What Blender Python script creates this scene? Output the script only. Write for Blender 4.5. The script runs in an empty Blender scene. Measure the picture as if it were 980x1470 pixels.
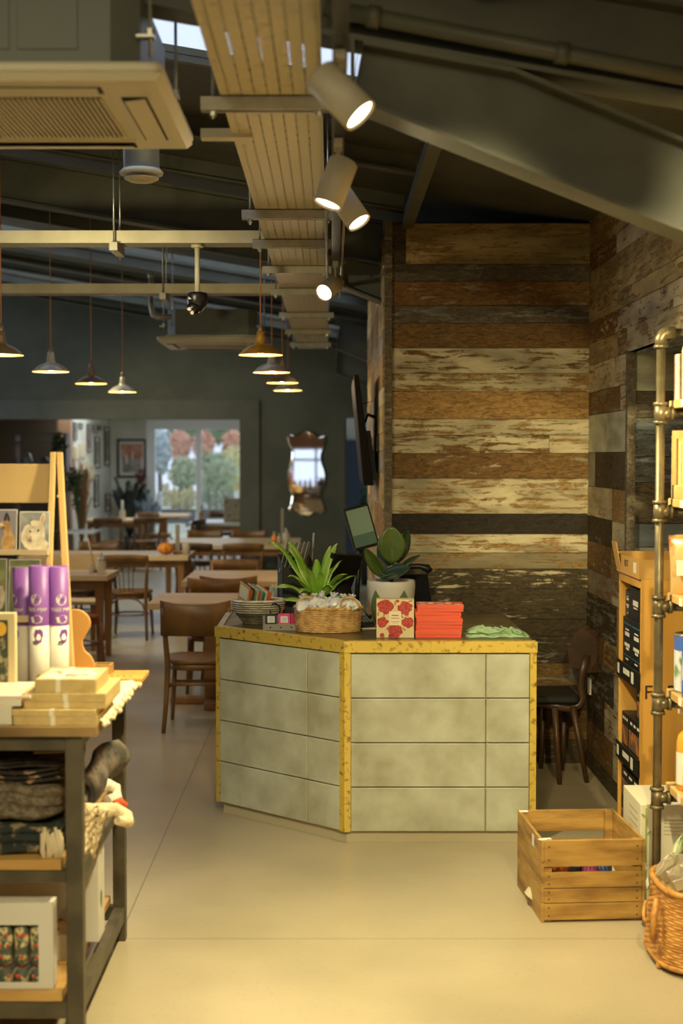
import bpy, bmesh, math, random
from mathutils import Vector, Matrix, Euler
random.seed(7)
sc = bpy.context.scene
COL = sc.collection
PI = math.pi

# ---------------------------------------------------------------- camera
FPX, CAMH, VPX, HOR = 2050.0, 1.75, 475.0, 655.0
PITCH = math.atan((735 - HOR) / FPX)
cam = bpy.data.cameras.new('camera'); camo = bpy.data.objects.new('camera', cam); COL.objects.link(camo)
camo.location = (0, 0, CAMH); camo.rotation_euler = (PI / 2 - PITCH, 0, 0)
cam.sensor_fit = 'AUTO'; cam.sensor_width = 36; cam.lens = 36 * FPX / 1470
cam.shift_x = (490 - VPX) / 1470.0
cam.clip_start = .05; cam.clip_end = 200
cam.dof.use_dof = True; cam.dof.focus_distance = 6.6; cam.dof.aperture_fstop = 2.2
sc.camera = camo

def ray(px, py):
    u = px - VPX; v = 735 - py
    return Vector((u, FPX * math.cos(PITCH) + v * math.sin(PITCH), v * math.cos(PITCH) - FPX * math.sin(PITCH)))
def P(px, py, Y):
    """point of the photograph's pixel at distance Y in front of the camera"""
    r = ray(px, py); k = Y / r.y
    return Vector((r.x * k, Y, CAMH + r.z * k))
def F(px, py, z=0.0):
    """point of the pixel on the level plane z"""
    r = ray(px, py); k = (z - CAMH) / r.z
    return Vector((r.x * k, r.y * k, z))

# ---------------------------------------------------------------- colour management, sky, exposure
sc.view_settings.view_transform = 'Standard'
sc.view_settings.look = 'None'
sc.view_settings.gamma = 1.0
sc.view_settings.use_curve_mapping = False
sc.view_settings.exposure = 0.0
try:
    sc.cycles.use_denoising = True
    sc.cycles.max_bounces = 7; sc.cycles.diffuse_bounces = 4; sc.cycles.glossy_bounces = 3
    sc.cycles.transparent_max_bounces = 12
    sc.cycles.sample_clamp_indirect = 4.0
    sc.cycles.caustics_reflective = False; sc.cycles.caustics_refractive = False
except Exception:
    pass
w = bpy.data.worlds.new('overcast_sky'); sc.world = w; w.use_nodes = True
bg = w.node_tree.nodes['Background']
bg.inputs[0].default_value = (.66, .78, 1.0, 1); bg.inputs[1].default_value = 1.5

WARM = (1.0, .855, .45)
def spot(name, loc, target, power, size_deg, blend=.5, col=WARM, rad=.04):
    l = bpy.data.lights.new(name, 'SPOT'); l.energy = power; l.spot_size = math.radians(size_deg)
    l.spot_blend = blend; l.color = col; l.shadow_soft_size = rad
    o = bpy.data.objects.new(name, l); COL.objects.link(o)
    o.location = loc
    o.rotation_euler = (Vector(target) - Vector(loc)).to_track_quat('-Z', 'Y').to_euler()
    return o
def area(name, loc, target, power, sx, sy, col):
    l = bpy.data.lights.new(name, 'AREA'); l.shape = 'RECTANGLE'; l.size = sx; l.size_y = sy
    l.energy = power; l.color = col
    o = bpy.data.objects.new(name, l); COL.objects.link(o); o.location = loc
    o.rotation_euler = (Vector(target) - Vector(loc)).to_track_quat('-Z', 'Y').to_euler()
    return o
# ceiling track spots of the shop (their lamp heads are built below; those behind the camera are unseen, added for their light)
HEADS = [  # head position, aim, watts, cone, blend; the first four are in view
    ((P(488, 136, 3.50).x, 3.50, P(488, 136, 3.50).z), (1.2, 3.15, 1.35), 170, 66, .9),
    ((P(482, 262, 4.45).x, 4.45, P(482, 262, 4.45).z), (-.62, 4.25, .9), 210, 100, .9),
    ((P(500, 297, 5.20).x, 5.20, P(500, 297, 5.20).z), (1.0, 4.7, 1.2), 270, 155, 1.0),
    ((P(474, 412, 7.20).x, 7.20, P(474, 412, 7.20).z), (-1.15, 5.2, 1.35), 45, 90, .8),
    ((.02, 2.30, 2.62), (.32, 6.5, .75), 270, 31, .9),
    ((.02, 1.60, 2.62), (.10, 4.55, .10), 195, 54, .9),
    ((.02, 1.20, 2.62), (-1.0, 4.40, .80), 120, 44, .8),
    ((.02, 2.0, 2.62), (.92, 8.1, 1.78), 620, 21, 1.0),
    ((.80, 2.4, 2.62), (1.10, 4.95, .10), 250, 32, .9),
    ((.80, 1.9, 2.62), (1.30, 4.90, 1.45), 290, 32, .9),
    ((.80, 1.4, 2.62), (1.46, 7.3, 1.9), 900, 20, 1.0),
]
for i, (p, t, e, s, b) in enumerate(HEADS):
    d = (Vector(t) - Vector(p)).normalized()
    spot('track_lamp_light', Vector(p) + d * .09, t, e, s, b)
# added warm fill spots without lamp bodies, brightening the cafe side
for x, y, tx, ty, e in ((-1.3, 6.0, -.8, 10.0, 60), (-2.4, 12.6, -1.8, 14.2, 130), (.02, 11.0, -.9, 12.6, 90), (-3.2, 15.5, -1.5, 18.5, 130)):
    spot('cafe_track_light', (x, y, 2.95 if y > 8 else 2.55), (tx, ty, .7 if y > 8 else 1.6), e, 95, .8)
# added fill areas without fixtures: shop bounce, cool daylight for cafe and back room
area('shop_ceiling_light', (-.6, 1.5, 2.95), (-.4, 2.6, 0), 50, 3.0, 2.0, (1.0, .85, .50))
area('cafe_window_light', (-6.6, 14.0, 2.0), (-1, 14.5, .6), 110, 5.0, 1.8, (.78, .88, 1.0))
area('back_room_daylight', (-3.0, 24.0, 2.56), (-3.0, 24.2, 0), 110, 3.0, 4.0, (.86, .93, 1.0))

# ---------------------------------------------------------------- colours and materials
def lin(c):
    c = c / 255.0
    return c / 12.92 if c <= .04045 else ((c + .055) / 1.055) ** 2.4
def rgb(r, g, b): return (lin(r), lin(g), lin(b), 1)

_m = {}
def M(name, col, rough=.6, metal=0.0, col2=None, scale=6.0, stretch=(1, 1, 1), lo=.42, hi=.62, bump=0.0, bscale=60.0,
      emit=None, trans=0.0, spec=.5, alpha=1.0, detail=6.0, coat=0.0, sss=0.0):
    if name in _m: return _m[name]
    m = bpy.data.materials.new(name); m.use_nodes = True
    nt = m.node_tree; n = nt.nodes; b = n['Principled BSDF']
    b.inputs['Roughness'].default_value = rough; b.inputs['Metallic'].default_value = metal
    b.inputs['Base Color'].default_value = col
    b.inputs['Specular IOR Level'].default_value = spec
    if alpha < 1: b.inputs['Alpha'].default_value = alpha
    if coat: b.inputs['Coat Weight'].default_value = coat
    if trans: b.inputs['Transmission Weight'].default_value = trans
    if emit:
        b.inputs['Emission Color'].default_value = emit[0]; b.inputs['Emission Strength'].default_value = emit[1]
    tc = n.new('ShaderNodeTexCoord'); mp = n.new('ShaderNodeMapping'); mp.inputs['Scale'].default_value = stretch
    nt.links.new(tc.outputs['Object'], mp.inputs['Vector'])
    if col2 is not None:
        no = n.new('ShaderNodeTexNoise'); no.inputs['Scale'].default_value = scale; no.inputs['Detail'].default_value = detail
        nt.links.new(mp.outputs[0], no.inputs['Vector'])
        mr = n.new('ShaderNodeMapRange'); mr.inputs['From Min'].default_value = lo; mr.inputs['From Max'].default_value = hi
        nt.links.new(no.outputs[0], mr.inputs[0])
        mx = n.new('ShaderNodeMix'); mx.data_type = 'RGBA'
        mx.inputs[6].default_value = col; mx.inputs[7].default_value = col2
        nt.links.new(mr.outputs[0], mx.inputs[0]); nt.links.new(mx.outputs[2], b.inputs['Base Color'])
    if bump:
        nb = n.new('ShaderNodeTexNoise'); nb.inputs['Scale'].default_value = bscale; nb.inputs['Detail'].default_value = 4
        nt.links.new(mp.outputs[0], nb.inputs['Vector'])
        bp = n.new('ShaderNodeBump'); bp.inputs['Strength'].default_value = bump; bp.inputs['Distance'].default_value = .01
        nt.links.new(nb.outputs[0], bp.inputs['Height']); nt.links.new(bp.outputs[0], b.inputs['Normal'])
    _m[name] = m
    return m

def weathered(name, stretch):
    """old painted boards: each plank carries its own wood and paint colour, paint flakes off in patches"""
    m = bpy.data.materials.new(name); m.use_nodes = True
    nt = m.node_tree; n = nt.nodes; L = nt.links; b = n['Principled BSDF']; b.inputs['Roughness'].default_value = .75
    b.inputs['Specular IOR Level'].default_value = .25
    aw = n.new('ShaderNodeAttribute'); aw.attribute_name = 'wood'
    ap = n.new('ShaderNodeAttribute'); ap.attribute_name = 'paint'
    tc = n.new('ShaderNodeTexCoord')
    off = n.new('ShaderNodeVectorMath'); off.operation = 'SCALE'; off.inputs[0].default_value = (13.1, 7.7, 5.3)
    L.new(aw.outputs['Alpha'], off.inputs['Scale'])
    add = n.new('ShaderNodeVectorMath'); L.new(tc.outputs['Object'], add.inputs[0]); L.new(off.outputs[0], add.inputs[1])
    mp = n.new('ShaderNodeMapping'); mp.inputs['Scale'].default_value = stretch; L.new(add.outputs[0], mp.inputs[0])
    # grain
    gr = n.new('ShaderNodeTexNoise'); gr.inputs['Scale'].default_value = 1.6; gr.inputs['Detail'].default_value = 8
    gr.inputs['Distortion'].default_value = 1.2; gr.inputs['Roughness'].default_value = .65
    ms = n.new('ShaderNodeMapping'); ms.inputs['Scale'].default_value = tuple(1 + (s - 1) * 1.0 if s <= 1 else s * 9 for s in stretch)
    L.new(add.outputs[0], ms.inputs[0]); L.new(ms.outputs[0], gr.inputs['Vector'])
    gm = n.new('ShaderNodeMapRange'); gm.inputs['From Min'].default_value = .35; gm.inputs['From Max'].default_value = .7
    gm.inputs['To Min'].default_value = .45; gm.inputs['To Max'].default_value = 1.5; L.new(gr.outputs[0], gm.inputs[0])
    wd = n.new('ShaderNodeVectorMath'); wd.operation = 'SCALE'; L.new(aw.outputs['Color'], wd.inputs[0]); L.new(gm.outputs[0], wd.inputs['Scale'])
    # paint colour variation (grime)
    n2 = n.new('ShaderNodeTexNoise'); n2.inputs['Scale'].default_value = 2.2; n2.inputs['Detail'].default_value = 7; L.new(mp.outputs[0], n2.inputs['Vector'])
    pm = n.new('ShaderNodeMapRange'); pm.inputs['From Min'].default_value = .32; pm.inputs['From Max'].default_value = .66
    pm.inputs['To Min'].default_value = .50; pm.inputs['To Max'].default_value = 1.10; L.new(n2.outputs[0], pm.inputs[0])
    pc = n.new('ShaderNodeVectorMath'); pc.operation = 'SCALE'; L.new(ap.outputs['Color'], pc.inputs[0]); L.new(pm.outputs[0], pc.inputs['Scale'])
    # peel mask
    n1 = n.new('ShaderNodeTexNoise'); n1.inputs['Scale'].default_value = 3.6; n1.inputs['Detail'].default_value = 9
    n1.inputs['Roughness'].default_value = .74; n1.inputs['Distortion'].default_value = .9; L.new(mp.outputs[0], n1.inputs['Vector'])
    n3 = n.new('ShaderNodeTexNoise'); n3.inputs['Scale'].default_value = 7.5; n3.inputs['Detail'].default_value = 6; n3.inputs['Roughness'].default_value = .7
    m3 = n.new('ShaderNodeMapping'); m3.inputs['Scale'].default_value = tuple(s_ * (.32 if s_ < 2 else 1.5) for s_ in stretch); L.new(add.outputs[0], m3.inputs[0]); L.new(m3.outputs[0], n3.inputs['Vector'])
    mxn = n.new('ShaderNodeMix'); mxn.data_type = 'FLOAT'; mxn.inputs[0].default_value = .42; L.new(n1.outputs[0], mxn.inputs[2]); L.new(n3.outputs[0], mxn.inputs[3])
    st = n.new('ShaderNodeMapRange'); st.clamp = False; st.inputs['From Min'].default_value = .5; st.inputs['From Max'].default_value = 1.0; st.inputs['To Min'].default_value = .5; st.inputs['To Max'].default_value = 1.45; L.new(mxn.outputs[0], st.inputs[0])
    inv = n.new('ShaderNodeMath'); inv.operation = 'SUBTRACT'; inv.inputs[0].default_value = 1.0; L.new(ap.outputs['Alpha'], inv.inputs[1])
    sub = n.new('ShaderNodeMath'); sub.operation = 'SUBTRACT'; L.new(st.outputs[0], sub.inputs[0]); L.new(inv.outputs[0], sub.inputs[1])
    mr = n.new('ShaderNodeMapRange'); mr.inputs['From Min'].default_value = -.02; mr.inputs['From Max'].default_value = .05; L.new(sub.outputs[0], mr.inputs[0])
    mx = n.new('ShaderNodeMix'); mx.data_type = 'RGBA'
    L.new(mr.outputs[0], mx.inputs[0]); L.new(wd.outputs[0], mx.inputs[6]); L.new(pc.outputs[0], mx.inputs[7])
    L.new(mx.outputs[2], b.inputs['Base Color'])
    bp = n.new('ShaderNodeBump'); bp.inputs['Strength'].default_value = .55; bp.inputs['Distance'].default_value = .004
    ad = n.new('ShaderNodeMath'); ad.operation = 'ADD'; L.new(gr.outputs[0], ad.inputs[0]); L.new(mr.outputs[0], ad.inputs[1])
    L.new(ad.outputs[0], bp.inputs['Height']); L.new(bp.outputs[0], b.inputs['Normal'])
    return m

# ---------------------------------------------------------------- mesh builder
class MB:
    def __init__(s):
        s.bm = bmesh.new(); s.mats = []; s.mi = 0
        s.wood = None; s.paint = None; s.cw = None; s.cp = None
    def mat(s, m):
        if m not in s.mats: s.mats.append(m)
        s.mi = s.mats.index(m); return s
    def plank_colour(s, wood, paint):
        if s.cw is None:
            s.cw = s.bm.loops.layers.float_color.new('wood'); s.cp = s.bm.loops.layers.float_color.new('paint')
        s.wood = wood; s.paint = paint
    def _f(s, vs, smooth=False):
        try: f = s.bm.faces.new(vs)
        except ValueError: return None
        f.material_index = s.mi; f.smooth = smooth
        if s.cw is not None and s.wood:
            for l in f.loops: l[s.cw] = s.wood; l[s.cp] = s.paint
        return f
    def hexa(s, c):
        v = [s.bm.verts.new(p) for p in c]
        for q in ((0, 3, 2, 1), (4, 5, 6, 7), (0, 1, 5, 4), (1, 2, 6, 5), (2, 3, 7, 6), (3, 0, 4, 7)):
            s._f([v[i] for i in q])
        return s
    def box(s, x0, x1, y0, y1, z0, z1, T=None):
        c = [Vector(p) for p in ((x0, y0, z0), (x1, y0, z0), (x1, y1, z0), (x0, y1, z0), (x0, y0, z1), (x1, y0, z1), (x1, y1, z1), (x0, y1, z1))]
        if T is not None: c = [T @ p for p in c]
        return s.hexa(c)
    def cbox(s, c, d, rot=(0, 0, 0)):
        T = Matrix.Translation(c) @ Euler(rot).to_matrix().to_4x4()
        return s.box(-d[0] / 2, d[0] / 2, -d[1] / 2, d[1] / 2, -d[2] / 2, d[2] / 2, T)
    def rbox(s, x0, x1, y0, y1, z0, z1, r=.01, T=None, seg=3):
        """box with rounded vertical edges and a slight top and bottom ease"""
        pts = []
        for cx, cy, a0 in ((x1 - r, y1 - r, 0), (x0 + r, y1 - r, 90), (x0 + r, y0 + r, 180), (x1 - r, y0 + r, 270)):
            for k in range(seg + 1):
                a = math.radians(a0 + 90 * k / seg); pts.append((cx + r * math.cos(a), cy + r * math.sin(a), math.cos(a), math.sin(a)))
        e = min(r * .5, (z1 - z0) * .25)
        rings = [[(x - cx * e, y - cy * e, z0) for x, y, cx, cy in pts], [(x, y, z0 + e) for x, y, _, _ in pts],
                 [(x, y, z1 - e) for x, y, _, _ in pts], [(x - cx * e, y - cy * e, z1) for x, y, cx, cy in pts]]
        s.loft([[Vector(p) if T is None else T @ Vector(p) for p in rg] for rg in rings], closed=True, caps=True, smooth=False)
        return s
    def loft(s, rings, closed=True, caps=True, smooth=True):
        vs = [[s.bm.verts.new(p) for p in r] for r in rings]
        n = len(vs[0])
        for a, b in zip(vs, vs[1:]):
            for i in range(n if closed else n - 1):
                j = (i + 1) % n
                s._f([a[i], a[j], b[j], b[i]], smooth)
        if caps and closed:
            s._f(list(reversed(vs[0]))); s._f(vs[-1])
        return s
    def tube(s, pts, r, seg=10, caps=True, smooth=True, closed=False):
        pts = [Vector(p) for p in pts]; n = len(pts)
        rs = r if isinstance(r, (list, tuple)) else [r] * n
        up = None; rings = []
        for i, p in enumerate(pts):
            if closed: t = (pts[(i + 1) % n] - pts[i - 1])
            else: t = (pts[min(i + 1, n - 1)] - pts[max(i - 1, 0)])
            t = t.normalized() if t.length > 1e-9 else Vector((0, 0, 1))
            if up is None:
                up = Vector((0, 0, 1)) if abs(t.z) < .9 else Vector((1, 0, 0))
            u = (up - t * up.dot(t))
            u = u.normalized() if u.length > 1e-6 else t.orthogonal().normalized()
            up = u; v = t.cross(u)
            rr = rs[i]
            if not isinstance(rr, (list, tuple)): rr = (rr, rr)
            rings.append([p + u * (rr[0] * math.cos(2 * PI * k / seg)) + v * (rr[1] * math.sin(2 * PI * k / seg)) for k in range(seg)])
        if closed: rings.append(rings[0]); 
        s.loft(rings, True, caps and not closed, smooth)
        return s
    def cyl(s, p0, p1, r0, r1=None, seg=20, smooth=True):
        return s.tube([p0, p1], [r0, r0 if r1 is None else r1], seg, True, smooth)
    def lathe(s, prof, c=(0, 0, 0), seg=32, sx=1.0, sy=1.0, smooth=True, caps=True, T=None):
        rings = []
        for r, z in prof:
            ring = [Vector((c[0] + r * sx * math.cos(2 * PI * k / seg), c[1] + r * sy * math.sin(2 * PI * k / seg), c[2] + z)) for k in range(seg)]
            if T is not None: ring = [T @ p for p in ring]
            rings.append(ring)
        return s.loft(rings, True, caps, smooth)
    def prism(s, poly, d, T=None, smooth=False):
        """poly: 3-D points of a flat outline, d: extrusion vector"""
        a = [Vector(p) for p in poly]; b = [p + Vector(d) for p in a]
        if T is not None: a = [T @ p for p in a]; b = [T @ p for p in b]
        va = [s.bm.verts.new(p) for p in a]; vb = [s.bm.verts.new(p) for p in b]
        s._f(list(reversed(va))); s._f(vb)
        n = len(a)
        for i in range(n): s._f([va[i], va[(i + 1) % n], vb[(i + 1) % n], vb[i]], smooth)
        return s
    def sphere(s, c, r, seg=14, rings=8, T=None):
        r = r if isinstance(r, (tuple, list)) else (r, r, r)
        prof = []
        R = []
        for i in range(rings + 1):
            a = -PI / 2 + PI * i / rings
            q = max(math.cos(a), .01)
            ring = [Vector((c[0] + r[0] * q * math.cos(2 * PI * k / seg), c[1] + r[1] * q * math.sin(2 * PI * k / seg), c[2] + r[2] * math.sin(a))) for k in range(seg)]
            if T is not None: ring = [T @ p for p in ring]
            R.append(ring)
        return s.loft(R, True, True, True)
    def grid(s, fn, nu, nv, thick=0.0, smooth=True, both=True):
        """sheet from fn(u,v)->point, given a real thickness"""
        P0 = [[Vector(fn(i / nu, j / nv)) for j in range(nv + 1)] for i in range(nu + 1)]
        def nrm(i, j):
            a = P0[min(i + 1, nu)][j] - P0[max(i - 1, 0)][j]; b = P0[i][min(j + 1, nv)] - P0[i][max(j - 1, 0)]
            c = a.cross(b); return c.normalized() if c.length > 1e-12 else Vector((0, 0, 1))
        V0 = [[s.bm.verts.new(P0[i][j]) for j in range(nv + 1)] for i in range(nu + 1)]
        for i in range(nu):
            for j in range(nv): s._f([V0[i][j], V0[i + 1][j], V0[i + 1][j + 1], V0[i][j + 1]], smooth)
        if thick:
            V1 = [[s.bm.verts.new(P0[i][j] - nrm(i, j) * thick) for j in range(nv + 1)] for i in range(nu + 1)]
            for i in range(nu):
                for j in range(nv): s._f([V1[i][j], V1[i][j + 1], V1[i + 1][j + 1], V1[i + 1][j]], smooth)
            for i in range(nu):
                s._f([V0[i + 1][0], V0[i][0], V1[i][0], V1[i + 1][0]]); s._f([V0[i][nv], V0[i + 1][nv], V1[i + 1][nv], V1[i][nv]])
            for j in range(nv):
                s._f([V0[0][j], V0[0][j + 1], V1[0][j + 1], V1[0][j]]); s._f([V0[nu][j + 1], V0[nu][j], V1[nu][j], V1[nu][j + 1]])
        return s
    def build(s, name, mat=None, parent=None, bevel=0.0, loc=None, rot=None, label=None):
        if s.cw is None and not s.mats and mat is not None: pass
        me = bpy.data.meshes.new(name)
        bmesh.ops.recalc_face_normals(s.bm, faces=s.bm.faces[:]) if s.bm.faces else None
        s.bm.to_mesh(me); s.bm.free()
        if s.mats:
            for m in s.mats: me.materials.append(m)
        elif mat is not None: me.materials.append(mat)
        o = bpy.data.objects.new(name, me); COL.objects.link(o)
        if parent is not None: o.parent = parent
        if loc is not None: o.location = loc
        if rot is not None: o.rotation_euler = rot
        if label: o['label'] = label
        if bevel:
            b = o.modifiers.new('bevel', 'BEVEL'); b.width = bevel; b.segments = 2; b.limit_method = 'ANGLE'; b.angle_limit = math.radians(40)
            b.harden_normals = False
        return o

def tag(o, label=None, cat=None, group=None, kind=None):
    if label: o['label'] = label
    if cat: o['category'] = cat
    if group: o['group'] = group
    if kind: o['kind'] = kind
    return o
def thing(name, label, cat, loc=(0, 0, 0), rz=0.0, group=None):
    o = bpy.data.objects.new(name, None); COL.objects.link(o); o.empty_display_size = .1
    o.location = loc; o.rotation_euler = (0, 0, rz)
    return tag(o, label, cat, group)
def structure(o): o['kind'] = 'structure'; return o
def dup(root, loc, rz=0.0, label=None, group=None, rot=None):
    r = root.copy(); COL.objects.link(r); r.location = loc
    r.rotation_euler = rot if rot is not None else (0, 0, rz)
    if label: r['label'] = label
    if group: r['group'] = group
    for ch in list(root.children):
        c = ch.copy(); COL.objects.link(c); c.parent = r
        for g in ch.children:
            d = g.copy(); COL.objects.link(d); d.parent = c
    return r
def text_mesh(name, s, size, mat, parent, T, depth=.0008, align='CENTER', bold=0.0):
    cu = bpy.data.curves.new(name, 'FONT'); cu.body = s; cu.size = size; cu.extrude = depth; cu.align_x = align; cu.align_y = 'CENTER'
    cu.offset = bold; cu.resolution_u = 3
    t = bpy.data.objects.new('tmp_text', cu); COL.objects.link(t)
    dg = bpy.context.evaluated_depsgraph_get(); me = bpy.data.meshes.new_from_object(t.evaluated_get(dg))
    bpy.data.objects.remove(t); me.transform(T); me.materials.clear(); me.materials.append(mat); me.name = name
    o = bpy.data.objects.new(name, me); COL.objects.link(o)
    if parent is not None: o.parent = parent
    return o
# orientation helpers for flat prints: local (x right, y up) onto a face
def face_front(x, y, z):        # faces -Y
    return Matrix.Translation((x, y, z)) @ Matrix(((1, 0, 0, 0), (0, 0, -1, 0), (0, 1, 0, 0), (0, 0, 0, 1)))
def face_left(x, y, z):         # faces -X, text runs towards -Y
    return Matrix.Translation((x, y, z)) @ Matrix(((0, 0, -1, 0), (-1, 0, 0, 0), (0, 1, 0, 0), (0, 0, 0, 1)))
def disc_poly(cx, cy, rx, ry=None, n=16, rot=0.0, wob=0.0, seed=0):
    ry = rx if ry is None else ry; rd = random.Random(seed)
    out = []
    for k in range(n):
        a = 2 * PI * k / n; q = 1 + wob * (rd.random() - .5)
        x = rx * q * math.cos(a); y = ry * q * math.sin(a)
        out.append((cx + x * math.cos(rot) - y * math.sin(rot), cy + x * math.sin(rot) + y * math.cos(rot), 0))
    return out
# ================================================================ SETTING
def floor_material():
    m = M('polished_concrete', rgb(182, 168, 140), .34, col2=rgb(162, 150, 122), scale=1.3, lo=.35, hi=.68, bump=.04, bscale=25, detail=9, spec=.45)
    nt = m.node_tree; n = nt.nodes; L = nt.links; b = n['Principled BSDF']
    src = b.inputs['Base Color'].links[0].from_socket
    # fine aggregate speckle
    tc = n.new('ShaderNodeTexCoord')
    sp = n.new('ShaderNodeTexNoise'); sp.inputs['Scale'].default_value = 55; sp.inputs['Detail'].default_value = 3; L.new(tc.outputs['Object'], sp.inputs['Vector'])
    sm = n.new('ShaderNodeMapRange'); sm.inputs['From Min'].default_value = .3; sm.inputs['From Max'].default_value = .42; sm.inputs['To Min'].default_value = .9; sm.inputs['To Max'].default_value = 1.0
    L.new(sp.outputs[0], sm.inputs[0])
    sep = n.new('ShaderNodeSeparateXYZ'); L.new(tc.outputs['Object'], sep.inputs[0])
    def line(sock, at, wd):
        a = n.new('ShaderNodeMath'); a.operation = 'SUBTRACT'; L.new(sock, a.inputs[0]); a.inputs[1].default_value = at
        c = n.new('ShaderNodeMath'); c.operation = 'ABSOLUTE'; L.new(a.outputs[0], c.inputs[0])
        d = n.new('ShaderNodeMath'); d.operation = 'GREATER_THAN'; L.new(c.outputs[0], d.inputs[0]); d.inputs[1].default_value = wd
        return d
    prod = sm.outputs[0]
    for sock, at in ((sep.outputs[0], -.77), (sep.outputs[1], 5.12), (sep.outputs[1], 10.1), (sep.outputs[0], -4.0), (sep.outputs[1], 15.1)):
        d = line(sock, at, .003)
        r = n.new('ShaderNodeMapRange'); r.inputs['To Min'].default_value = .55; L.new(d.outputs[0], r.inputs[0])
        p = n.new('ShaderNodeMath'); p.operation = 'MULTIPLY'; L.new(prod, p.inputs[0]); L.new(r.outputs[0], p.inputs[1]); prod = p.outputs[0]
    v = n.new('ShaderNodeVectorMath'); v.operation = 'SCALE'; L.new(src, v.inputs[0]); L.new(prod, v.inputs['Scale'])
    L.new(v.outputs[0], b.inputs['Base Color'])
    return m
b = MB(); b.box(-7, 3, -3, 27.1, -.12, 0); structure(b.build('floor', floor_material()))

STEEL = M('painted_steel', rgb(92, 92, 76), .5, col2=rgb(80, 80, 66), scale=4, bump=.02)
STEEL_L = M('galvanised_steel', rgb(176, 170, 150), .42, .35, col2=rgb(158, 152, 134), scale=9)
DECK = M('roof_deck_paint', rgb(92, 90, 74), .7, col2=rgb(80, 78, 64), scale=2)
def corrugate(m, per):
    nt = m.node_tree; n = nt.nodes; L = nt.links
    tc = n.new('ShaderNodeTexCoord'); wv = n.new('ShaderNodeTexWave'); wv.bands_direction = 'Y'; wv.inputs['Scale'].default_value = per
    bp = n.new('ShaderNodeBump'); bp.inputs['Strength'].default_value = .5; bp.inputs['Distance'].default_value = .01
    L.new(tc.outputs['Object'], wv.inputs['Vector']); L.new(wv.outputs['Fac'], bp.inputs['Height']); L.new(bp.outputs[0], n['Principled BSDF'].inputs['Normal'])
corrugate(DECK, 9)
DARKWALL = M('dark_olive_panelling', rgb(82, 84, 70), .75, col2=rgb(74, 76, 63), scale=3)
def vgroove(m, scale):
    nt = m.node_tree; n = nt.nodes; L = nt.links
    tc = n.new('ShaderNodeTexCoord'); wv = n.new('ShaderNodeTexWave'); wv.bands_direction = 'X'; wv.inputs['Scale'].default_value = scale; wv.wave_profile = 'SAW'
    bp = n.new('ShaderNodeBump'); bp.inputs['Strength'].default_value = .25; bp.inputs['Distance'].default_value = .01
    L.new(tc.outputs['Object'], wv.inputs['Vector']); L.new(wv.outputs['Fac'], bp.inputs['Height']); L.new(bp.outputs[0], n['Principled BSDF'].inputs['Normal'])
vgroove(DARKWALL, 3.2)
DARKTRIM = M('dark_olive_trim', rgb(84, 86, 74), .6, col2=rgb(76, 78, 66), scale=3)
WHITEWALL = M('white_plaster', rgb(206, 205, 190), .8, col2=rgb(196, 195, 180), scale=2)

RS = .17
def deck(x): return 3.07 + RS * (1.46 - x)
SKY = [(4.55, 6.01), (9.9, 10.36), (12.85, 13.55), (16.9, 17.6)]
def slope_box(b, x0, x1, y0, y1, dz0, dz1):
    b.hexa([Vector(p) for p in ((x0, y0, deck(x0) + dz0), (x1, y0, deck(x1) + dz0), (x1, y1, deck(x1) + dz0), (x0, y1, deck(x0) + dz0),
                                (x0, y0, deck(x0) + dz1), (x1, y0, deck(x1) + dz1), (x1, y1, deck(x1) + dz1), (x0, y1, deck(x0) + dz1))])
b = MB(); XS = .22
slope_box(b, XS, 3, -3, 18.6, 0, .03)
y = -3
for a, c in SKY:
    slope_box(b, -7, XS, y, a, 0, .03); y = c
slope_box(b, -7, XS, y, 18.6, 0, .03)
structure(b.build('ceiling', DECK))
SKYL = M('roof_light_sheet', rgb(235, 240, 245), .3, alpha=.12)
for i, (a, c) in enumerate(SKY):
    b = MB(); slope_box(b, -6.9, XS + .05, a - .05, c + .05, .034, .040)
    structure(b.build('window_%d' % (i + 2), SKYL))
# joists under the deck
b = MB()
for yy in (.6, 1.7, 2.8, 3.3, 7.15, 8.25, 10.4, 11.5, 13.6, 15.0, 16.0, 17.65):
    slope_box(b, -6.8, .42, yy, yy + .05, -.10, -.001); slope_box(b, -6.8, .42, yy - .03, yy, -.10, -.088)
slope_box(b, -6.8, .42, 6.015, 6.06, -.03, -.001)
structure(b.build('trim_1', STEEL))
b = MB(); b.box(.40, .46, 4.17, 8.3, 3.03, 3.09); b.box(.40, .46, -2.9, 4.03, 3.03, 3.09)
b.box(-3.1, -3.04, -2.9, 8.4, deck(-3.1) - .2, deck(-3.1) - .14)
structure(b.build('trim_2', STEEL))
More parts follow.
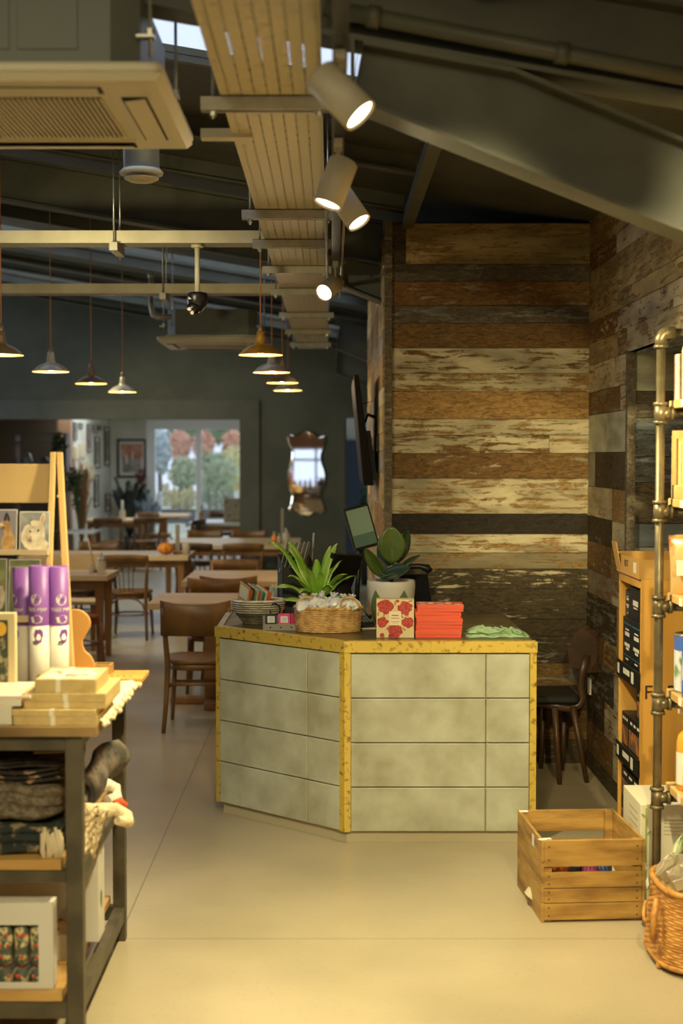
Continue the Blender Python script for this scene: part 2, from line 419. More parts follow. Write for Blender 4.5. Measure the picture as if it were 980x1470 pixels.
# portal frame rafters: I-section plus a diagonal haunch beam
def rafter(Y, x1, label):
    D = .385 if Y < 12 else .2
    t = thing('steel_rafter', label, 'beam', (0, Y, 0), 0, 'steel rafters under the roof')
    b = MB()
    def sb(x0, x1, y0, y1, d0, d1):
        b.hexa([Vector(p) for p in ((x0, y0, deck(x0) + d0), (x1, y0, deck(x1) + d0), (x1, y1, deck(x1) + d0), (x0, y1, deck(x0) + d0),
                                    (x0, y0, deck(x0) + d1), (x1, y0, deck(x1) + d1), (x1, y1, deck(x1) + d1), (x0, y1, deck(x0) + d1))])
    sb(-6.8, x1, -.005, .005, -D, -.135); sb(-6.8, x1, -.07, .07, -D - .01, -D + .005); sb(-6.8, x1, -.07, .07, -.15, -.135)
    b.build('rafter_beam', STEEL, t)
    b = MB(); hx = .06; zt = deck(hx) - D - .01
    kx = .50; kz = deck(kx) - D - .01; xe = max(x1, .3)
    ztop = kz - .41 * (xe - kx) if xe > kx else deck(xe) - D - .01
    zb0 = zt - (.155 if Y < 12 else .30); zb1 = zb0 - .395 * (xe - hx)
    poly = [(hx + .03, 0, zt)] + ([(kx, 0, kz)] if xe > kx else []) + [(xe, 0, ztop), (xe, 0, zb1), (hx, 0, zb0)]
    b.prism([(p[0], -.005, p[2]) for p in poly], (0, .01, 0))
    def bar(xa, za, xb, zb, th=.013, w=.075):
        b.hexa([Vector(p) for p in ((xa, -w, za), (xb, -w, zb), (xb, w, zb), (xa, w, za), (xa, -w, za + th), (xb, -w, zb + th), (xb, w, zb + th), (xa, w, za + th))])
    bar(hx, zb0 - .013, xe, zb1 - .013)
    if xe > kx: bar(kx, kz - .013, xe, ztop - .013); bar(hx + .03, zt - .016, kx, kz - .016)
    bar(hx + .018, zt - .005, hx, zb0, .001, .075)
    b.box(hx - .004, hx + .006, -.07, .07, zb0, zt)
    b.build('haunch', STEEL, t)
    return t
rafter(4.10, 1.455, 'nearest grey steel rafter with sloping haunch, crossing the top right above the spotlights')
rafter(8.50, .305, 'grey steel rafter whose haunch butts into the reclaimed wood partition')
rafter(13.95, 1.59, 'grey steel rafter over the cafe tables beyond the reclaimed wood partition')
rafter(18.1, 1.59, 'farthest grey steel rafter, against the dark back wall')
# conduit pipe running down the near rafter
t = thing('conduit_pipe', 'round grey conduit pipe running down the nearest steel rafter at top right', 'pipe', (0, 3.99, 0))
b = MB(); za = lambda x: deck(x) - .335 - .02 * x
b.tube([(-.02, 0, za(-.02)), (1.455, 0, za(1.455))], .024, 14); b.build('pipe', STEEL, t)
for x in (.1, .62):
    b = MB(); b.tube([(x, 0, za(x)), (x + .035, 0, za(x + .035))], .031, 14); b.build('coupler', STEEL, t)

# walls
WX = M('reclaimed', rgb(1, 1, 1)) if False else None
WOODX = weathered('reclaimed_boards_across', (1.3, 3.0, 4.4))
WOODY = weathered('reclaimed_boards_along', (3.0, 1.3, 4.4))
WC = {  # wood base colours
 'brown': rgb(128, 96, 54), 'dark': rgb(80, 68, 48), 'orange': rgb(138, 100, 56), 'grey': rgb(112, 100, 80), 'gold': rgb(176, 136, 80),
 'black': rgb(52, 44, 34), 'bluegrey': rgb(118, 118, 112), 'tan': rgb(160, 126, 76)}
PC = {'cream': rgb(214, 198, 160), 'ochre': rgb(196, 172, 118), 'white': rgb(222, 220, 202), 'green': rgb(208, 208, 180), 'grey': rgb(158, 152, 134), 'fleck': rgb(205, 190, 160),
      'blue': rgb(168, 180, 184), 'dirty': rgb(150, 136, 106)}
def wc(k, s): c = WC[k]; return (c[0], c[1], c[2], s)
def pc(k, a): c = PC[k]; return (c[0], c[1], c[2], a)
def zrow(py, Y): return P(600, py, Y).z
YB = 8.10; XL = .308; XR = 1.46; ZT = 3.07
rows = [
 (321, 379.5, [(0, .07, 'dark', 'grey', .34), (.07, 1, 'tan', 'ochre', .56)]),
 (379.5, 404.6, [(0, 1, 'grey', 'grey', .40)]), (404.6, 439, [(0, 1, 'orange', 'fleck', .40)]),
 (439, 464, [(0, 1, 'grey', 'grey', .44)]), (464, 500, [(0, 1, 'brown', 'dirty', .38)]),
 (500, 536.6, [(0, 1, 'brown', 'cream', .585)]), (536.6, 562.7, [(0, 1, 'tan', 'cream', .515)]),
 (562.7, 601.7, [(0, 1, 'gold', 'dirty', .28)]), (601.7, 625, [(0, 1, 'tan', 'cream', .56)]), (625, 651, [(0, .8, 'brown', 'cream', .53), (.8, 1, 'tan', 'cream', .55)]),
 (651, 687, [(0, 1, 'brown', 'fleck', .36)]), (687, 738, [(0, 1, 'tan', 'cream', .545)]),
 (738, 767, [(0, 1, 'black', 'dirty', .22)]), (767, 794, [(0, 1, 'tan', 'cream', .56)]), (794, 817, [(0, 1, 'tan', 'dirty', .56)]),
 (817, 845, [(0, 1, 'dark', 'cream', .45)]), (845, 889, [(0, 1, 'dark', 'fleck', .37)]), (889, 914, [(0, 1, 'dark', 'dirty', .3)]),
 (914, 952, [(0, 1, 'dark', 'grey', .45)]), (952, 985, [(0, 1, 'brown', 'grey', .42)]), (985, 1020, [(0, 1, 'dark', 'grey', .4)]), (1020, 1062, [(0, .6, 'dark', 'grey', .4), (.6, 1, 'brown', 'dirty', .4)]),
 (1062, 1110, [(0, 1, 'dark', 'dirty', .4)])]
b = MB(); b.plank_colour(wc('dark', 0), pc('grey', .3)); rd = random.Random(3)
b.box(XL, XR, YB + .02, 11.5, 0, ZT)          # body of the partition
for a, c, segs in rows:
    z1 = zrow(a, YB); z0 = max(zrow(c, YB), 0.0)
    for f0, f1, wk, pk, cov in segs:
        b.plank_colour(wc(wk, rd.random()), pc(pk, cov)); d = rd.random() * .006
        b.box(XL + .037 + (XR - XL - .037) * f0, XL + .037 + (XR - XL - .037) * f1 - .002, YB - d, YB + .03, z0 + .003, z1)
b.plank_colour(wc('grey', .3), pc('dirty', .42)); b.box(XL - .006, XL + .036, YB - .022, YB + .03, 0, ZT)
structure(b.build('wall_partition', WOODX))
b = MB(); rd = random.Random(11); z = 0
while z < 2.99:
    h = rd.choice((.1, .13, .16, .2)); z1 = min(z + h, 2.99); y = YB + .03
    while y < 11.5:
        y1 = min(y + rd.uniform(.5, 1.5), 11.5); k = rd.choice(('tan', 'gold', 'brown', 'tan')); p = rd.choice(('cream', 'ochre', 'grey'))
        b.plank_colour(wc(k, rd.random()), pc(p, rd.choice((.4, .6, .7))))
        b.box(XL - .012 - rd.random() * .005, XL + .0, y, y1 - .003, z + .003, z1); y = y1
    z = z1
structure(b.build('wall_partition_side', WOODY))

# right wall of boards: Y 7.04..8.1 full height, lintel above the alcove, alcove end wall, alcove back
YA = 7.04; ZA = 2.265
b = MB(); rd = random.Random(5)
rr = [  # rows at the inner corner: bottom py, top py on the plane Y=8.1 ; list of (y from, y to, wood, paint, cover)
 (296, 321), (321, 366), (366, 392), (392, 443), (443, 466), (466, 495), (495, 526), (526, 565), (565, 597), (597, 650), (650, 698), (698, 740), (740, 775),
 (775, 815), (815, 850), (850, 900), (900, 940), (940, 985), (985, 1030), (1030, 1075), (1075, 1110)]
rk = ['tan', 'tan', 'brown', 'tan', 'brown', 'orange', 'tan', 'tan', 'brown', 'grey', 'dark', 'tan', 'dark', 'brown', 'tan', 'dark', 'brown', 'dark', 'dark', 'brown', 'dark']
rp = [('ochre', .56), ('ochre', .52), ('ochre', .44), ('ochre', .55), ('ochre', .62), ('cream', .46), ('ochre', .6), ('cream', .6), ('dirty', .46), ('green', .82), ('grey', .3), ('cream', .6), ('dirty', .35),
      ('grey', .4), ('grey', .5), ('grey', .45), ('dirty', .4), ('grey', .45), ('grey', .4), ('dirty', .4), ('grey', .4)]
b.plank_colour(wc('dark', 0), pc('grey', .3))
b.box(XR + .02, XR + .14, YA + .02, YB + .2, 0, ZT + .02); b.box(XR + .02, XR + .14, -3, YA + .02, ZA + .03, ZT + .02)
for i, (a, c) in enumerate(rr):
    z1 = min(zrow(a, YB), 3.07); z0 = max(zrow(c, YB), 0)
    if z1 <= z0: continue
    yend = YA if z0 < ZA - .02 else -3
    y = YB
    zz0 = z0
    while y > yend + .01:
        ln = rd.uniform(.45, 1.0) if y > 7.9 else rd.uniform(.9, 2.2)
        y0 = max(y - ln, yend)
        k, (p, cov) = (rk[i], rp[i])
        if y < YB - .01 and rd.random() < .6: k = rd.choice(('tan', 'brown', 'orange', 'tan')); p, cov = rd.choice((('cream', .58), ('ochre', .5), ('cream', .66), ('ochre', .36)))
        if i == 9: k, p, cov = 'grey', 'green', .84
        if i == 10: k, p, cov = ('tan', 'grey', .7) if y > 7.9 else ('dark', 'grey', .3)
        b.plank_colour(wc(k, rd.random()), pc(p, cov)); d = rd.random() * .006
        y0_ = y0 if not (i == 10 and y > 7.9) else 7.9
        zb = zz0 if y <= YA + .01 or zz0 >= ZA or yend == YA else zz0
        if y0_ < YA - .01 and zb < ZA:  # row crossing the opening height: only above it beyond the post
            b.box(XR - d, XR + .03, max(y0_, YA), y - .002, zb + .003, z1)
            if z1 > ZA: b.box(XR - d, XR + .03, y0_, min(YA, y) - .002, ZA, z1)
        else:
            b.box(XR - d, XR + .03, y0_ + .001, y - .002, zb + .003, z1)
        y = y0_
b.plank_colour(wc('grey', .6), pc('grey', .4)); b.box(XR - .012, XR + .03, YA - .045, YA - .002, 0, ZA)      # corner post
b.plank_colour(wc('dark', .6), pc('grey', .3)); b.box(XR - .014, XR, YA, YB - .02, 0, .07)
structure(b.build('wall_right', WOODY))
b = MB(); rd = random.Random(8)
b.plank_colour(wc('grey', 0), pc('grey', .3)); b.box(XR + .03, 2.6, YA + .02, YA + .1, 0, ZA)
al = [(470, 500, 'grey', 'grey', .5), (500, 562, 'bluegrey', 'green', .78), (562, 600, 'grey', 'grey', .42), (600, 656, 'bluegrey', 'blue', .46), (656, 693, 'bluegrey', 'blue', .45), (693, 752, 'grey', 'grey', .34),
      (752, 786, 'bluegrey', 'blue', .66), (786, 840, 'bluegrey', 'white', .6), (840, 900, 'grey', 'grey', .5), (900, 960, 'bluegrey', 'grey', .5), (960, 1020, 'grey', 'grey', .5), (1020, 1090, 'bluegrey', 'blue', .5), (1090, 1168, 'grey', 'grey', .5)]
for a, c, k, p, cov in al:
    z1 = min(zrow(a, YA), ZA); z0 = max(zrow(c, YA), 0)
    b.plank_colour(wc(k, rd.random()), pc(p, cov)); b.box(XR + .03, 2.6, YA - rd.random() * .005, YA + .03, z0 + .003, z1)
structure(b.build('wall_alcove', WOODX))
b = MB(); b.plank_colour(wc('grey', 0), pc('grey', .5)); b.box(XR + .03, 2.6, -3, YA, ZA, ZA + .03)
for k in range(6): b.plank_colour(wc('bluegrey', rd.random()), pc('blue', .55)); b.box(XR + .03 + k * .18, XR + .205 + k * .18, -3, YA, ZA - .012, ZA)
structure(b.build('ceiling_alcove', WOODY))
b = MB(); b.plank_colour(wc('grey', 0), pc('grey', .5)); b.box(2.0, 2.1, -3, YA, 0, ZA)
for k in range(12): b.plank_colour(wc('brown', rd.random()), pc('dirty', .5)); b.box(1.985, 2.0, -3, YA, k * .19, k * .19 + .187)
structure(b.build('wall_alcove_rear', WOODY))

# cafe side: rest of the shell
b = MB(); b.box(-7.1, -6.9, -3, 18.6, 0, 4.7); structure(b.build('wall_left', DARKWALL))
b = MB(); b.box(-7, -1.75, -3.15, -3, 0, 4.7); b.box(.25, 3, -3.15, -3, 0, 4.7); b.box(-1.75, .25, -3.15, -3, 0, .85); b.box(-1.75, .25, -3.15, -3, 2.0, 4.7); structure(b.build('wall_rear', M('blush_wall', rgb(206, 160, 136), .8)))
b = MB()
for x in (-1.75, -1.1, -.45, .19): b.box(x, x + .06, -3.12, -3.02, .85, 2.0)
for z in (.85, 1.62, 1.94): b.box(-1.69, .19, -3.11, -3.03, z, z + .06)
structure(b.build('window_6', M('white_upvc_frame', rgb(225, 228, 228), .4)))
b = MB(); b.box(1.6, 1.75, 11.5, 18.6, 0, 3.2); structure(b.build('wall_right_cafe', DARKWALL))
# dark back wall with the wide opening and a narrow doorway
YW = 18.5; OX0, OX1, OZ = -5.6, P(344, 600, YW).x, P(200, 602, YW).z
DX0, DX1, DZ = P(495, 600, YW).x, P(545, 600, YW).x, P(500, 600, YW).z
b = MB()
def wbox(x0, x1, z0, z1):
    b.box(x0, x1, YW, YW + .14, z0, z1)
wbox(-7, OX0, 0, 4.8); wbox(OX0, OX1, OZ, 4.8); wbox(OX1, DX0, 0, 4.8); wbox(DX0, DX1, DZ, 4.8); wbox(DX1, 2, 0, 4.8)
structure(b.build('wall_back', DARKWALL))
b = MB(); tw = P(372, 600, YW).x - OX1
b.box(OX0, OX1 + tw, YW - .03, YW, OZ, OZ + .25); b.box(OX1, OX1 + tw, YW - .03, YW, 0, OZ + .0)
b.box(OX0 - .2, OX0, YW - .03, YW, 0, OZ + .25)
b.box(-7, -6.9, YW - .03, YW, 0, .15)
structure(b.build('trim_3', DARKTRIM))
b = MB(); b.box(DX0 - .06, DX0, YW - .025, YW + .02, 0, DZ + .06); b.box(DX0, DX1 + .06, YW - .025, YW + .02, DZ, DZ + .06); b.box(DX1, DX1 + .06, YW - .025, YW + .02, 0, DZ)
structure(b.build('trim_4', DARKTRIM))
# corridor behind the doorway
BLUEW = M('blue_grey_door', rgb(52, 60, 72), .6); 
b = MB(); b.box(DX0 - .02, DX1 + .02, 20.6, 20.7, 0, 1.98); b.build('door_1', BLUEW)['kind'] = 'structure'
b = MB(); b.box(OX1 + .2, 2, 20.7, 20.8, 0, 2.6); structure(b.build('wall_corridor', WHITEWALL))
# back room with the patio window
b = MB(); FX = P(159, 700, 27).x
b.box(FX - .12, FX, 23.0, 27, 0, 2.6); structure(b.build('wall_picture', WHITEWALL))
b = MB(); b.box(FX - .2, FX, 22.8, 23.0, 0, 2.6); structure(b.build('trim_5', M('terracotta_paint', rgb(150, 112, 78), .7)))
b = MB(); b.box(-7, FX - .12, 24.5, 24.6, 0, 2.6); b.box(-7, -6.9, 18.64, 24.5, 0, 2.6); structure(b.build('wall_snug', M('snug_wall', rgb(120, 104, 84), .8)))
b = MB(); b.box(-7, 2, 18.64, 27.1, 2.6, 2.7); structure(b.build('ceiling_back_room', WHITEWALL))
b = MB(); b.box(.1, .2, 18.64, 27, 0, 2.6); structure(b.build('wall_back_room_right', WHITEWALL))
WX0, WX1 = P(217, 600, 27).x, P(217, 600, 27).x + 2.1
WZ = P(200, 611, 27).z
b = MB(); b.box(FX - .12, WX0, 27, 27.12, 0, 2.6); b.box(WX0, WX1, 27, 27.12, WZ, 2.6); b.box(WX1, .2, 27, 27.12, 0, 2.6)
structure(b.build('wall_far', WHITEWALL))
WHITEP = M('white_upvc', rgb(225, 228, 228), .4)
b = MB(); t_ = .07; wm = P(285, 600, 27).x
b.box(WX0, WX0 + t_, 26.98, 27.08, 0, WZ); b.box(WX1 - t_, WX1, 26.98, 27.08, 0, WZ); b.box(WX0 + t_, WX1 - t_, 26.98, 27.08, WZ - t_, WZ)
b.box(WX0 + t_, WX1 - t_, 26.98, 27.08, 0, .08); b.box(wm - .05, wm + .05, 26.985, 27.07, .08, WZ - t_)
b.box(WX0 - .09, WX1 + .09, 26.96, 26.999, WZ, WZ + .13); b.box(WX0 - .09, WX0, 26.96, 26.999, 0, WZ)
win = structure(b.build('window_1', WHITEP))
GLASS = M('clear_glass', (1, 1, 1, 1), .0, alpha=.12, spec=.5)
b = MB(); b.box(WX0 + t_, WX1 - t_, 27.03, 27.036, .08, WZ - t_); b.build('window_glass', GLASS, win)
# ================================================================ GARDEN BEYOND THE PATIO WINDOW
b = MB(); b.box(-30, 25, 27.12, 70, -.2, -.03); structure(b.build('ground', M('lawn', rgb(176, 184, 142), .9, col2=rgb(196, 196, 164), scale=1.2)))
b = MB(); b.box(-8, 3, 27.12, 31, -.03, -.01); structure(b.build('ground_patio', M('patio_slabs', rgb(185, 182, 172), .8, col2=rgb(165, 162, 152), scale=2)))
def leaf_clump(b, c, r, n, size, rd, lean=.6):
    for _ in range(n):
        th = rd.uniform(0, 2 * PI); ph = math.acos(rd.uniform(-1, 1)); q = rd.uniform(.45, 1) 
        p = Vector((c[0] + r[0] * q * math.sin(ph) * math.cos(th), c[1] + r[1] * q * math.sin(ph) * math.sin(th), c[2] + r[2] * q * math.cos(ph)))
        a = Vector((rd.uniform(-1, 1), rd.uniform(-1, 1), rd.uniform(-1, 1))).normalized(); e = a.orthogonal().normalized()
        s = size * rd.uniform(.6, 1.3)
        v = [b.bm.verts.new(p + d) for d in (a * s, e * s * .5, -a * s, -e * s * .5)]
        b._f(v)
GRN = M('garden_green', rgb(146, 166, 122), .8, col2=rgb(186, 192, 152), scale=1.5)
DGR = M('garden_dark_green', rgb(96, 124, 88), .8, col2=rgb(120, 142, 98), scale=1.5)
ORG = M('autumn_orange', rgb(238, 190, 160), .8, col2=rgb(226, 166, 134), scale=1.5)
YEL = M('autumn_yellow', rgb(222, 212, 150), .8, col2=rgb(200, 196, 130), scale=1.5)
rd = random.Random(21)
def bush(name, label, c, r, mat, trunk=True, n=700, size=.10, group=None):
    t = thing(name, label, 'tree' if trunk else 'shrub', (c[0], c[1], -.03), 0, group)
    b = MB(); leaf_clump(b, (0, 0, c[2]), r, n, size, rd); b.sphere((0, 0, c[2]), (r[0] * .72, r[1] * .72, r[2] * .72)); b.build('foliage', mat, t)
    b = MB(); b.tube([(0, 0, 0), (.03, 0, c[2] * .5), (0, 0, c[2])], [.09, .07, .04], 8); b.build('trunk', M('bark', rgb(96, 82, 66), .9), t)
    return t
def gx(px, Y): return P(px, 650, Y).x
bush('garden_tree', 'dark green tree behind the left pane of the patio window', (gx(266, 36), 36, 1.35), (.42, .4, .42), GRN)
bush('garden_tree', 'dark green tree behind the right pane of the patio window', (gx(308, 37), 37, 1.40), (.62, .5, .5), GRN)
bush('garden_tree', 'tall green tree whose crown tops the orange hedge outside', (gx(300, 46), 46, 2.55), (1.5, .8, .45), DGR, n=1200)
for i, (px, lab) in enumerate(((258, 'copper beech bush outside, behind the window mullion on the left'), (292, 'copper beech bush outside, middle of the orange row'), (334, 'copper beech bush outside, rightmost of the orange row'))):
    bush('beech_bush', lab, (gx(px, 39.5), 39.5, 2.08), (.31, .3, .42), ORG, n=800, size=.09, group='orange bushes in the garden')
bush('garden_shrub', 'yellowing shrub at the right edge of the garden view', (gx(338, 38), 38, 1.25), (.5, .5, .9), YEL, False)
bush('garden_shrub', 'pale blue grey conifer at the left of the garden view', (gx(228, 37), 37, 1.9), (.3, .3, .6), M('conifer_grey', rgb(170, 186, 190), .8, col2=rgb(196, 206, 204), scale=1.5), False)
# low wall / pale fence across the garden and a greenhouse-like pale shed
t = thing('garden_fence', 'pale picket fence across the garden outside', 'fence', (gx(300, 34), 34, -.03))
b = MB()
for k in range(26): b.box(-2.3 + k * .18, -2.3 + k * .18 + .11, -.015, .015, 0, .95)
b.build('pickets', M('pale_timber', rgb(214, 214, 212), .8), t)
b = MB(); b.box(-2.3, 2.4, .016, .05, .2, .28); b.box(-2.3, 2.4, .016, .05, .7, .78); b.build('rails', M('pale_timber', rgb(214, 214, 212), .8), t)
for px, lab, mt in ((256, 'dark trough planter of pale shrubs outside the left window pane', YEL), (312, 'dark trough planter outside the right window pane', GRN)):
    x = gx(px, 28.6)
    t = thing('planter_trough', lab, 'planter', (x, 28.6, -.01), 0, 'planter troughs on the patio')
    b = MB(); b.box(-.33, .33, -.13, .13, .42, .68); b.box(-.36, .36, -.15, .15, .66, .70); b.build('trough', M('dark_planter', rgb(62, 68, 74), .6), t)
    for s in (-1, 1):
        b = MB(); b.box(s * .28 - .02, s * .28 + .02, -.1, .1, 0, .42); b.build('leg', M('dark_planter', rgb(62, 68, 74), .6), t)
    b = MB()
    for q in (-.24, -.08, .1, .25): leaf_clump(b, (q, 0, .92 + rd.uniform(-.04, .08)), (.1, .1, .27), 130, .045, rd)
    b.build('foliage', mt, t)
# ================================================================ CEILING SERVICES
CREAMP = M('cream_plastic', rgb(206, 198, 170), .45)
SLOT = M('dark_slot', rgb(40, 38, 32), .8)
TRAYC = M('galvanised_tray', rgb(212, 202, 168), .5, .1, col2=rgb(196, 186, 152), scale=5)
def perforate(name, along, du, dv, fu, fv, base, cross=True):
    """sheet metal with real see-through slots in rows"""
    m = bpy.data.materials.new(name); m.use_nodes = True; nt = m.node_tree; n = nt.nodes; L = nt.links
    b = n['Principled BSDF']; b.inputs['Base Color'].default_value = base; b.inputs['Roughness'].default_value = .5; b.inputs['Metallic'].default_value = .15
    tc = n.new('ShaderNodeTexCoord'); sp = n.new('ShaderNodeSeparateXYZ'); L.new(tc.outputs['Object'], sp.inputs[0])
    U, V = (sp.outputs[0], sp.outputs[1]) if along == 'Y' else (sp.outputs[1], sp.outputs[0])
    def mth(op, a, bb):
        q = n.new('ShaderNodeMath'); q.operation = op
        for i, x in enumerate((a, bb)):
            if x is None: continue
            if isinstance(x, (int, float)): q.inputs[i].default_value = x
            else: L.new(x, q.inputs[i])
        return q.outputs[0]
    def band(s, d, f, o=0.0):
        return mth('LESS_THAN', mth('FRACT', mth('ADD', mth('DIVIDE', s, d), o + 50), None), f)
    hole = mth('MULTIPLY', band(U, du, fu), band(V, dv, fv))
    if cross:
        c1 = mth('MULTIPLY', band(U, du * 2, .42, .25), band(V, .105, .05))
        c2 = mth('MULTIPLY', band(U, du * 2, .42, .75), band(V, .105, .05, .5))
        hole = mth('MAXIMUM', hole, mth('MAXIMUM', c1, c2))
    al = mth('SUBTRACT', 1.0, hole); L.new(al, b.inputs['Alpha'])
    return m
PERF = perforate('perforated_tray_sheet', 'Y', .038, .026, .17, .45, rgb(212, 202, 168))
PERFX = perforate('perforated_trunking_sheet', 'X', .02, .05, .3, .35, rgb(170, 164, 140), False)

t = thing('cable_tray', 'long perforated metal cable tray hung down the middle of the ceiling', 'cable tray', (0, 0, 2.815))
b = MB(); b.box(-.327, -.027, 2.3, 14.2, 0, .0015)
b.build('perforated_base', PERF, t)
b = MB()
for x in (-.327, -.0285): b.box(x, x + .0015, 2.3, 14.2, .0016, .055)
b.box(-.327, -.312, 2.3, 14.2, .0552, .0565); b.box(-.042, -.027, 2.3, 14.2, .0552, .0565)
b.build('side_flange', TRAYC, t)
b = MB()
for k, (x, r) in enumerate(((-.24, .013), (-.20, .009), (-.15, .011))): b.tube([(x, 2.3, .003 + r), (x + .01, 8, .003 + r), (x, 14.2, .003 + r)], r, 8)
b.build('cables', M('black_cable', rgb(36, 36, 36), .6), t)
NUT = M('zinc_bolt', rgb(190, 188, 176), .3, .8)
def bracket(Y, x0, x1, z, label, grp='strut brackets carrying the cable tray'):
    t = thing('strut_bracket', label, 'bracket', (0, Y, z), 0, grp)
    b = MB(); b.box(x0, x1, -.002, .002, 0, .041); b.box(x0, x1, .038, .041, 0, .041); b.box(x0, x1, -.002, .041, .0385, .041)
    b.box(x0, x1, .0021, .012, 0, .0025); b.box(x0, x1, .030, .0379, 0, .0025)
    b.build('channel', STEEL_L, t)
    for x in (x0 + .035, x1 - .035):
        zt = deck(x) - .09 - z
        b = MB(); b.cyl((x, .02, -.022), (x, .02, zt), .0045, seg=8); b.build('threaded_rod', NUT, t)
        b = MB(); b.cyl((x, .02, -.014), (x, .02, -.001), .011, seg=6, smooth=False); b.cyl((x, .02, -.001), (x, .02, .0), .016, seg=12); b.build('nut', NUT, t)
    return t
zz = 2.815 - .042
for Y, x1, lab in ((4.26, .0, 'nearest strut bracket across the cable tray, beside the air conditioner'), (6.2, .02, 'second strut bracket under the cable tray, beside the pair of spotlights'),
                   (7.05, .0, 'third strut bracket under the cable tray, where the side trunking joins'), (8.03, .0, 'fourth strut bracket under the tray, above the lamp that shines at the camera'),
                   (9.1, .0, 'fifth strut bracket under the tray, level with the glowing spotlight'), (10.6, .02, 'sixth strut bracket under the tray, beyond the glowing spotlight'),
                   (12.0, .0, 'seventh strut bracket under the tray, above the brass pendants'), (13.4, .0, 'farthest strut bracket at the end of the cable tray')):
    bracket(Y, -.385, x1, zz, lab)
# trunking runs to the left
def trunking(Y, z, x0, x1, label, hh=.06):
    t = thing('cable_trunking', label, 'cable tray', (0, Y, z), 0)
    b = MB(); b.box(x0, x1, 0, .15, 0, .0015); b.build('perforated_base', PERFX, t)
    b = MB(); b.box(x0, x1, -.0016, 0, 0, hh); b.box(x0, x1, .15, .1516, 0, hh); b.box(x0, x1, -.0016, .012, hh, hh + .0015); b.build('side_flange', TRAYC, t)
    for x in (-1.08, -2.6):
        if x < x0: continue
        b = MB(); b.box(x - .02, x + .02, -.05, .2, -.043, -.002); b.build('cross_channel', STEEL_L, t)
        for y in (-.03, .18):
            b = MB(); b.cyl((x, y, -.06), (x, y, deck(x) - .09 - z), .0045, seg=8); b.build('threaded_rod', NUT, t)
    return t
trunking(7.18, 2.815, -4.6, -.33, 'upper perforated trunking running left from the cable tray, above the dome camera')
trunking(9.25, 2.80, -5.2, -.33, 'lower perforated trunking running left from the tray, above the copper pendants')
t = thing('cable_trunking', 'short cable arm branching from the tray towards the near air conditioner', 'cable tray', (0, 4.75, 2.80))
b = MB(); b.box(-.43, -.26, 0, .06, 0, .012); b.box(-.43, -.26, 0, .002, .012, .03); b.build('perforated_base', TRAYC, t)
# pipe bends by the far air conditioner
t = thing('refrigerant_pipe', 'bent grey pipe dropping beside the far air conditioner', 'pipe', (0, 12.0, 0))
pa = lambda px, py: P(px, py, 12.0) - Vector((0, 12.0, 0))
b = MB(); q = [pa(217, 392), pa(217, 440), pa(219, 452), pa(226, 455), pa(246, 455)]
b.tube(q, .022, 10); b.build('pipe', STEEL_L, t)
b = MB(); b.cyl(pa(217, 392), pa(217, 399), .03, seg=12); b.build('collar', STEEL_L, t)

# air conditioning cassettes
def cassette(loc, label, s=1.0):
    t = thing('air_conditioner', label, 'air conditioner', loc, 0, 'ceiling air conditioners')
    h = .43 * s
    b = MB(); r0 = [(-h, -h), (h, -h), (h, h), (-h, h)]
    def ring(e, z): return [Vector((x + (e if x < 0 else -e), y + (e if y < 0 else -e), z)) for x, y in r0]
    b.rbox(-h, h, -h, h, .022, .05, .03); b.build('fascia_rim', CREAMP, t)
    b = MB()
    b.loft([ring(.004, .022), ring(.02, .004), ring(.045, 0), ring(.16, 0), ring(.165, .006), ring(.18, .006)], True, True, False)
    b.build('fascia', CREAMP, t)
    # inlet grille with slats
    g = h - .19
    b = MB(); b.mat(SLOT); b.box(-g, g, -g, g, .0052, .0058); b.mat(CREAMP)
    n = 34
    for k in range(n + 1):
        x = -g + 2 * g * k / n; b.box(x - .0030, x + .0030, -g, g, -.002, .0051)
    b.build('inlet_grille', CREAMP, t)
    for a in range(4):
        T = Matrix.Rotation(a * PI / 2, 4, 'Z')
        b = MB(); b.mat(SLOT); b.box(-h + .17, h - .17, -h + .062, -h + .132, -.0015, -.0005, T)
        b.mat(CREAMP); b.hexa([T @ Vector(p) for p in ((-h + .18, -h + .068, -.004), (h - .18, -h + .068, -.004), (h - .18, -h + .122, -.012), (-h + .18, -h + .122, -.012),
                                    (-h + .18, -h + .068, -.0016), (h - .18, -h + .068, -.0016), (h - .18, -h + .122, -.009), (-h + .18, -h + .122, -.009))])
        b.build('louvre', CREAMP, t)
    c = .355 * s
    b = MB(); ch = .07
    poly = [(-c + ch, -c), (c - ch, -c), (c, -c + ch), (c, c - ch), (c - ch, c), (-c + ch, c), (-c, c - ch), (-c, -c + ch)]
    b.prism([(x, y, .051) for x, y in poly], (0, 0, .232)); b.build('casing', M('casing_grey', rgb(108, 112, 104), .5), t)
    b = MB(); b.box(-c - .012, c + .012, -c - .012, c + .012, .051, .066); b.build('foil_flange', STEEL_L, t)
    b = MB()
    for x0, x1 in ((-.22, .02), (.04, .20)):
        b.box(x0 * s, x1 * s, -c - .004, -c, .10, .24)
    b.build('access_plate', M('casing_grey', rgb(108, 112, 104), .5), t, bevel=.002)
    for sx, sy in ((-1, -1), (1, -1), (1, 1), (-1, 1)):
        x, y = sx * (c + .03), sy * (c - .04)
        b = MB(); b.box(x - .035, x + .012, y - .02, y + .02, .14, .146); b.cyl((x, y, .09), (x, y, deck(loc[0] + x) - .002 - loc[2]), .005, seg=8)
        b.cyl((x, y, .147), (x, y, .165), .012, seg=6, smooth=False); b.build('hanger', NUT, t)
    return t
a1 = cassette((-.866, 4.16, 2.72), 'cream ceiling cassette air conditioner cut by the top left corner of the frame', 1.0)
cassette((P(309, 495, 12.4).x, 12.4, 2.70), 'distant ceiling cassette air conditioner above the copper and brass pendants', 1.06)
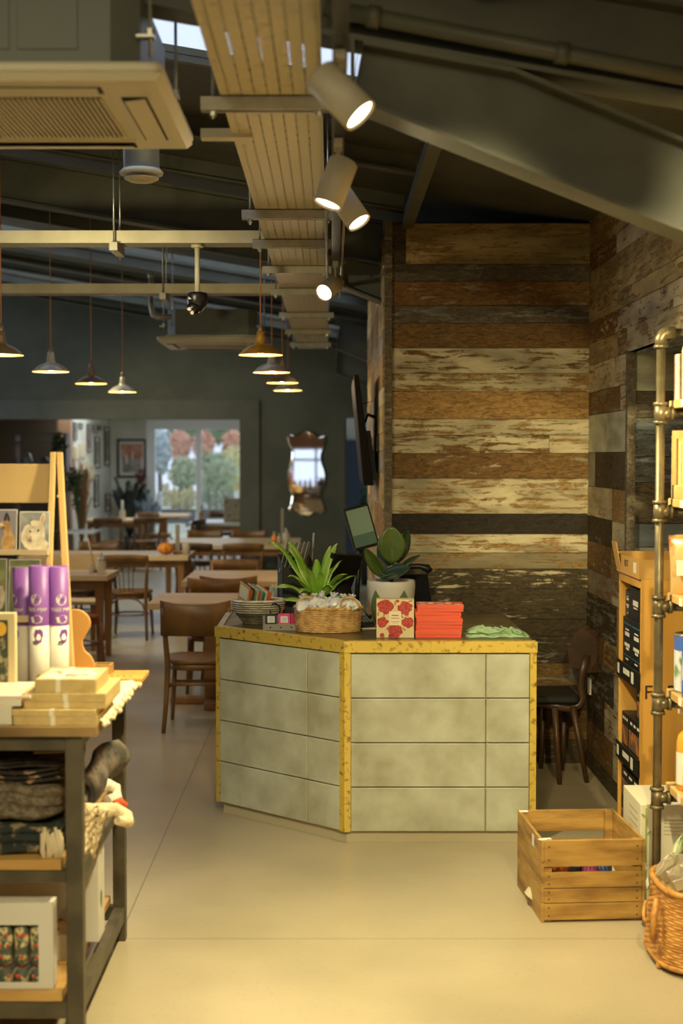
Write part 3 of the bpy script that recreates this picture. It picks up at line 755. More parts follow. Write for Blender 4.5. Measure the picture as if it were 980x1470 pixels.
# duct with disc valve
t = thing('duct_diffuser', 'round vertical duct with a white disc valve behind the near air conditioner', 'vent', (P(203, 250, 5.95).x, 5.95, P(203, 258, 5.95).z))
zt = deck(-.8) - .02 - t.location.z
b = MB(); b.lathe([(.074, .03), (.074, zt)], seg=32); b.build('duct', M('duct_grey', rgb(150, 158, 162), .45, .3), t)
b = MB(); b.lathe([(.06, .02), (.088, .02), (.09, .03), (.078, .042), (.06, .042)], seg=32); b.build('collar', CREAMP, t)
b = MB(); b.lathe([(.01, -.012), (.05, -.008), (.07, .002), (.072, .006), (.02, .012)], seg=32); b.lathe([(.008, .01), (.008, .05)], seg=8); b.build('disc_valve', CREAMP, t)

# dome camera on a pole
pc_ = P(280, 430, 7.12)
t = thing('security_camera', 'black dome security camera on a short pole under the upper trunking', 'camera', (pc_.x, 7.24, pc_.z))
b = MB(); b.cyl((0, 0, .045), (0, 0, 2.814 - pc_.z), .013, seg=12); b.cyl((0, 0, 2.80 - pc_.z), (0, 0, 2.814 - pc_.z), .03, seg=16); b.build('pole', CREAMP, t)
BLK = M('black_plastic', rgb(28, 28, 28), .35)
b = MB(); b.lathe([(.03, .05), (.05, .045), (.053, .03), (.05, -.01), (.02, -.05), (.001, -.055)], seg=24); b.build('housing', BLK, t)
b = MB(); b.sphere((-.016, -.018, -.03), .036, 20, 12); b.build('ball', M('black_gloss', rgb(22, 22, 24), .15), t)
LEDM = M('ir_lamp', rgb(250, 225, 215), .4)
b = MB(); b.cyl((-.030, -.046, -.038), (-.036, -.058, -.041), .009); b.cyl((-.018, -.050, -.055), (-.022, -.061, -.060), .009); b.build('lens', LEDM, t)
b = MB(); b.cbox((-.032, -.038, .017), (.02, .004, .012), (0, 0, -.6)); b.build('label_plate', M('white_sticker', rgb(225, 222, 210), .5), t)

# lighting track with spot heads
t = thing('lighting_track', 'thin black lighting track hung beside the cable tray', 'track', (.022, 0, 2.725))
b = MB(); b.box(-.017, .017, .3, 7.6, 0, .034); b.box(-.019, -.012, .3, 7.6, -.002, .001); b.box(.012, .019, .3, 7.6, -.002, .001); b.build('rail', BLK, t)
for y in (1.0, 2.7, 5.0, 6.6):
    b = MB(); b.cyl((0, y, .034), (0, y, deck(.02) - .005 - 2.725), .003, seg=8); b.build('suspension_wire', NUT, t)
t = thing('conduit_pipe', 'pair of thin pale conduits running beside the lighting track behind the spotlights', 'pipe', (0, 0, 2.75))
for x in (-.02, .055):
    b = MB(); b.tube([(x, 5.5, 0), (x, 9.0, 0)], .007, 8); b.build('pipe', STEEL_L, t)
HEADW = M('spot_head_grey', rgb(188, 180, 158), .45)
LAMP = M('lit_lamp_face', (1, .9, .7, 1), .4, emit=((1.0, .80, .52, 1), 9.0))
def spot_head(p, target, label, tx=.022, grp='track spotlights'):
    p = Vector(p); d = (Vector(target) - p).normalized()
    t = thing('track_spotlight', label, 'spotlight', p, 0, grp)
    R = d.to_track_quat('-Z', 'Y').to_matrix().to_4x4()
    b = MB(); r = .046; L2 = .075
    b.lathe([(.001, L2), (r - .008, L2), (r, L2 - .007), (r, -L2), (r - .004, -L2 - .001), (r - .005, -L2 + .012), (.001, -L2 + .013)], seg=36, T=R); b.build('lamp_body', HEADW, t)
    b = MB(); b.lathe([(.001, -L2 + .010), (r - .007, -L2 + .010), (r - .007, -L2 + .007), (.001, -L2 + .007)], seg=32, T=R); b.build('lamp_face', LAMP, t)
    b = MB(); top = 2.722 - p.z; sx = .0
    b.tube([(tx - p.x, 0, top), (tx - p.x, 0, .04 + .01), (0, 0, .02)], .006, 8); b.box(tx - p.x - .013, tx - p.x + .013, -.05, .05, top - .022, top)
    b.build('adapter', HEADW, t)
    return t
labs = ['large grey spotlight nearest the camera, aimed down to the right', 'grey spotlight hanging aimed down to the left, below the nearest one', 'small grey spotlight half hidden behind another, aimed down to the right',
        'spotlight glowing straight at the camera, left of the wood partition']
labs += ['track spotlight behind the camera aimed at the till counter', 'track spotlight behind the camera aimed at the open floor', 'track spotlight behind the camera aimed at the display table', 'track spotlight behind the camera aimed at the wood partition',
         'spotlight on the side track aimed at the wooden crate', 'spotlight on the side track aimed at the pipe shelf', 'spotlight on the side track aimed at the right board wall']
for (p_, tg, _e, _s, _b), lb in zip(HEADS, labs): spot_head(p_, tg, lb, tx=.022 if p_[0] < .5 else .8)
t = thing('lighting_track', 'second short black lighting track behind the camera on the right', 'track', (.8, 0, 2.725))  # track added out of view to carry the extra fill spotlights
b = MB(); b.box(-.017, .017, .3, 2.55, 0, .034); b.build('rail', BLK, t)
for y in (.6, 2.2):
    b = MB(); b.cyl((0, y, .034), (0, y, deck(.8) - .005 - 2.725), .003, seg=8); b.build('suspension_wire', NUT, t)

# pendants
COPPER = M('copper', rgb(176, 112, 70), .28, .6)
GREYM = M('brushed_steel_shade', rgb(196, 190, 178), .34, .25, col2=rgb(165, 156, 142), scale=12)
BRASSM = M('aged_brass_shade', rgb(214, 160, 70), .32, .3, col2=rgb(176, 126, 54), scale=8)
DKBR = M('dark_bronze_shade', rgb(140, 116, 92), .32, .3)
INNER = M('shade_inner_glow', rgb(240, 200, 120), .5, emit=((1, .62, .2, 1), .9))
BULB = M('lamp_bulb', (1, .85, .6, 1), .4, emit=((1.0, .72, .35, 1), 14.0))
def pendant(px, pyrim, label, shade, R=.125, Y=None, grp='dome pendant lamps over the cafe tables'):
    p = P(px, pyrim, Y)
    t = thing('pendant_lamp', label, 'pendant lamp', p, 0, grp)
    prof = [(R, 0), (R * 1.0, .006), (R * .90, .014), (R * .80, .028), (R * .62, .044), (R * .42, .056), (R * .27, .062), (R * .235, .075), (R * .20, .105), (R * .165, .132), (.012, .136)]
    inn = [(.010, .130), (R * .15, .126), (R * .19, .10), (R * .22, .072), (R * .26, .059), (R * .41, .053), (R * .61, .041), (R * .79, .025), (R * .89, .011), (R * .985, .0005)]
    b = MB(); b.lathe(prof, seg=40, caps=False); b.build('shade', shade, t)
    b = MB(); b.lathe(inn, seg=40, caps=False); b.build('shade_lining', INNER, t)
    b = MB(); b.sphere((0, 0, .035), (.03, .03, .034)); b.build('bulb', BULB, t)
    b = MB(); b.lathe([(.014, .130), (.016, .14), (.013, .165), (.006, .175), (.003, .18)], seg=16); b.build('lamp_cap', DKBR, t)
    b = MB(); b.cyl((0, 0, .17), (0, 0, deck(p.x) - .0 - p.z), .0035, seg=8); b.build('cord', M('amber_cord', rgb(190, 130, 70), .6), t)
    l = bpy.data.lights.new('pendant_light', 'POINT'); l.energy = 7; l.color = (1, .70, .38); l.shadow_soft_size = .03
    o = bpy.data.objects.new('pendant_light', l); COL.objects.link(o); o.parent = t; o.location = (0, 0, -.01)
    return t
for px, rim, lab, mt, Y in ((2, 510, 'dark pendant lamp cut by the left edge of the frame', DKBR, 8.1), (73, 534, 'grey metal pendant lamp, second from the left', GREYM, 9.7), (131, 551, 'dark steel pendant lamp, third from the left', DKBR, 11.2),
                         (176, 563, 'small pale steel pendant lamp, farthest of the left row', GREYM, 12.7), (374, 510, 'brass pendant lamp, nearest of the right row', BRASSM, 8.06), (390, 535, 'brushed steel pendant lamp right behind the brass one', GREYM, 9.6),
                         (405, 550, 'dark bronze pendant lamp, third of the right row', DKBR, 11.1), (413, 561, 'farthest pendant lamp of the right row', GREYM, 12.4)):
    pendant(px, rim, lab, mt, Y=Y)
# ================================================================ TILL COUNTER
CT = .92
BRASS = M('aged_brass_strip', rgb(214, 184, 84), .42, .3, col2=rgb(112, 84, 34), scale=42, lo=.54, hi=.74, bump=.2, bscale=40, detail=9)
TILE = M('glazed_cement_tile', rgb(184, 186, 168), .42, col2=rgb(150, 146, 122), scale=6.5, lo=.36, hi=.76, bump=.12, bscale=18, detail=8, spec=.4)
GROUT = M('tile_edge_grime', rgb(168, 156, 124), .8)
KICK = M('cream_kickboard', rgb(190, 180, 152), .6)
TOPW = M('worn_zinc_top', rgb(128, 110, 70), .3, .45, col2=rgb(84, 72, 48), scale=7, lo=.4, hi=.66, bump=.06, detail=8)
A = F(494, 1212); cy = 6.38
C0 = Vector((P(494, 930, cy).x, cy, 0)); C1 = Vector((P(769, 930, cy).x, cy, 0))
ly = 6.95; C2 = Vector((P(311, 905, ly).x, ly, 0))
BK = 7.55
t = thing('till_counter', 'angled till counter clad in pale grey tiles with yellow brass edging', 'counter', (0, 0, 0))
foot = [C0, C1, Vector((C1.x, BK, 0)), Vector((C2.x, BK, 0)), C2]
cen = Vector((.2, 7.0, 0))
def inset(poly, d):
    out = []; n = len(poly)
    for i in range(n):
        a, p, c = poly[i - 1], poly[i], poly[(i + 1) % n]
        e1 = (p - a).normalized(); e2 = (c - p).normalized()
        n1 = Vector((-e1.y, e1.x, 0)); n2 = Vector((-e2.y, e2.x, 0)); m_ = (n1 + n2).normalized()
        out.append(p + m_ * (d / max(m_.dot(n1), .3)))
    return out
zb = P(494, 1194, cy).z
b = MB(); b.prism([Vector((p.x, p.y, 0)) for p in inset(foot, .03)], (0, 0, zb + .001)); b.build('kickboard', KICK, t)
b = MB(); b.prism([Vector((p.x, p.y, zb)) for p in inset(foot, .012)], (0, 0, CT - .052 - zb)); b.build('carcass', GROUT, t)
b = MB(); b.prism([Vector((p.x, p.y, CT - .05)) for p in inset(foot, .004)], (0, 0, .045)); b.build('worktop', TOPW, t)
def on(a, c, d=0.0):
    """frame along a facet: x along, y outwards, z up"""
    e = (c - a); L = e.length; e = e / L; nrm = Vector((e.y, -e.x, 0))
    if nrm.dot(a - cen) < 0: nrm = -nrm
    T = Matrix(((e.x, nrm.x, 0, a.x), (e.y, nrm.y, 0, a.y), (0, 0, 1, 0), (0, 0, 0, 1)))
    return T, L
Tr, Lr = on(C0, C1); Tl, Ll = on(C0, C2)
rd = random.Random(2)
zt = CT - .055
def tiles(T, L, x0, x1, split, rows_, name):
    dz = (zt - zb) / rows_
    for r in range(rows_):
        for (a, c) in ((x0, split), (split, x1)):
            b = MB(); g = .0022; d = .006 + rd.random() * .0015
            b.rbox(a + g, c - g, -.011, d - .011 + .006, zb + r * dz + g, zb + (r + 1) * dz - g, .004, T)
            o = b.build('tile', TILE, t, bevel=.0015)
tiles(Tr, Lr, .028, Lr - .026, .028 + (Lr - .054) * .755, 4, 'tile')
tiles(Tl, Ll, .024, Ll - .02, .024 + .205, 4, 'tile')
# brass angle strips
def strip(T, L, x0, x1, z0, z1, d=.004):
    b = MB(); b.box(x0, x1, -.012, d, z0, z1, T); return b
strip(Tr, Lr, 0.0, .028, zb, CT - .048).build('corner_strip', BRASS, t); strip(Tl, Ll, 0.0, .026, zb, CT - .048).build('corner_strip', BRASS, t)
strip(Tr, Lr, Lr - .026, Lr + .003, zb, CT - .048).build('end_strip', BRASS, t); strip(Tl, Ll, Ll - .02, Ll + .003, zb, CT - .048).build('end_strip', BRASS, t)
for T, L, seams in ((Tr, Lr, (.0, .45, 1.0)), (Tl, Ll, (.0, 1.0))):
    for s0, s1 in zip(seams, seams[1:]):
        b = MB(); b.box(L * s0 - (.002 if s0 == 0 else -.0008), L * s1 + (.006 if s1 == 1 else 0), -.012, .009, CT - .05, CT - .001, T)
        b.box(L * s0, L * s1, -.035, .009, CT - .001, CT + .0012, T)
        b.build('edge_strip', BRASS, t)
b = MB(); b.box(C2.x - .004, C2.x + .03, ly, BK, CT - .0048, CT + .002); b.box(C2.x - .004, C2.x, ly, BK, CT - .05, CT + .002); b.build('edge_strip', STEEL_L, t)
CTT = CT - .0045   # upper face of the worktop
CTE = CTT

def spos(px, py): return F(px, py, CTT)

# ---- wicker basket of wrapped treats
WICK = M('wicker', rgb(226, 188, 122), .6, col2=rgb(184, 140, 80), scale=30, lo=.4, hi=.65, bump=.2, bscale=120)
def woven_basket(t, rx, ry, h, flare, rows_, mat, stakes=40, r=.0052, name='woven_wall', waves=None):
    waves = waves or stakes // 2
    b = MB()
    for k in range(rows_):
        f = k / (rows_ - 1); q = 1 + flare * f; z = r + (h - 2 * r) * f
        n = waves * 4; ring = []
        for i in range(n):
            a = 2 * PI * i / n; w_ = .0028 * math.sin(waves * a + (PI if k % 2 else 0))
            ring.append((rx * q * math.cos(a) + w_ * math.cos(a), ry * q * math.sin(a) + w_ * math.sin(a), z))
        b.tube(ring, r, 6, closed=True)
    for i in range(stakes):
        a = 2 * PI * i / stakes; c, s_ = math.cos(a), math.sin(a)
        b.tube([(rx * c, ry * s_, .0), (rx * (1 + flare) * c, ry * (1 + flare) * s_, h)], .0026, 5)
    b.build(name, mat, t)
    b = MB(); b.lathe([(rx * .99, .001), (rx * .99, .006)], sy=ry / rx, seg=40); b.build('base', mat, t)
    b = MB(); rr = r * 1.5
    for ph in (0, PI):
        ring = []
        for i in range(120):
            a = 2 * PI * i / 120; q = 1 + flare
            ring.append(((rx * q + .004 * math.cos(14 * a + ph)) * math.cos(a), (ry * q + .004 * math.cos(14 * a + ph)) * math.sin(a), h + .004 * math.sin(14 * a + ph)))
        b.tube(ring, rr * .8, 6, closed=True)
    b.build('rim', mat, t)
wb = Vector((P(471, 900, 6.80).x, 6.80, CTT))
t = thing('wicker_basket', 'light oval wicker basket filled with cellophane wrapped treats on the till counter', 'basket', wb)
woven_basket(t, .148, .098, .115, .07, 13, WICK)
for s in (-1, 1):
    b = MB(); pts = [(s * .155 + .0, .03 * math.cos(a) * 1.2, .115 + .052 * math.sin(a)) for a in [PI * k / 12 for k in range(13)]]
    b = MB(); pts = [(s * .10 + .045 * math.cos(PI * k / 12), -.085 if s > 0 else -.06, .115 + .055 * math.sin(PI * k / 12)) for k in range(13)]
    b.tube(pts, .0065, 8)
    b.tube([(p[0], p[1] - .004 * math.sin(i * 1.7), p[2] + .004 * math.cos(i * 1.7)) for i, p in enumerate(pts)], .004, 6)
    b.build('handle', WICK, t)
CELLO = M('cellophane', rgb(250, 250, 248), .12, alpha=.86, spec=1.0)
BISC = M('biscuit', rgb(196, 160, 112), .7, col2=rgb(150, 108, 66), scale=30)
rd = random.Random(4)
def crumple(b, c, r, seed, rot=0, n=10):
    q = random.Random(seed)
    R = []
    for i in range(7):
        a = -PI / 2 + PI * i / 6
        R.append([Vector((c[0] + r[0] * math.cos(a) * math.cos(2 * PI * k / n) * q.uniform(.65, 1.2), c[1] + r[1] * math.cos(a) * math.sin(2 * PI * k / n) * q.uniform(.65, 1.2), c[2] + r[2] * math.sin(a) * q.uniform(.75, 1.15))) for k in range(n)])
    b.loft(R, True, True, False)
for i in range(16):
    gx_, gy_ = (i % 6) * .048 - .12 + rd.uniform(-.008, .008), (-.055, .0, .055)[(i // 6)] + rd.uniform(-.01, .01)
    z = .112 + .024 * math.cos(gx_ * 9) + rd.uniform(-.006, .008)
    tt = thing('wrapped_biscuit', 'cellophane wrapped biscuit heaped in the wicker basket on the till counter', 'biscuit', wb + Vector((gx_, gy_, z)), rd.uniform(0, 3), 'wrapped biscuits in the wicker basket')
    b = MB(); crumple(b, (0, 0, 0), (.036, .033, .030), i); b.build('wrapper', CELLO, tt)
    b = MB(); b.lathe([(.001, -.006), (.019, -.006), (.022, 0), (.019, .006), (.001, .006)], seg=16, T=Euler((rd.uniform(.4, 1.6), rd.uniform(-.5, .5), 0)).to_matrix().to_4x4()); b.build('biscuit', BISC, tt)
    b = MB(); b.tube([(0, 0, .02), (.004, .002, .032)], [.006, .003], 8)
    b.loft([[Vector((.004 + .016 * k_ * math.cos(a), .002 + .016 * k_ * math.sin(a), .032 + .014 * k_ + .004 * math.sin(5 * a))) for a in [2 * PI * j / 14 for j in range(14)]] for k_ in (.15, 1)], True, False); b.build('twist', CELLO, tt)

# ---- grey card holder with small bars
cb = spos(402, 905) + Vector((0, .045, 0))
t = thing('card_tray', 'small grey tray holding black and pink packets on the till counter', 'tray', cb, .08)
GREYB = M('grey_card', rgb(150, 146, 132), .7)
b = MB(); b.box(-.085, .085, -.045, .045, 0, .006); b.box(-.085, .085, -.045, -.040, .006, .030); b.box(-.085, .085, .04, .045, .006, .062); b.box(-.085, -.081, -.04, .04, .006, .045); b.box(.081, .085, -.04, .04, .006, .045)
b.build('tray_body', GREYB, t)
b = MB()
for k in range(3): b.cyl((-.05 + k * .05, -.0452, .014), (-.05 + k * .05, -.047, .014), .004, seg=10)
b.build('rivet', SLOT, t)
PINK = M('pink_packet', rgb(226, 84, 140), .5); BLKP = M('black_packet', rgb(44, 42, 44), .5); WHT = M('white_label', rgb(232, 228, 216), .6); REDP = M('dark_pink_packet', rgb(190, 40, 80), .5)
for k, (x, m_, lb) in enumerate(((-.045, BLKP, 'black packet with a white label, left in the grey card tray'), (.018, PINK, 'bright pink packet with a white label in the grey card tray'), (.062, REDP, 'dark pink packet at the right end of the grey card tray'))):
    w_ = .028 if k < 2 else .014
    tt = thing('packet', lb, 'packet', cb + Vector((x, -.002, .010)), .08, 'packets in the grey tray')
    T = Euler((-.55, 0, 0)).to_matrix().to_4x4()
    b = MB(); b.box(-w_, w_, -.018, .012, .006, .066, T); b.build('packet_body', m_, tt, bevel=.002)
    if k < 2:
        b = MB(); b.box(-w_ * .62, w_ * .62, -.0188, -.018, .016, .05, T); b.build('label', WHT, tt)
        b = MB()
        for j in range(4): b.box(-w_ * .4, w_ * .4, -.0194, -.0188, .022 + j * .006, .0235 + j * .006, T)
        b.build('print', GREYB, tt)

# ---- round rope bowl with zines
STRIPE = M('striped_paper_rope', rgb(234, 228, 212), .7, col2=rgb(190, 184, 166), scale=22, stretch=(1, 1, 4), lo=.5, hi=.6)
kb = Vector((P(371, 880, 7.12).x, 7.12, CTT))
t = thing('rope_bowl', 'striped coiled rope bowl filled with seed packets on the till counter', 'bowl', kb)
b = MB()
for k in range(11):
    f = k / 10; rx = .075 + .055 * math.sin(f * PI / 2); z = .006 + .011 * k
    if k < 5: b.mat(M('dark_rope', rgb(128, 116, 84), .8, col2=rgb(92, 84, 60), scale=30))
    else: b.mat(STRIPE)
    b.tube([(rx * math.cos(2 * PI * i / 40), rx * .8 * math.sin(2 * PI * i / 40), z) for i in range(40)], .0066, 7, closed=True)
    if k >= 4: b.mat(M('dark_line', rgb(70, 64, 52), .8)); b.tube([((rx + .005) * math.cos(2 * PI * i / 40), (rx * .8 + .005) * math.sin(2 * PI * i / 40), z - .0055) for i in range(40)], .0022, 5, closed=True)
b.build('coiled_wall', None, t)
b = MB(); b.lathe([(.001, .001), (.078, .001), (.078, .006), (.001, .006)], sy=.8, seg=30); b.build('base', STRIPE, t)
b = MB(); b.tube([(.085 + .026 * math.cos(a), -.088 - .004 * math.sin(a), .078 + .03 * math.sin(a)) for a in [2 * PI * k / 24 for k in range(24)]], .0032, 7, closed=True); b.build('ring_handle', BLK, t)
cols = [rgb(196, 160, 110), rgb(70, 66, 56), rgb(206, 190, 160), rgb(126, 176, 170), rgb(222, 216, 196), rgb(226, 118, 66), rgb(126, 160, 104), rgb(214, 122, 70), rgb(96, 132, 92), rgb(222, 110, 62)]
cn = ['tan', 'black', 'cream', 'teal', 'white', 'orange', 'green', 'rust', 'dark green', 'bright orange']
sn = ['standing at the left end', 'second from the left', 'third from the left', 'fourth from the left', 'in the middle', 'just right of the middle', 'beside the orange ones', 'fourth from the right end', 'second from the right end', 'at the right end']
for k in range(10):
    tt = thing('seed_packet', '%s seed packet in the striped bowl, %s' % (cn[k], sn[k]), 'packet', kb + Vector((-.085 + k * .0185, .0 - .006 * (k % 3), .058)), 0, 'seed packets in the striped bowl')
    T = Euler((.1, .35 + .02 * k, -.85 + .03 * k)).to_matrix().to_4x4(); hh = .15 - (.055 if k > 5 else 0) - .004 * k
    b = MB(); b.box(-.042, .042, -.0022, .0022, 0, hh, T); b.build('packet_body', M('packet_' + cn[k].replace(' ', '_'), cols[k], .5), tt)
    b = MB(); b.box(-.033, .033, -.003, -.0022, hh * .5, hh * .92, T); b.build('picture', M('packet_' + cn[(k + 4) % 10].replace(' ', '_'), cols[(k + 4) % 10], .5), tt)

# ---- bird's nest fern behind the basket
def strap_leaf(b, base, az, L, rise, droop, wd, rd, twist=0.0, n=10):
    cs, sn_ = math.cos(az), math.sin(az); pts = []
    for i in range(n + 1):
        u = i / n; r_ = L * u * (1 - .15 * u) ; z = rise * math.sin(u * PI * .5) * 1.0 - droop * u * u * u
        pts.append(Vector((base[0] + cs * r_, base[1] + sn_ * r_, base[2] + z)))
    side = Vector((-sn_, cs, 0)); prev = None; rows_ = []
    for i, p in enumerate(pts):
        u = i / n; w_ = wd * (math.sin(PI * min(u * .93 + .07, 1)) ** .6) * (1 - .25 * u); w_ = max(w_, .0008)
        tt_ = (pts[min(i + 1, n)] - pts[max(i - 1, 0)]).normalized(); nn = side.cross(tt_).normalized()
        wob = .004 * math.sin(u * 14 + az * 3)
        s2 = (side * math.cos(twist * u) + nn * math.sin(twist * u))
        rows_.append([p + s2 * w_ + nn * (.35 * w_ + wob), p + s2 * w_ * .5 + nn * .12 * w_, p, p - s2 * w_ * .5 + nn * .12 * w_, p - s2 * w_ + nn * (.35 * w_ - wob)])
    def fn(u, v):
        return rows_[round(u * n)][round(v * 4)]
    b.grid(fn, n, 4, .0012)
fb = Vector((P(455, 860, 7.12).x, 7.12, CTT))
t = thing('potted_fern', 'bright green bird nest fern behind the wicker basket on the till counter', 'plant', fb)
b = MB(); b.lathe([(.055, 0), (.07, .12), (.072, .122), (.064, .122), (.060, .105), (.001, .103)], seg=30); b.build('pot', M('pale_blue_pot', rgb(190, 200, 206), .4), t)
FERN = M('fern_leaf', rgb(140, 190, 56), .35, col2=rgb(190, 216, 100), scale=9, lo=.45, hi=.65, spec=.6)
rd = random.Random(12)
spec = [(2.95, .29, .31, .02, .024), (1.0, .15, .27, .0, .018), (3.05, .30, .04, .09, .026), (3.3, .26, .12, .06, .022), (2.6, .20, .29, 0, .022), (.75, .17, .30, .02, .022), (.25, .24, .14, .02, .022), (-.05, .30, .07, .14, .022), (-.25, .26, .04, .10, .024),
        (.9, .18, .22, 0, .02), (1.6, .16, .2, 0, .02), (2.1, .2, .18, 0, .02), (4.0, .16, .10, .05, .024), (4.7, .15, .07, .06, .026), (5.4, .16, .12, .05, .024), (3.7, .2, .16, .03, .02), (5.8, .2, .16, .02, .022), (4.3, .1, .16, 0, .018), (5.0, .09, .15, 0, .018),
        (1.2, .12, .17, 0, .018), (2.8, .18, .25, -.02, .02), (.4, .16, .2, 0, .02)]
for az, L_, ri, dr, wd in spec:
    b = MB(); strap_leaf(b, (0, 0, .11), az, L_, ri, dr, wd * 1.35, rd, .3); b.build('leaf', FERN, t)

# ---- menu holder, straw glasses
DKG = M('dark_card', rgb(52, 50, 44), .7)
mb_ = Vector((P(425, 820, 7.3).x, 7.3, CTT))
t = thing('menu_box', 'black box with grey card menus standing up behind the fern', 'box', mb_, .25)
b = MB(); b.box(-.085, .085, -.06, -.055, 0, .27); b.box(-.085, .085, .055, .06, 0, .33); b.prism([(-.085, -.06, 0), (-.085, .06, 0), (-.085, .06, .33), (-.085, -.06, .27)], (.005, 0, 0)); b.prism([(.08, -.06, 0), (.08, .06, 0), (.08, .06, .33), (.08, -.06, .27)], (.005, 0, 0)); b.box(-.08, .08, -.055, .055, 0, .005)
b.build('box_body', DKG, t)
for k in range(6):
    tt = thing('card_menu', 'grey folded menu card standing in the black box behind the fern', 'menu', mb_ + Vector((-.082 + k * .022, .004 * k, .235)), .25, 'grey menu cards in the black box')
    b = MB(); T = Euler((-.1, .28, 0)).to_matrix().to_4x4(); b.box(-.03, .03, -.0015, .0015, 0, .165, T @ Matrix.Rotation(1.1, 4, 'Z')); tag(b.build('card_sheet', M('grey_menu_card', rgb(184, 182, 172), .6), tt))
t = thing('pen_on_stem', 'thin upright grey stylus standing behind the menu cards', 'pen', (P(446, 810, 7.35).x, 7.35, CTT))
b = MB(); b.tube([(0, 0, 0), (.0, 0, .20), (.012, 0, .38)], .0028, 8); b.build('stem', STEEL_L, t); b = MB(); b.tube([(.0105, 0, .36), (.0155, 0, .44)], .005, 10); b.build('pen_grip', M('pale_plastic', rgb(190, 186, 176), .4), t)
for px, py, hh, lab in ((393, 846, .16, 'short clear straw tumbler at the left of the fern'), (406, 842, .22, 'tall clear tube of straws at the left of the fern')):
    q = Vector((P(px, py, 7.35).x, 7.35, CTT)); t = thing('straw_tumbler', lab, 'tumbler', q, 0, 'straw tumblers beside the fern')
    b = MB(); b.lathe([(.001, .002), (.022, .002), (.026, hh), (.0245, hh), (.021, .006), (.001, .006)], seg=20); b.build('glass', M('tumbler_glass', rgb(200, 205, 200), .1, alpha=.35), t)
    for k in range(7):
        a = k * .9; b = MB(); b.cyl((.011 * math.cos(a), .011 * math.sin(a), .007), (.014 * math.cos(a), .014 * math.sin(a), hh + .012), .0035, seg=7); b.build('straw', M('paper_straw', rgb(206, 204, 194), .6), t)

# ---- till screens
t = thing('till_screen', 'tilted till display showing a green screen, between the fern and the pot', 'screen', (P(520, 790, 7.3).x + .0, 7.3, CTT))
cs = P(518, 757, 7.3) - t.location
T = Matrix.Translation(cs) @ Euler((-.18, -.22, .42)).to_matrix().to_4x4()
b = MB(); b.rbox(-.072, .072, -.008, .01, -.112, .112, .004, T); b.build('screen_body', BLK, t)
b = MB(); b.box(-.062, .062, -.0095, -.0082, -.096, .098, T); b.build('display', M('screen_green', rgb(118, 132, 106), .25, emit=(rgb(110, 126, 96), .25)), t)
b = MB(); b.box(-.061, .061, -.0105, -.0096, -.095, -.035, T @ Matrix.Identity(4)); b.build('display_panel', M('screen_dark_green', rgb(76, 96, 76), .25, emit=(rgb(76, 96, 76), .25)), t)
b = MB(); b.tube([(cs.x, cs.y + .012, cs.z - .03), (cs.x - .02, .08, .12), (cs.x - .02, .08, .01)], .014, 10); b.lathe([(.001, 0), (.08, 0), (.078, .012), (.001, .014)], c=(cs.x - .02, .08, 0), seg=24); b.build('stand', BLK, t)
t = thing('till_terminal', 'black till terminal seen from behind, to the left of the green display', 'till', (P(492, 800, 7.22).x, 7.22, CTT), .5)
T = Matrix.Translation((0, .04, .22)) @ Euler((.42, .1, .2)).to_matrix().to_4x4()
b = MB(); b.rbox(-.10, .10, -.012, .014, -.12, .13, .006, T); b.build('screen_back', BLK, t)
b = MB(); b.loft([[Vector((x * q, y * q2 + o, z)) for x, y in ((-.07, -.06), (.07, -.06), (.07, .06), (-.07, .06))] for z, q, q2, o in ((0, 1.1, 1.2, 0), (.04, 1.05, 1.1, 0), (.13, .75, .6, .03), (.25, .6, .35, .05))], True, True, True); b.build('stand', M('matt_black', rgb(34, 33, 30), .55), t)
t = thing('card_reader', 'black card machine lying between the fern and the patterned pot', 'card reader', (P(517, 845, 7.0).x, 7.0, CTT), .5)
T = Euler((.35, 0, 0)).to_matrix().to_4x4()
b = MB(); b.rbox(-.035, .035, -.08, .08, .02, .05, .01, T); b.build('reader_body', BLK, t)
b = MB(); b.box(-.026, .026, .01, .06, .0505, .052, T); b.build('display', M('grey_lcd', rgb(150, 160, 150), .2), t)
b = MB()
for i in range(3):
    for j in range(4): b.box(-.024 + i * .018, -.012 + i * .018, -.06 + j * .016, -.05 + j * .016, .0505, .054, T)
b.build('keypad', M('keys_grey', rgb(120, 120, 116), .5), t)
b = MB(); b.box(-.04, .04, -.06, .06, 0, .03); b.build('cradle', M('matt_black', rgb(34, 33, 30), .55), t)
t = thing('telephone', 'black telephone handset behind the patterned plant pot', 'telephone', (P(596, 830, 7.4).x, 7.4, CTT), .1)
hz = P(597, 817, 7.4).z - CTT
b = MB(); b.prism([(-.08, -.08, 0), (-.08, .08, 0), (-.08, .08, hz - .03), (-.08, -.08, .05)], (.16, 0, 0)); b.build('phone_base', BLK, t, bevel=.006)
b = MB(); b.tube([(-.085, .05, hz - .018), (-.07, .05, hz + .0), (-.03, .05, hz + .012), (.03, .05, hz + .012), (.07, .05, hz + .0), (.085, .05, hz - .018)], [.02, .022, .014, .014, .022, .02], 12); b.build('handset', BLK, t)

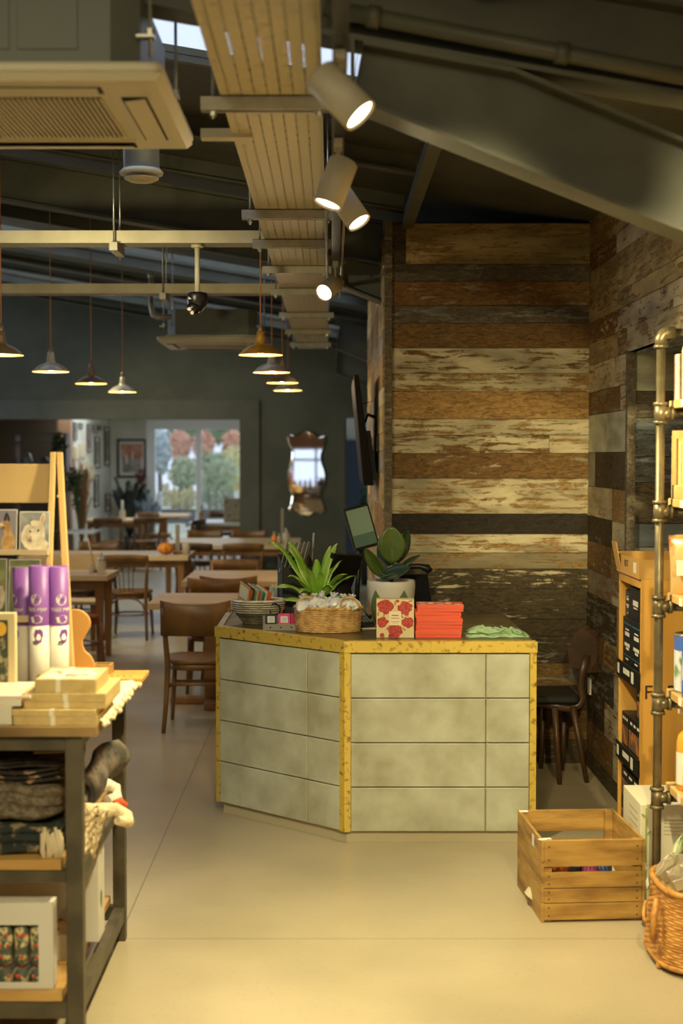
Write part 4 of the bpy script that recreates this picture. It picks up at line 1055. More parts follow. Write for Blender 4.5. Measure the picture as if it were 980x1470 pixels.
# ---- patterned pot with rubber plant
pp = Vector((P(561, 900, 7.02).x, 7.02, CTT))
t = thing('patterned_pot', 'white pot with green triangles on the counter, holding the rubber plant', 'pot', pp)
PH = .225
potm = bpy.data.materials.new('pot_white_green'); potm.use_nodes = True
nt = potm.node_tree; n = nt.nodes; L = nt.links; bs = n['Principled BSDF']; bs.inputs['Roughness'].default_value = .55
tc = n.new('ShaderNodeTexCoord'); sp = n.new('ShaderNodeSeparateXYZ'); L.new(tc.outputs['Object'], sp.inputs[0])
def mt(op, a, c=None, d=None):
    q = n.new('ShaderNodeMath'); q.operation = op
    for i, x in enumerate((a, c, d)):
        if x is None: continue
        if isinstance(x, (int, float)): q.inputs[i].default_value = x
        else: L.new(x, q.inputs[i])
    return q.outputs[0]
ang = mt('ARCTAN2', sp.outputs[1], sp.outputs[0])
fr = mt('FRACT', mt('ADD', mt('DIVIDE', ang, 2 * PI / 5), 5.33))
tri = mt('MULTIPLY', mt('ABSOLUTE', mt('SUBTRACT', fr, .5)), 2.0)
h1 = mt('LESS_THAN', sp.outputs[2], mt('SUBTRACT', .185, mt('MULTIPLY', tri, .11)))
h2 = mt('GREATER_THAN', sp.outputs[2], mt('SUBTRACT', .075, mt('MULTIPLY', mt('SUBTRACT', 1.0, tri), .02)))
msk = mt('MULTIPLY', h1, mt('GREATER_THAN', sp.outputs[2], mt('MULTIPLY', mt('SUBTRACT', .55, tri), .10)))
mx = n.new('ShaderNodeMix'); mx.data_type = 'RGBA'; mx.inputs[6].default_value = rgb(226, 220, 208); mx.inputs[7].default_value = rgb(116, 128, 86)
L.new(msk, mx.inputs[0]); L.new(mx.outputs[2], bs.inputs['Base Color'])
b = MB(); b.lathe([(.062, 0), (.078, .012), (.104, .09), (.116, .15), (.120, .195), (.118, PH - .004), (.115, PH), (.110, PH - .003), (.108, .19), (.09, .188)], seg=56, caps=True); b.build('pot_body', potm, t)
b = MB(); b.lathe([(.001, .192), (.106, .192)], seg=30, caps=False); b.lathe([(.001, .190), (.106, .190), (.106, .193), (.001, .195)], seg=30); b.build('soil', M('soil', rgb(52, 44, 32), .95), t)
t = thing('rubber_plant', 'rubber plant with broad dark green leaves growing in the triangle patterned pot', 'plant', pp + Vector((0, 0, .193)))
b = MB(); b.tube([(0, 0, -.004), (.008, 0, .06), (.0, 0, .12)], [.007, .006, .004], 8); b.build('stem', M('plant_stem', rgb(104, 92, 52), .6), t)
RUB = M('rubber_leaf', rgb(70, 92, 38), .28, col2=rgb(86, 108, 44), scale=8, spec=.6); RUB2 = M('rubber_leaf_dark', rgb(44, 62, 44), .3, spec=.6)
def blade(b, base, tip, wd, nrm, n=12, cup=.2, bend=.0):
    base = Vector(base); tip = Vector(tip); ax = tip - base; nrm = Vector(nrm); side = ax.cross(nrm).normalized(); nn = side.cross(ax).normalized()
    def fn(u, v):
        w_ = wd * (math.sin(PI * min(max(u, .02), .985)) ** .62) * (1 - .12 * u); s_ = (v - .5) * 2
        return base + ax * u + side * (w_ * s_) + nn * (cup * w_ * s_ * s_ + bend * math.sin(PI * u))
    b.grid(fn, n, 6, .0018)
def vz(px, py, y): return P(px, py, y) - (pp + Vector((0, 0, .193)))
lv = [(vz(563, 808, 6.97), vz(561, 756, 6.95), .072, (0, -1, .15), RUB, .18), (vz(570, 808, 7.02), vz(585, 760, 7.06), .040, (.6, -.8, .2), RUB2, .3), (vz(552, 830, 6.97), vz(524, 787, 6.93), .040, (-.5, -.9, .0), RUB, .25),
      (vz(566, 822, 7.03), vz(603, 797, 7.06), .026, (-.2, -.5, .9), RUB2, .3), (vz(546, 829, 6.95), vz(589, 815, 6.92), .050, (.3, -.6, .7), RUB2, .2), ((0, 0, .02), vz(533, 800, 7.08), .028, (.2, -.4, .9), RUB2, .3), ((0, .01, .04), vz(545, 772, 7.1), .04, (-.3, -.9, .2), RUB2, .2)]
for bs_, tp, wd, nr, m_, cp in lv:
    b = MB(); blade(b, bs_, tp, wd, nr, cup=cp); o = b.build('leaf', m_, t)
    b = MB(); b.tube([Vector(bs_) , Vector(bs_) + (Vector(tp) - Vector(bs_)) * .9], [.003, .001], 6); b.build('midrib', M('plant_midrib', rgb(140, 150, 80), .5), o)

# ---- floral box
fbx = Vector((P(567, 915, 6.54).x, 6.54, CTT))
t = thing('floral_gift_box', 'cream gift box printed with red blossoms, leaning before the patterned pot', 'box', fbx, -.06)
BXC = M('cream_box', rgb(222, 200, 150), .55)
b = MB(); W2, HH = .0865, .178; b.box(-W2, W2, 0, .07, 0, HH); b.build('box_body', BXC, t, bevel=.002)
RED = M('blossom_red', rgb(196, 76, 66), .6, col2=rgb(164, 52, 50), scale=90, lo=.45, hi=.55)
b = MB(); T0 = face_front(0, 0, 0)
for i, (x, z, r) in enumerate(((-.045, .145, .036), (.045, .138, .034), (-.058, .072, .026), (.058, .072, .028), (.0, .034, .036), (-.02, .008, .012), (.01, .17, .008), (-.06, .012, .012))):
    zmx = HH - z - .002; pts = disc_poly(x, z, r, r * .9, 22, wob=.35, seed=i)
    pts = [(min(max(p[0], -W2 + .002), W2 - .002), min(max(p[1], .002), HH - .002), 0) for p in pts]
    b.prism([T0 @ Vector(p) for p in pts], (0, -.0008, 0))
b.build('blossom_print', RED, t)
b = MB()
for i, (x, z, a) in enumerate(((-.02, .105, .5), (.03, .10, 2.2), (-.05, .108, 1.2), (.052, .104, -.4), (-.035, .045, .9), (.04, .04, 2.4), (0, .160, 1.6), (.07, .17, .3), (-.078, .11, 1.4))):
    b.prism([T0 @ Vector(p) for p in disc_poly(x, z, .012, .004, 8, rot=a)], (0, -.0006, 0))
b.build('leaf_print', M('dull_green_print', rgb(150, 140, 84), .6), t)
b = MB(); b.box(-.028, .028, -.002, -.0009, .058, .122); b.build('label', M('cream_label', rgb(236, 222, 190), .5), t)
b = MB(); b.box(-.016, .016, -.0026, -.002, .102, .106); b.box(-.018, .018, -.0026, -.002, .09, .0925); b.box(-.02, .02, -.0026, -.002, .075, .0765); b.box(-.014, .014, -.0026, -.002, .069, .0702); b.build('label_rule', M('red_print', rgb(160, 70, 60), .5), t)

# ---- red boxes
rb = Vector((P(630, 915, 6.55).x, 6.55, CTT))
REDB = M('orange_red_box', rgb(230, 92, 62), .45)
hts = [.030, .030, .030, .030, .032]; z = 0
for k in range(5):
    lab = ['lowest flat red box in the stack on the till counter', 'second flat red box from the bottom of the stack', 'third flat red box from the bottom, in the middle of the stack', 'fourth flat red box from the bottom, sticking out a little to the right', 'topmost flat red box of the stack, white flowers printed on its lid'][k]
    t = thing('red_gift_box', lab, 'box', rb + Vector(((-.003, 0, .002, -.004, .006)[k], (0, .003, -.002, .004, 0)[k], z)), (.02, 0, -.03, .04, -.02)[k], 'flat red boxes stacked on the counter')
    b = MB(); b.box(-.105, .105, 0, .14, 0, hts[k] * .4); b.build('box_base', REDB, t)
    b = MB(); b.box(-.107, .107, -.002, .142, hts[k] * .4, hts[k] - .0005); b.build('lid', REDB, t, bevel=.0015)
    if k == 4:
        b = MB()
        for i in range(9): b.prism(disc_poly(-.08 + (i % 5) * .04, .03 + (i // 5) * .06 + .02 * (i % 2), .017, .014, 9, wob=.5, seed=i), (0, 0, .0006))
        for v in b.bm.verts: v.co.z += hts[k] - .0004
        b.build('flower_print', WHT, t)
    z += hts[k]
# ---- green folded cloths
GC = M('sage_green_cloth', rgb(166, 194, 150), .85, col2=rgb(142, 172, 128), scale=12)
gb = Vector((P(713, 912, 6.62).x, 6.62, CTT))
t = thing('green_cloth', 'crumpled heap of sage green cotton bags on the right end of the counter', 'cloth', gb)
def cloth(seed, sx, sy, h, ox=0, oy=0, oz=0, nx=34, ny=18, amp=.010):
    q = random.Random(seed); ph = [q.uniform(0, 6) for _ in range(8)]
    def fn(u, v):
        x = (u - .5) * 2; y = (v - .5) * 2; e = max(0, 1 - max(abs(x), abs(y)) ** 4)
        z = h * e ** .5 * (.72 + .28 * math.sin(3 * x + ph[0])) + amp * e * (math.sin(11 * x + 5 * y + ph[1]) + .7 * math.sin(17 * y - 9 * x + ph[2]) + .5 * math.sin(23 * x + ph[3]))
        return (ox + sx * x * (1 + .05 * math.sin(5 * y + ph[4])), oy + sy * y * (1 + .08 * math.sin(7 * x + ph[5])), oz + max(z, .002))
    return fn, nx, ny
b = MB(); fn, nx, ny = cloth(1, .145, .075, .022); b.grid(fn, nx, ny, .002); b.build('lower_fold', GC, t)
b = MB(); fn, nx, ny = cloth(5, .125, .06, .022, -.01, .01, .016, amp=.007); b.grid(fn, nx, ny, .002); b.build('upper_fold', GC, t)
b = MB(); b.tube([(-.10, -.06, .03), (-.05, -.075, .02), (.0, -.078, .028), (.03, -.07, .04), (.01, -.055, .052)], .004, 8); b.tube([(.06, -.06, .035), (.08, -.075, .02), (.12, -.07, .012)], .004, 8); b.build('tie_strap', GC, t)
# flat papers on the counter
t = thing('paper_slip', 'white paper slip lying between the wicker basket and the floral box', 'paper', Vector((P(533, 892, 6.9).x, 6.9, CTT)), .2)
b = MB(); b.box(-.05, .05, -.03, .03, .0003, .0013); b.build('sheet', WHT, t)
# ================================================================ CAFE FURNITURE
CW = M('chair_wood', rgb(134, 98, 52), .38, col2=rgb(102, 70, 34), scale=6, stretch=(1, 1, .3), lo=.38, hi=.66, spec=.5)
CWD = M('dark_chair_wood', rgb(88, 60, 34), .4, col2=rgb(66, 44, 26), scale=6, stretch=(1, 1, .3))
TW = M('pale_table_wood', rgb(222, 196, 156), .36, col2=rgb(200, 172, 128), scale=5, stretch=(.3, 2, 1), lo=.38, hi=.66)
TLEG = M('table_leg_wood', rgb(146, 104, 58), .45, col2=rgb(122, 84, 44), scale=5, stretch=(1, 1, .3))
def arc_pts(w, bow, z, n=10, y0=-.2):
    return [(-w / 2 + w * k / n, y0 - bow * math.sin(PI * k / n), z) for k in range(n + 1)]
def rail(b, w, bow, z0, z1, th, y0=-.2, lean=0.0, crest=0.0, n=12):
    """curved back board, sitting side concave towards +Y"""
    R = []
    for k in range(n + 1):
        x = -w / 2 + w * k / n; y = y0 - bow * math.sin(PI * k / n); c = crest * (1 - (2 * k / n - 1) ** 2) if crest >= 0 else -crest * (2 * k / n - 1) ** 2
        zt = z1 + c
        R.append([(x, y + th / 2, z0), (x, y - th / 2, z0), (x, y - th / 2 - lean, zt - .006), (x, y - lean, zt), (x, y + th / 2 - lean, zt - .006)])
    b.loft([[Vector(p) for p in r] for r in R], True, True, True)
def seat(b, rx, ry, z, th=.03, n=28, sq=3.2):
    def ring(q, zz):
        out = []
        for k in range(n):
            a = 2 * PI * k / n; c, s_ = math.cos(a), math.sin(a)
            d = (abs(c) ** sq + abs(s_) ** sq) ** (-1 / sq)
            out.append(Vector((rx * q * d * c * (1 + .06 * s_), ry * q * d * s_, zz)))
        return out
    b.loft([ring(.97, z - th), ring(1, z - th + .006), ring(1, z - .007), ring(.975, z), ring(.85, z - .004), ring(.4, z - .009), ring(.05, z - .010)], True, True, True)
def leg_curve(b, p, r): b.tube(p, r, 9)
def make_chair(name, label, style, mat):
    t = thing(name, label, 'chair', (0, 0, 0), 0, 'wooden cafe chairs')
    b = MB(); seat(b, .205, .205, .455); b.build('seat', mat, t)
    b = MB()
    R = []
    for q, zz in ((.93, .385), (.93, .428)):
        ring = []
        for k in range(28):
            a = 2 * PI * k / 28; c, s_ = math.cos(a), math.sin(a); d = (abs(c) ** 3.2 + abs(s_) ** 3.2) ** (-1 / 3.2)
            ring.append(Vector((.205 * q * d * c * (1 + .06 * s_), .205 * q * d * s_, zz)))
        R.append(ring)
    b.loft(R, True, True, True); b.build('seat_frame', mat, t)
    top = {'panel': .80, 'slat': .80, 'rail': .76, 'low': .78}[style]
    for s in (-1, 1):
        b = MB(); leg_curve(b, [(s * .165, .17, .40), (s * .175, .185, .2), (s * .185, .20, 0)], [.019, .016, .012]); b.build('leg', mat, t)
        b = MB(); leg_curve(b, [(s * .205, -.262, 0), (s * .19, -.215, .2), (s * .182, -.185, .42), (s * .195, -.205, .6), (s * .212, -.255, top)], [(.014, .012), (.016, .014), (.019, .015), (.017, .014), (.012, .012)]); b.build('leg', mat, t)
    if style == 'panel':
        b = MB(); rail(b, .445, .045, .615, .815, .016, -.222, .032, -.028); b.build('backrest', mat, t)
        b = MB(); b.tube([(-.19, -.20, .30), (0, -.20, .30), (.19, -.20, .30)], .011, 8); b.tube([(-.18, .19, .26), (.18, .19, .26)], .010, 8)
        for s in (-1, 1): b.tube([(s * .185, -.20, .28), (s * .175, .185, .24)], .010, 8)
        b.build('stretcher', mat, t)
    elif style == 'slat':
        b = MB(); rail(b, .44, .035, .735, .81, .02, -.238, .02, .012); b.build('top_rail', mat, t)
        for x in (-.075, -.028, .028, .075):
            b = MB(); b.tube([(x * .8, -.19, .44), (x * .9, -.215, .6), (x, -.262, .75)], [(.004, .013)] * 3, 8); b.build('back_slat', mat, t)
        b = MB()
        for s in (-1, 1):
            b.tube([(s * .186, -.19, .18), (s * .178, -.185, .26), (s * .15, -.185, .34), (s * .09, -.185, .385), (0, -.185, .398)], .010, 8)
            b.tube([(s * .184, -.19, .20), (s * .172, -.12, .32), (s * .165, 0, .385)], .009, 8)
        b.build('bentwood_brace', mat, t)
        b = MB(); b.lathe([(.165, .22), (.178, .22), (.178, .235), (.165, .235), (.165, .22)], seg=30, caps=False); b.build('stretcher', mat, t)
    else:
        b = MB(); rail(b, .45, .055, .69, .80, .022, -.232, .022, -.022 if style == 'rail' else .01); b.build('top_rail', mat, t)
        for x in (-.10, -.035, .035, .10):
            b = MB(); b.tube([(x * .85, -.19, .44), (x, -.24 - .03, .70)], [(.004, .011)] * 2, 8); b.build('back_slat', mat, t)
        b = MB(); b.tube([(-.19, -.20, .22), (.19, -.20, .22)], .010, 8); b.tube([(-.18, .19, .22), (.18, .19, .22)], .010, 8); b.tube([(-.183, -.0, .22), (.183, 0, .22)], .009, 8)
        for s in (-1, 1): b.tube([(s * .188, -.20, .22), (s * .176, .185, .22)], .009, 8)
        b.build('stretcher', mat, t)
    return t
protos = {}
def chair(style, loc, rz, label, mat=None):
    mat = mat or CW; key = (style, mat.name)
    if key not in protos:
        t = make_chair('cafe_chair', label, style, mat); protos[key] = t
        t.location = loc; t.rotation_euler = (0, 0, rz); return t
    return dup(protos[key], loc, rz, label)
def X(px, Y): return P(px, 800, Y).x
def table(cx, cy, w, d, label, rot=0, kind='leg', z=.75, mat=None, legm=None):
    t = thing('cafe_table', label, 'table', (cx, cy, 0), rot, 'cafe tables')
    b = MB(); n_ = 4
    b.mat(mat or TW)
    for k in range(n_): b.box(-w / 2, w / 2, -d / 2 + d * k / n_ + .0008, -d / 2 + d * (k + 1) / n_ - .0008, z - .045, z)
    b.build('tabletop', None, t, bevel=.002)
    if kind == 'leg':
        for sx in (-1, 1):
            for sy in (-1, 1):
                b = MB(); x, y = sx * (w / 2 - .08), sy * (d / 2 - .08); b.hexa([Vector(p) for p in ((x - .022, y - .022, 0), (x + .022, y - .022, 0), (x + .022, y + .022, 0), (x - .022, y + .022, 0), (x - .034, y - .034, z - .046), (x + .034, y - .034, z - .046), (x + .034, y + .034, z - .046), (x - .034, y + .034, z - .046))])
                b.build('leg', legm or TLEG, t)
        b = MB(); b.box(-w / 2 + .09, w / 2 - .09, -d / 2 + .06, -d / 2 + .08, z - .12, z - .046); b.build('apron', legm or TLEG, t); b = MB(); b.box(-w / 2 + .09, w / 2 - .09, d / 2 - .08, d / 2 - .06, z - .12, z - .046); b.build('apron', legm or TLEG, t)
    else:
        b = MB(); b.box(-.055, .055, -.05, .05, .05, z - .08); b.build('pedestal', legm or TLEG, t, bevel=.004)
        b = MB(); b.box(-.3, .3, -.035, .035, 0, .05); b.box(-.04, .04, -.28, .28, .0, .045); b.build('foot', legm or TLEG, t, bevel=.006)
        b = MB(); b.box(-.28, .28, -.03, .03, z - .08, z - .046); b.build('bearer', legm or TLEG, t)
    return t
# T1 beside the counter
x0 = X(212, 9.7); table(x0 + .41, 10.06, .82, .74, 'pale wooden cafe table nearest the till counter', kind='ped')
chair('panel', (X(283, 9.2) , 9.24, 0), .03, 'brown chair with a broad curved backrest beside the till counter')
chair('rail', (X(307, 10.66), 10.66, 0), PI, 'chair behind the nearest cafe table, only its top rail showing')
# T2
x0 = X(258, 11.3); table(x0 + .46, 11.95, .92, 1.1, 'pale wooden cafe table second from the till counter', kind='ped')
chair('rail', (X(330, 11.3), 11.36, 0), .0, 'curved back chair pulled up to the second table from the counter')
chair('low', (X(335, 12.8), 12.75, 0), PI, 'chair on the far side of the second table, a thin rail above the tabletop')
# T3
x0 = X(228, 15.9); table(x0 + .78, 16.75, 1.55, 1.5, 'wide cafe table before the dark wall, seen past the menus')
chair('slat', (X(350, 15.5), 15.55, 0), .02, 'slatted chair at the right of the wide table before the dark wall')
chair('slat', (X(283, 15.5), 15.6, 0), -.15, 'dark slatted chair at the left of the wide table before the dark wall', CWD)
chair('rail', (X(292, 17.9), 17.85, 0), PI, 'chair behind the wide table, below the patio window')
chair('rail', (X(356, 17.9), 17.85, 0), PI, 'chair behind the wide table, below the right jamb of the opening')
# T4 with the orange gourd
x1 = X(270, 14.3); table(x1 - .85, 14.7, 1.7, .85, 'long pale table with the orange gourd and menu block on it')
chair('slat', (X(186, 13.75), 13.78, 0), -.04, 'bentwood chair with a slatted back standing at the long table')
chair('slat', (X(110, 13.9), 14.0, 0), .1, 'dark chair at the long table, right of the card stand', CWD)
chair('rail', (X(140, 15.6), 15.45, 0), PI, 'chair behind the long table, only a straight rail showing left of the gourd')
# T5 near left with the sugar pourer
x1 = X(157, 12.05); table(x1 - .40, 12.25, .8, .62, 'small table carrying the sugar pourer, right of the card stand', kind='leg')
chair('rail', (X(98, 11.5), 11.62, 0), -.9, 'reddish brown chair tucked beside the card stand at the small table', M('red_chair_wood', rgb(136, 78, 42), .4, col2=rgb(108, 58, 30), scale=6))
t = thing('bench', 'pale wooden bench back behind the small table with the sugar pourer', 'bench', (X(110, 13.1), 13.1, 0))
b = MB(); b.box(-.5, .24, -.012, .012, .70, .86); b.build('backrest', TW, t, bevel=.004)
b = MB(); b.box(-.5, .24, -.36, -.01, .42, .45); b.build('seat', TW, t, bevel=.004)
for x in (-.46, .2):
    b = MB(); b.box(x - .02, x + .02, .0125, .05, 0, .86); b.build('leg', TLEG, t)
    b = MB(); b.box(x - .02, x + .02, -.34, -.30, 0, .419); b.build('leg', TLEG, t)
# back room tables and chairs
table(X(318, 21.8), 22.0, .95, 1.3, 'white topped table beneath the patio window, carrying the menu board', mat=M('bleached_top', rgb(206, 208, 204), .35), kind='leg', z=.75)
table(X(166, 22.5), 22.8, .95, .9, 'pale table in the back room beside the picture wall')
table(X(232, 24.4), 24.8, .9, .7, 'far table left of the patio window in the back room', kind='ped')
chair('slat', (X(158, 21.9), 21.95, 0), .0, 'chair at the back room table, its back to the camera')
chair('slat', (X(206, 21.9), 21.95, 0), .35, 'turned chair at the right of the back room table')
chair('slat', (X(226, 23.9), 23.9, 0), -.5, 'farthest chair, before the far table beside the patio window')
chair('rail', (X(319, 24.9), 24.6, 0), PI, 'dark chair under the patio window behind the menu board', CWD)
chair('slat', (X(262, 21.0), 21.2, 0), 1.2, 'dark chair in the back room, left of the white topped table', CWD)

# ---- things on the tables
TG = M('pourer_glass', rgb(216, 206, 184), .15, alpha=.6)
def tz(px, Y, z=.75): return Vector((X(px, Y), Y, z))
q = tz(146, 12.12); t = thing('sugar_pourer', 'glass sugar pourer with a metal spout on the small left table', 'sugar pourer', q)
b = MB(); b.lathe([(.001, .001), (.036, .001), (.038, .01), (.037, .11), (.033, .12)], seg=24); b.build('jar', TG, t)
b = MB(); b.lathe([(.034, .118), (.037, .118), (.036, .135), (.02, .147), (.006, .150), (.005, .185), (.001, .185)], seg=24); b.build('spout_lid', NUT, t)
q = tz(131, 12.15); t = thing('salt_cellar', 'small salt shaker left of the sugar pourer', 'shaker', q)
b = MB(); b.lathe([(.001, .001), (.02, .001), (.02, .055), (.014, .065), (.014, .08), (.001, .084)], seg=18); b.build('shaker_body', TG, t)
q = tz(137, 12.3); t = thing('incense_stick', 'slanting wooden number stick standing between shaker and sugar pourer', 'stick', q)
b = MB(); b.tube([(0, 0, .0), (-.07, .02, .30)], [.006, .008], 8); b.build('stick', TW, t); b = MB(); b.lathe([(.001, 0), (.03, 0), (.024, .018), (.001, .02)], seg=16); b.build('foot', CWD, t)
q = tz(238, 14.5); t = thing('gourd', 'round orange gourd on the long cafe table', 'gourd', q)
b = MB(); R = []
for i in range(11):
    a = -PI / 2 + PI * i / 10
    R.append([Vector(((.085 * math.cos(a)) * (1 + .06 * math.cos(8 * th)) * math.cos(th), .085 * math.cos(a) * (1 + .06 * math.cos(8 * th)) * math.sin(th), .062 + .06 * math.sin(a))) for th in [2 * PI * k / 48 for k in range(48)]])
b.loft(R); b.build('gourd_body', M('gourd_orange', rgb(224, 142, 40), .45, col2=rgb(200, 112, 30), scale=12), t)
b = MB(); b.tube([(0, 0, .118), (.01, 0, .135), (.03, 0, .145)], [.012, .008, .006], 8); b.build('stem', M('dry_stem', rgb(150, 120, 70), .8), t)
q = tz(255, 14.6); t = thing('menu_block', 'upright wooden menu post behind the gourd', 'menu holder', q)
b = MB(); b.box(-.045, .045, -.03, .03, 0, .025); b.build('base', TLEG, t); b = MB(); b.box(-.022, .022, -.006, .006, .0255, .30); b.build('menu_board', M('menu_board_grey', rgb(150, 142, 124), .6), t)
q = tz(267, 14.55); t = thing('jar', 'glass jar beside the wooden menu post on the long table', 'jar', q)
b = MB(); b.lathe([(.001, .001), (.04, .001), (.042, .01), (.042, .10), (.036, .115), (.034, .115), (.038, .1), (.038, .012), (.001, .01)], seg=22); b.build('jar_body', TG, t)
b = MB(); b.lathe([(.001, .012), (.036, .012), (.036, .05), (.001, .052)], seg=18); b.build('contents', M('brown_sachets', rgb(150, 122, 84), .7), t)
for px, lb, m_, r_, h_ in ((394, 'small orange bottle on the wide table before the dark wall', M('orange_bottle', rgb(222, 140, 50), .4), .035, .12), (400.5, 'pale jar beside the orange bottle on the wide table', TG, .03, .10), (411, 'clear glass jar right of the grey post on the wide table', TG, .045, .16)):
    q = tz(px, 16.3); t = thing('table_bottle', lb, 'bottle', q); b = MB(); b.lathe([(.001, .001), (r_, .001), (r_, h_ * .7), (r_ * .4, h_ * .85), (r_ * .4, h_), (.001, h_)], seg=18); b.build('bottle_body', m_, t)
    b = MB(); b.lathe([(.001, h_ + .0005), (r_ * .45, h_ + .0005), (r_ * .45, h_ + .02), (.001, h_ + .02)], seg=12); b.build('cap', NUT, t)
q = tz(405, 16.45); t = thing('number_post', 'thin grey upright post on the wide table beside the jars', 'menu holder', q)
b = MB(); b.box(-.03, .03, -.02, .02, 0, .02); b.build('base', TLEG, t); b = MB(); b.box(-.016, .016, -.005, .005, .0205, .40); b.build('post', M('menu_board_grey', rgb(150, 142, 124), .6), t)
q = tz(333, 21.75); t = thing('menu_board', 'upright grey menu card on the white topped table under the window', 'menu', q, .1)
b = MB(); b.box(-.125, .125, -.004, .004, .004, .36); b.build('menu_sheet', M('menu_card', rgb(170, 158, 138), .7, col2=rgb(150, 138, 118), scale=20), t)
b = MB(); b.box(-.13, .13, -.04, .04, 0, .004); b.build('base', TLEG, t)
b = MB(); 
for x, z in ((-.08, .3), (.06, .24), (-.05, .1)): b.prism([face_front(0, -.0042, 0) @ Vector(p) for p in disc_poly(x, z, .02, .014, 9, wob=.4, seed=int(z * 100))], (0, -.0005, 0))
b.build('print', DKG, t)
q = tz(176, 22.7); t = thing('table_bottle', 'pale bottle on the back room table beside the picture wall', 'bottle', q)
b = MB(); b.lathe([(.001, .001), (.05, .001), (.05, .12), (.02, .17), (.02, .3), (.001, .3)], seg=18); b.build('bottle_body', TG, t)
q = tz(289, 22.1); t = thing('table_bottle', 'small amber bottle at the left end of the white topped table', 'bottle', q)
b = MB(); b.lathe([(.001, .001), (.035, .001), (.035, .12), (.012, .15), (.012, .24), (.001, .24)], seg=18); b.build('bottle_body', M('amber_bottle', rgb(150, 110, 60), .2), t)

# ---- scalloped mirror on the dark wall
ym = YW - .03
m0 = P(440, 680, ym); t = thing('wall_mirror', 'scalloped frameless mirror hanging on the dark back wall', 'mirror', (m0.x, YW - .0005, m0.z))
edge = [(440, 617), (452, 621), (458, 627), (468, 626), (466, 640), (462, 652), (463, 664), (468, 678), (468, 694), (462, 706), (462, 718), (467, 731), (461, 738), (452, 736), (444, 742), (432, 740), (424, 734), (414, 733), (417, 722), (418, 710), (414, 700), (412, 686), (414, 672), (418, 658), (418, 646), (413, 634), (412, 624), (422, 624), (430, 621)]
def cat(pts, k=4):
    out = []; n_ = len(pts)
    for i in range(n_):
        p0, p1, p2, p3 = [Vector((pts[(i + j - 1) % n_][0], pts[(i + j - 1) % n_][1])) for j in range(4)]
        for s in range(k):
            u = s / k; out.append(.5 * ((2 * p1) + (p2 - p0) * u + (2 * p0 - 5 * p1 + 4 * p2 - p3) * u * u + (3 * p1 - p0 - 3 * p2 + p3) * u ** 3))
    return out
pl = [P(p.x, p.y, ym) for p in cat(edge)]
loc = [Vector((p.x - m0.x, -.006, p.z - m0.z)) for p in pl]
MIR = M('mirror_silver', (.9, .9, .9, 1), .02, 1.0)
b = MB(); b.prism(loc, (0, -.006, 0)); tag(b.build('mirror_back', DKG, t))
b = MB(); rim = loc; inn = [Vector((p.x * .90, -.020, p.z * .955)) for p in loc]; rim2 = [Vector((p.x, -.0125, p.z)) for p in loc]
va = [b.bm.verts.new(p) for p in rim2]; vb = [b.bm.verts.new(p) for p in inn]
for i in range(len(va)): b._f([va[i], va[(i + 1) % len(va)], vb[(i + 1) % len(va)], vb[i]])
b.build('bevelled_edge', M('mirror_bevel', (.95, .85, .68, 1), .12, 1.0), t)
b = MB(); v = [b.bm.verts.new(p) for p in inn]; b._f(v); b.build('mirror_glass', MIR, t)

# ---- wall screen on the side of the partition
t = thing('wall_television', 'black television mounted on the side of the wood partition, seen almost edge on', 'television', (XL - .02, 9.05, 1.9))
top = P(508, 538, 8.75) - t.location; bot = P(522, 697, 8.75) - t.location
def tvq(f, dy, off):
    q = top.lerp(bot, f); return Vector((q.x + off, dy, q.z))
b = MB(); ya, yb = -.30, .85
b.hexa([tvq(1, ya, 0), tvq(1, ya, .062), tvq(1, yb, .062), tvq(1, yb, 0), tvq(0, ya, 0), tvq(0, ya, .028), tvq(0, yb, .028), tvq(0, yb, 0)]); b.build('screen_body', M('tv_black', rgb(24, 22, 20), .8, spec=.15), t, bevel=.004)
b = MB(); b.hexa([tvq(.97, ya + .02, -.003), tvq(.97, ya + .02, 0), tvq(.97, yb - .02, 0), tvq(.97, yb - .02, -.003), tvq(.03, ya + .02, -.003), tvq(.03, ya + .02, 0), tvq(.03, yb - .02, 0), tvq(.03, yb - .02, -.003)]); b.build('display', M('dark_screen', rgb(14, 14, 15), .6, spec=.2), t)
b = MB(); b.hexa([tvq(.95, ya + .15, .063), tvq(.95, ya + .15, .09), tvq(.95, yb - .15, .09), tvq(.95, yb - .15, .063), tvq(.5, ya + .15, .047), tvq(.5, ya + .15, .075), tvq(.5, yb - .15, .075), tvq(.5, yb - .15, .047)]); b.build('rear_housing', M('matt_black', rgb(34, 33, 30), .55), t)
b = MB(); b.box(-.002, .012, .0, .45, -.12, .22); b.tube([(.0, .1, .1), (-.05, .1, .12), tvq(.42, .1, .05)], .008, 8); b.tube([(.0, .3, .1), (-.05, .3, .12), tvq(.42, .3, .05)], .008, 8); b.build('wall_bracket', BLK, t)
b = MB(); b.tube([tvq(.55, -.05, .06), (-.01, -.1, -.15), (-.005, -.12, .2), tvq(.25, -.1, .045)], .004, 6); b.build('cable', BLK, t)

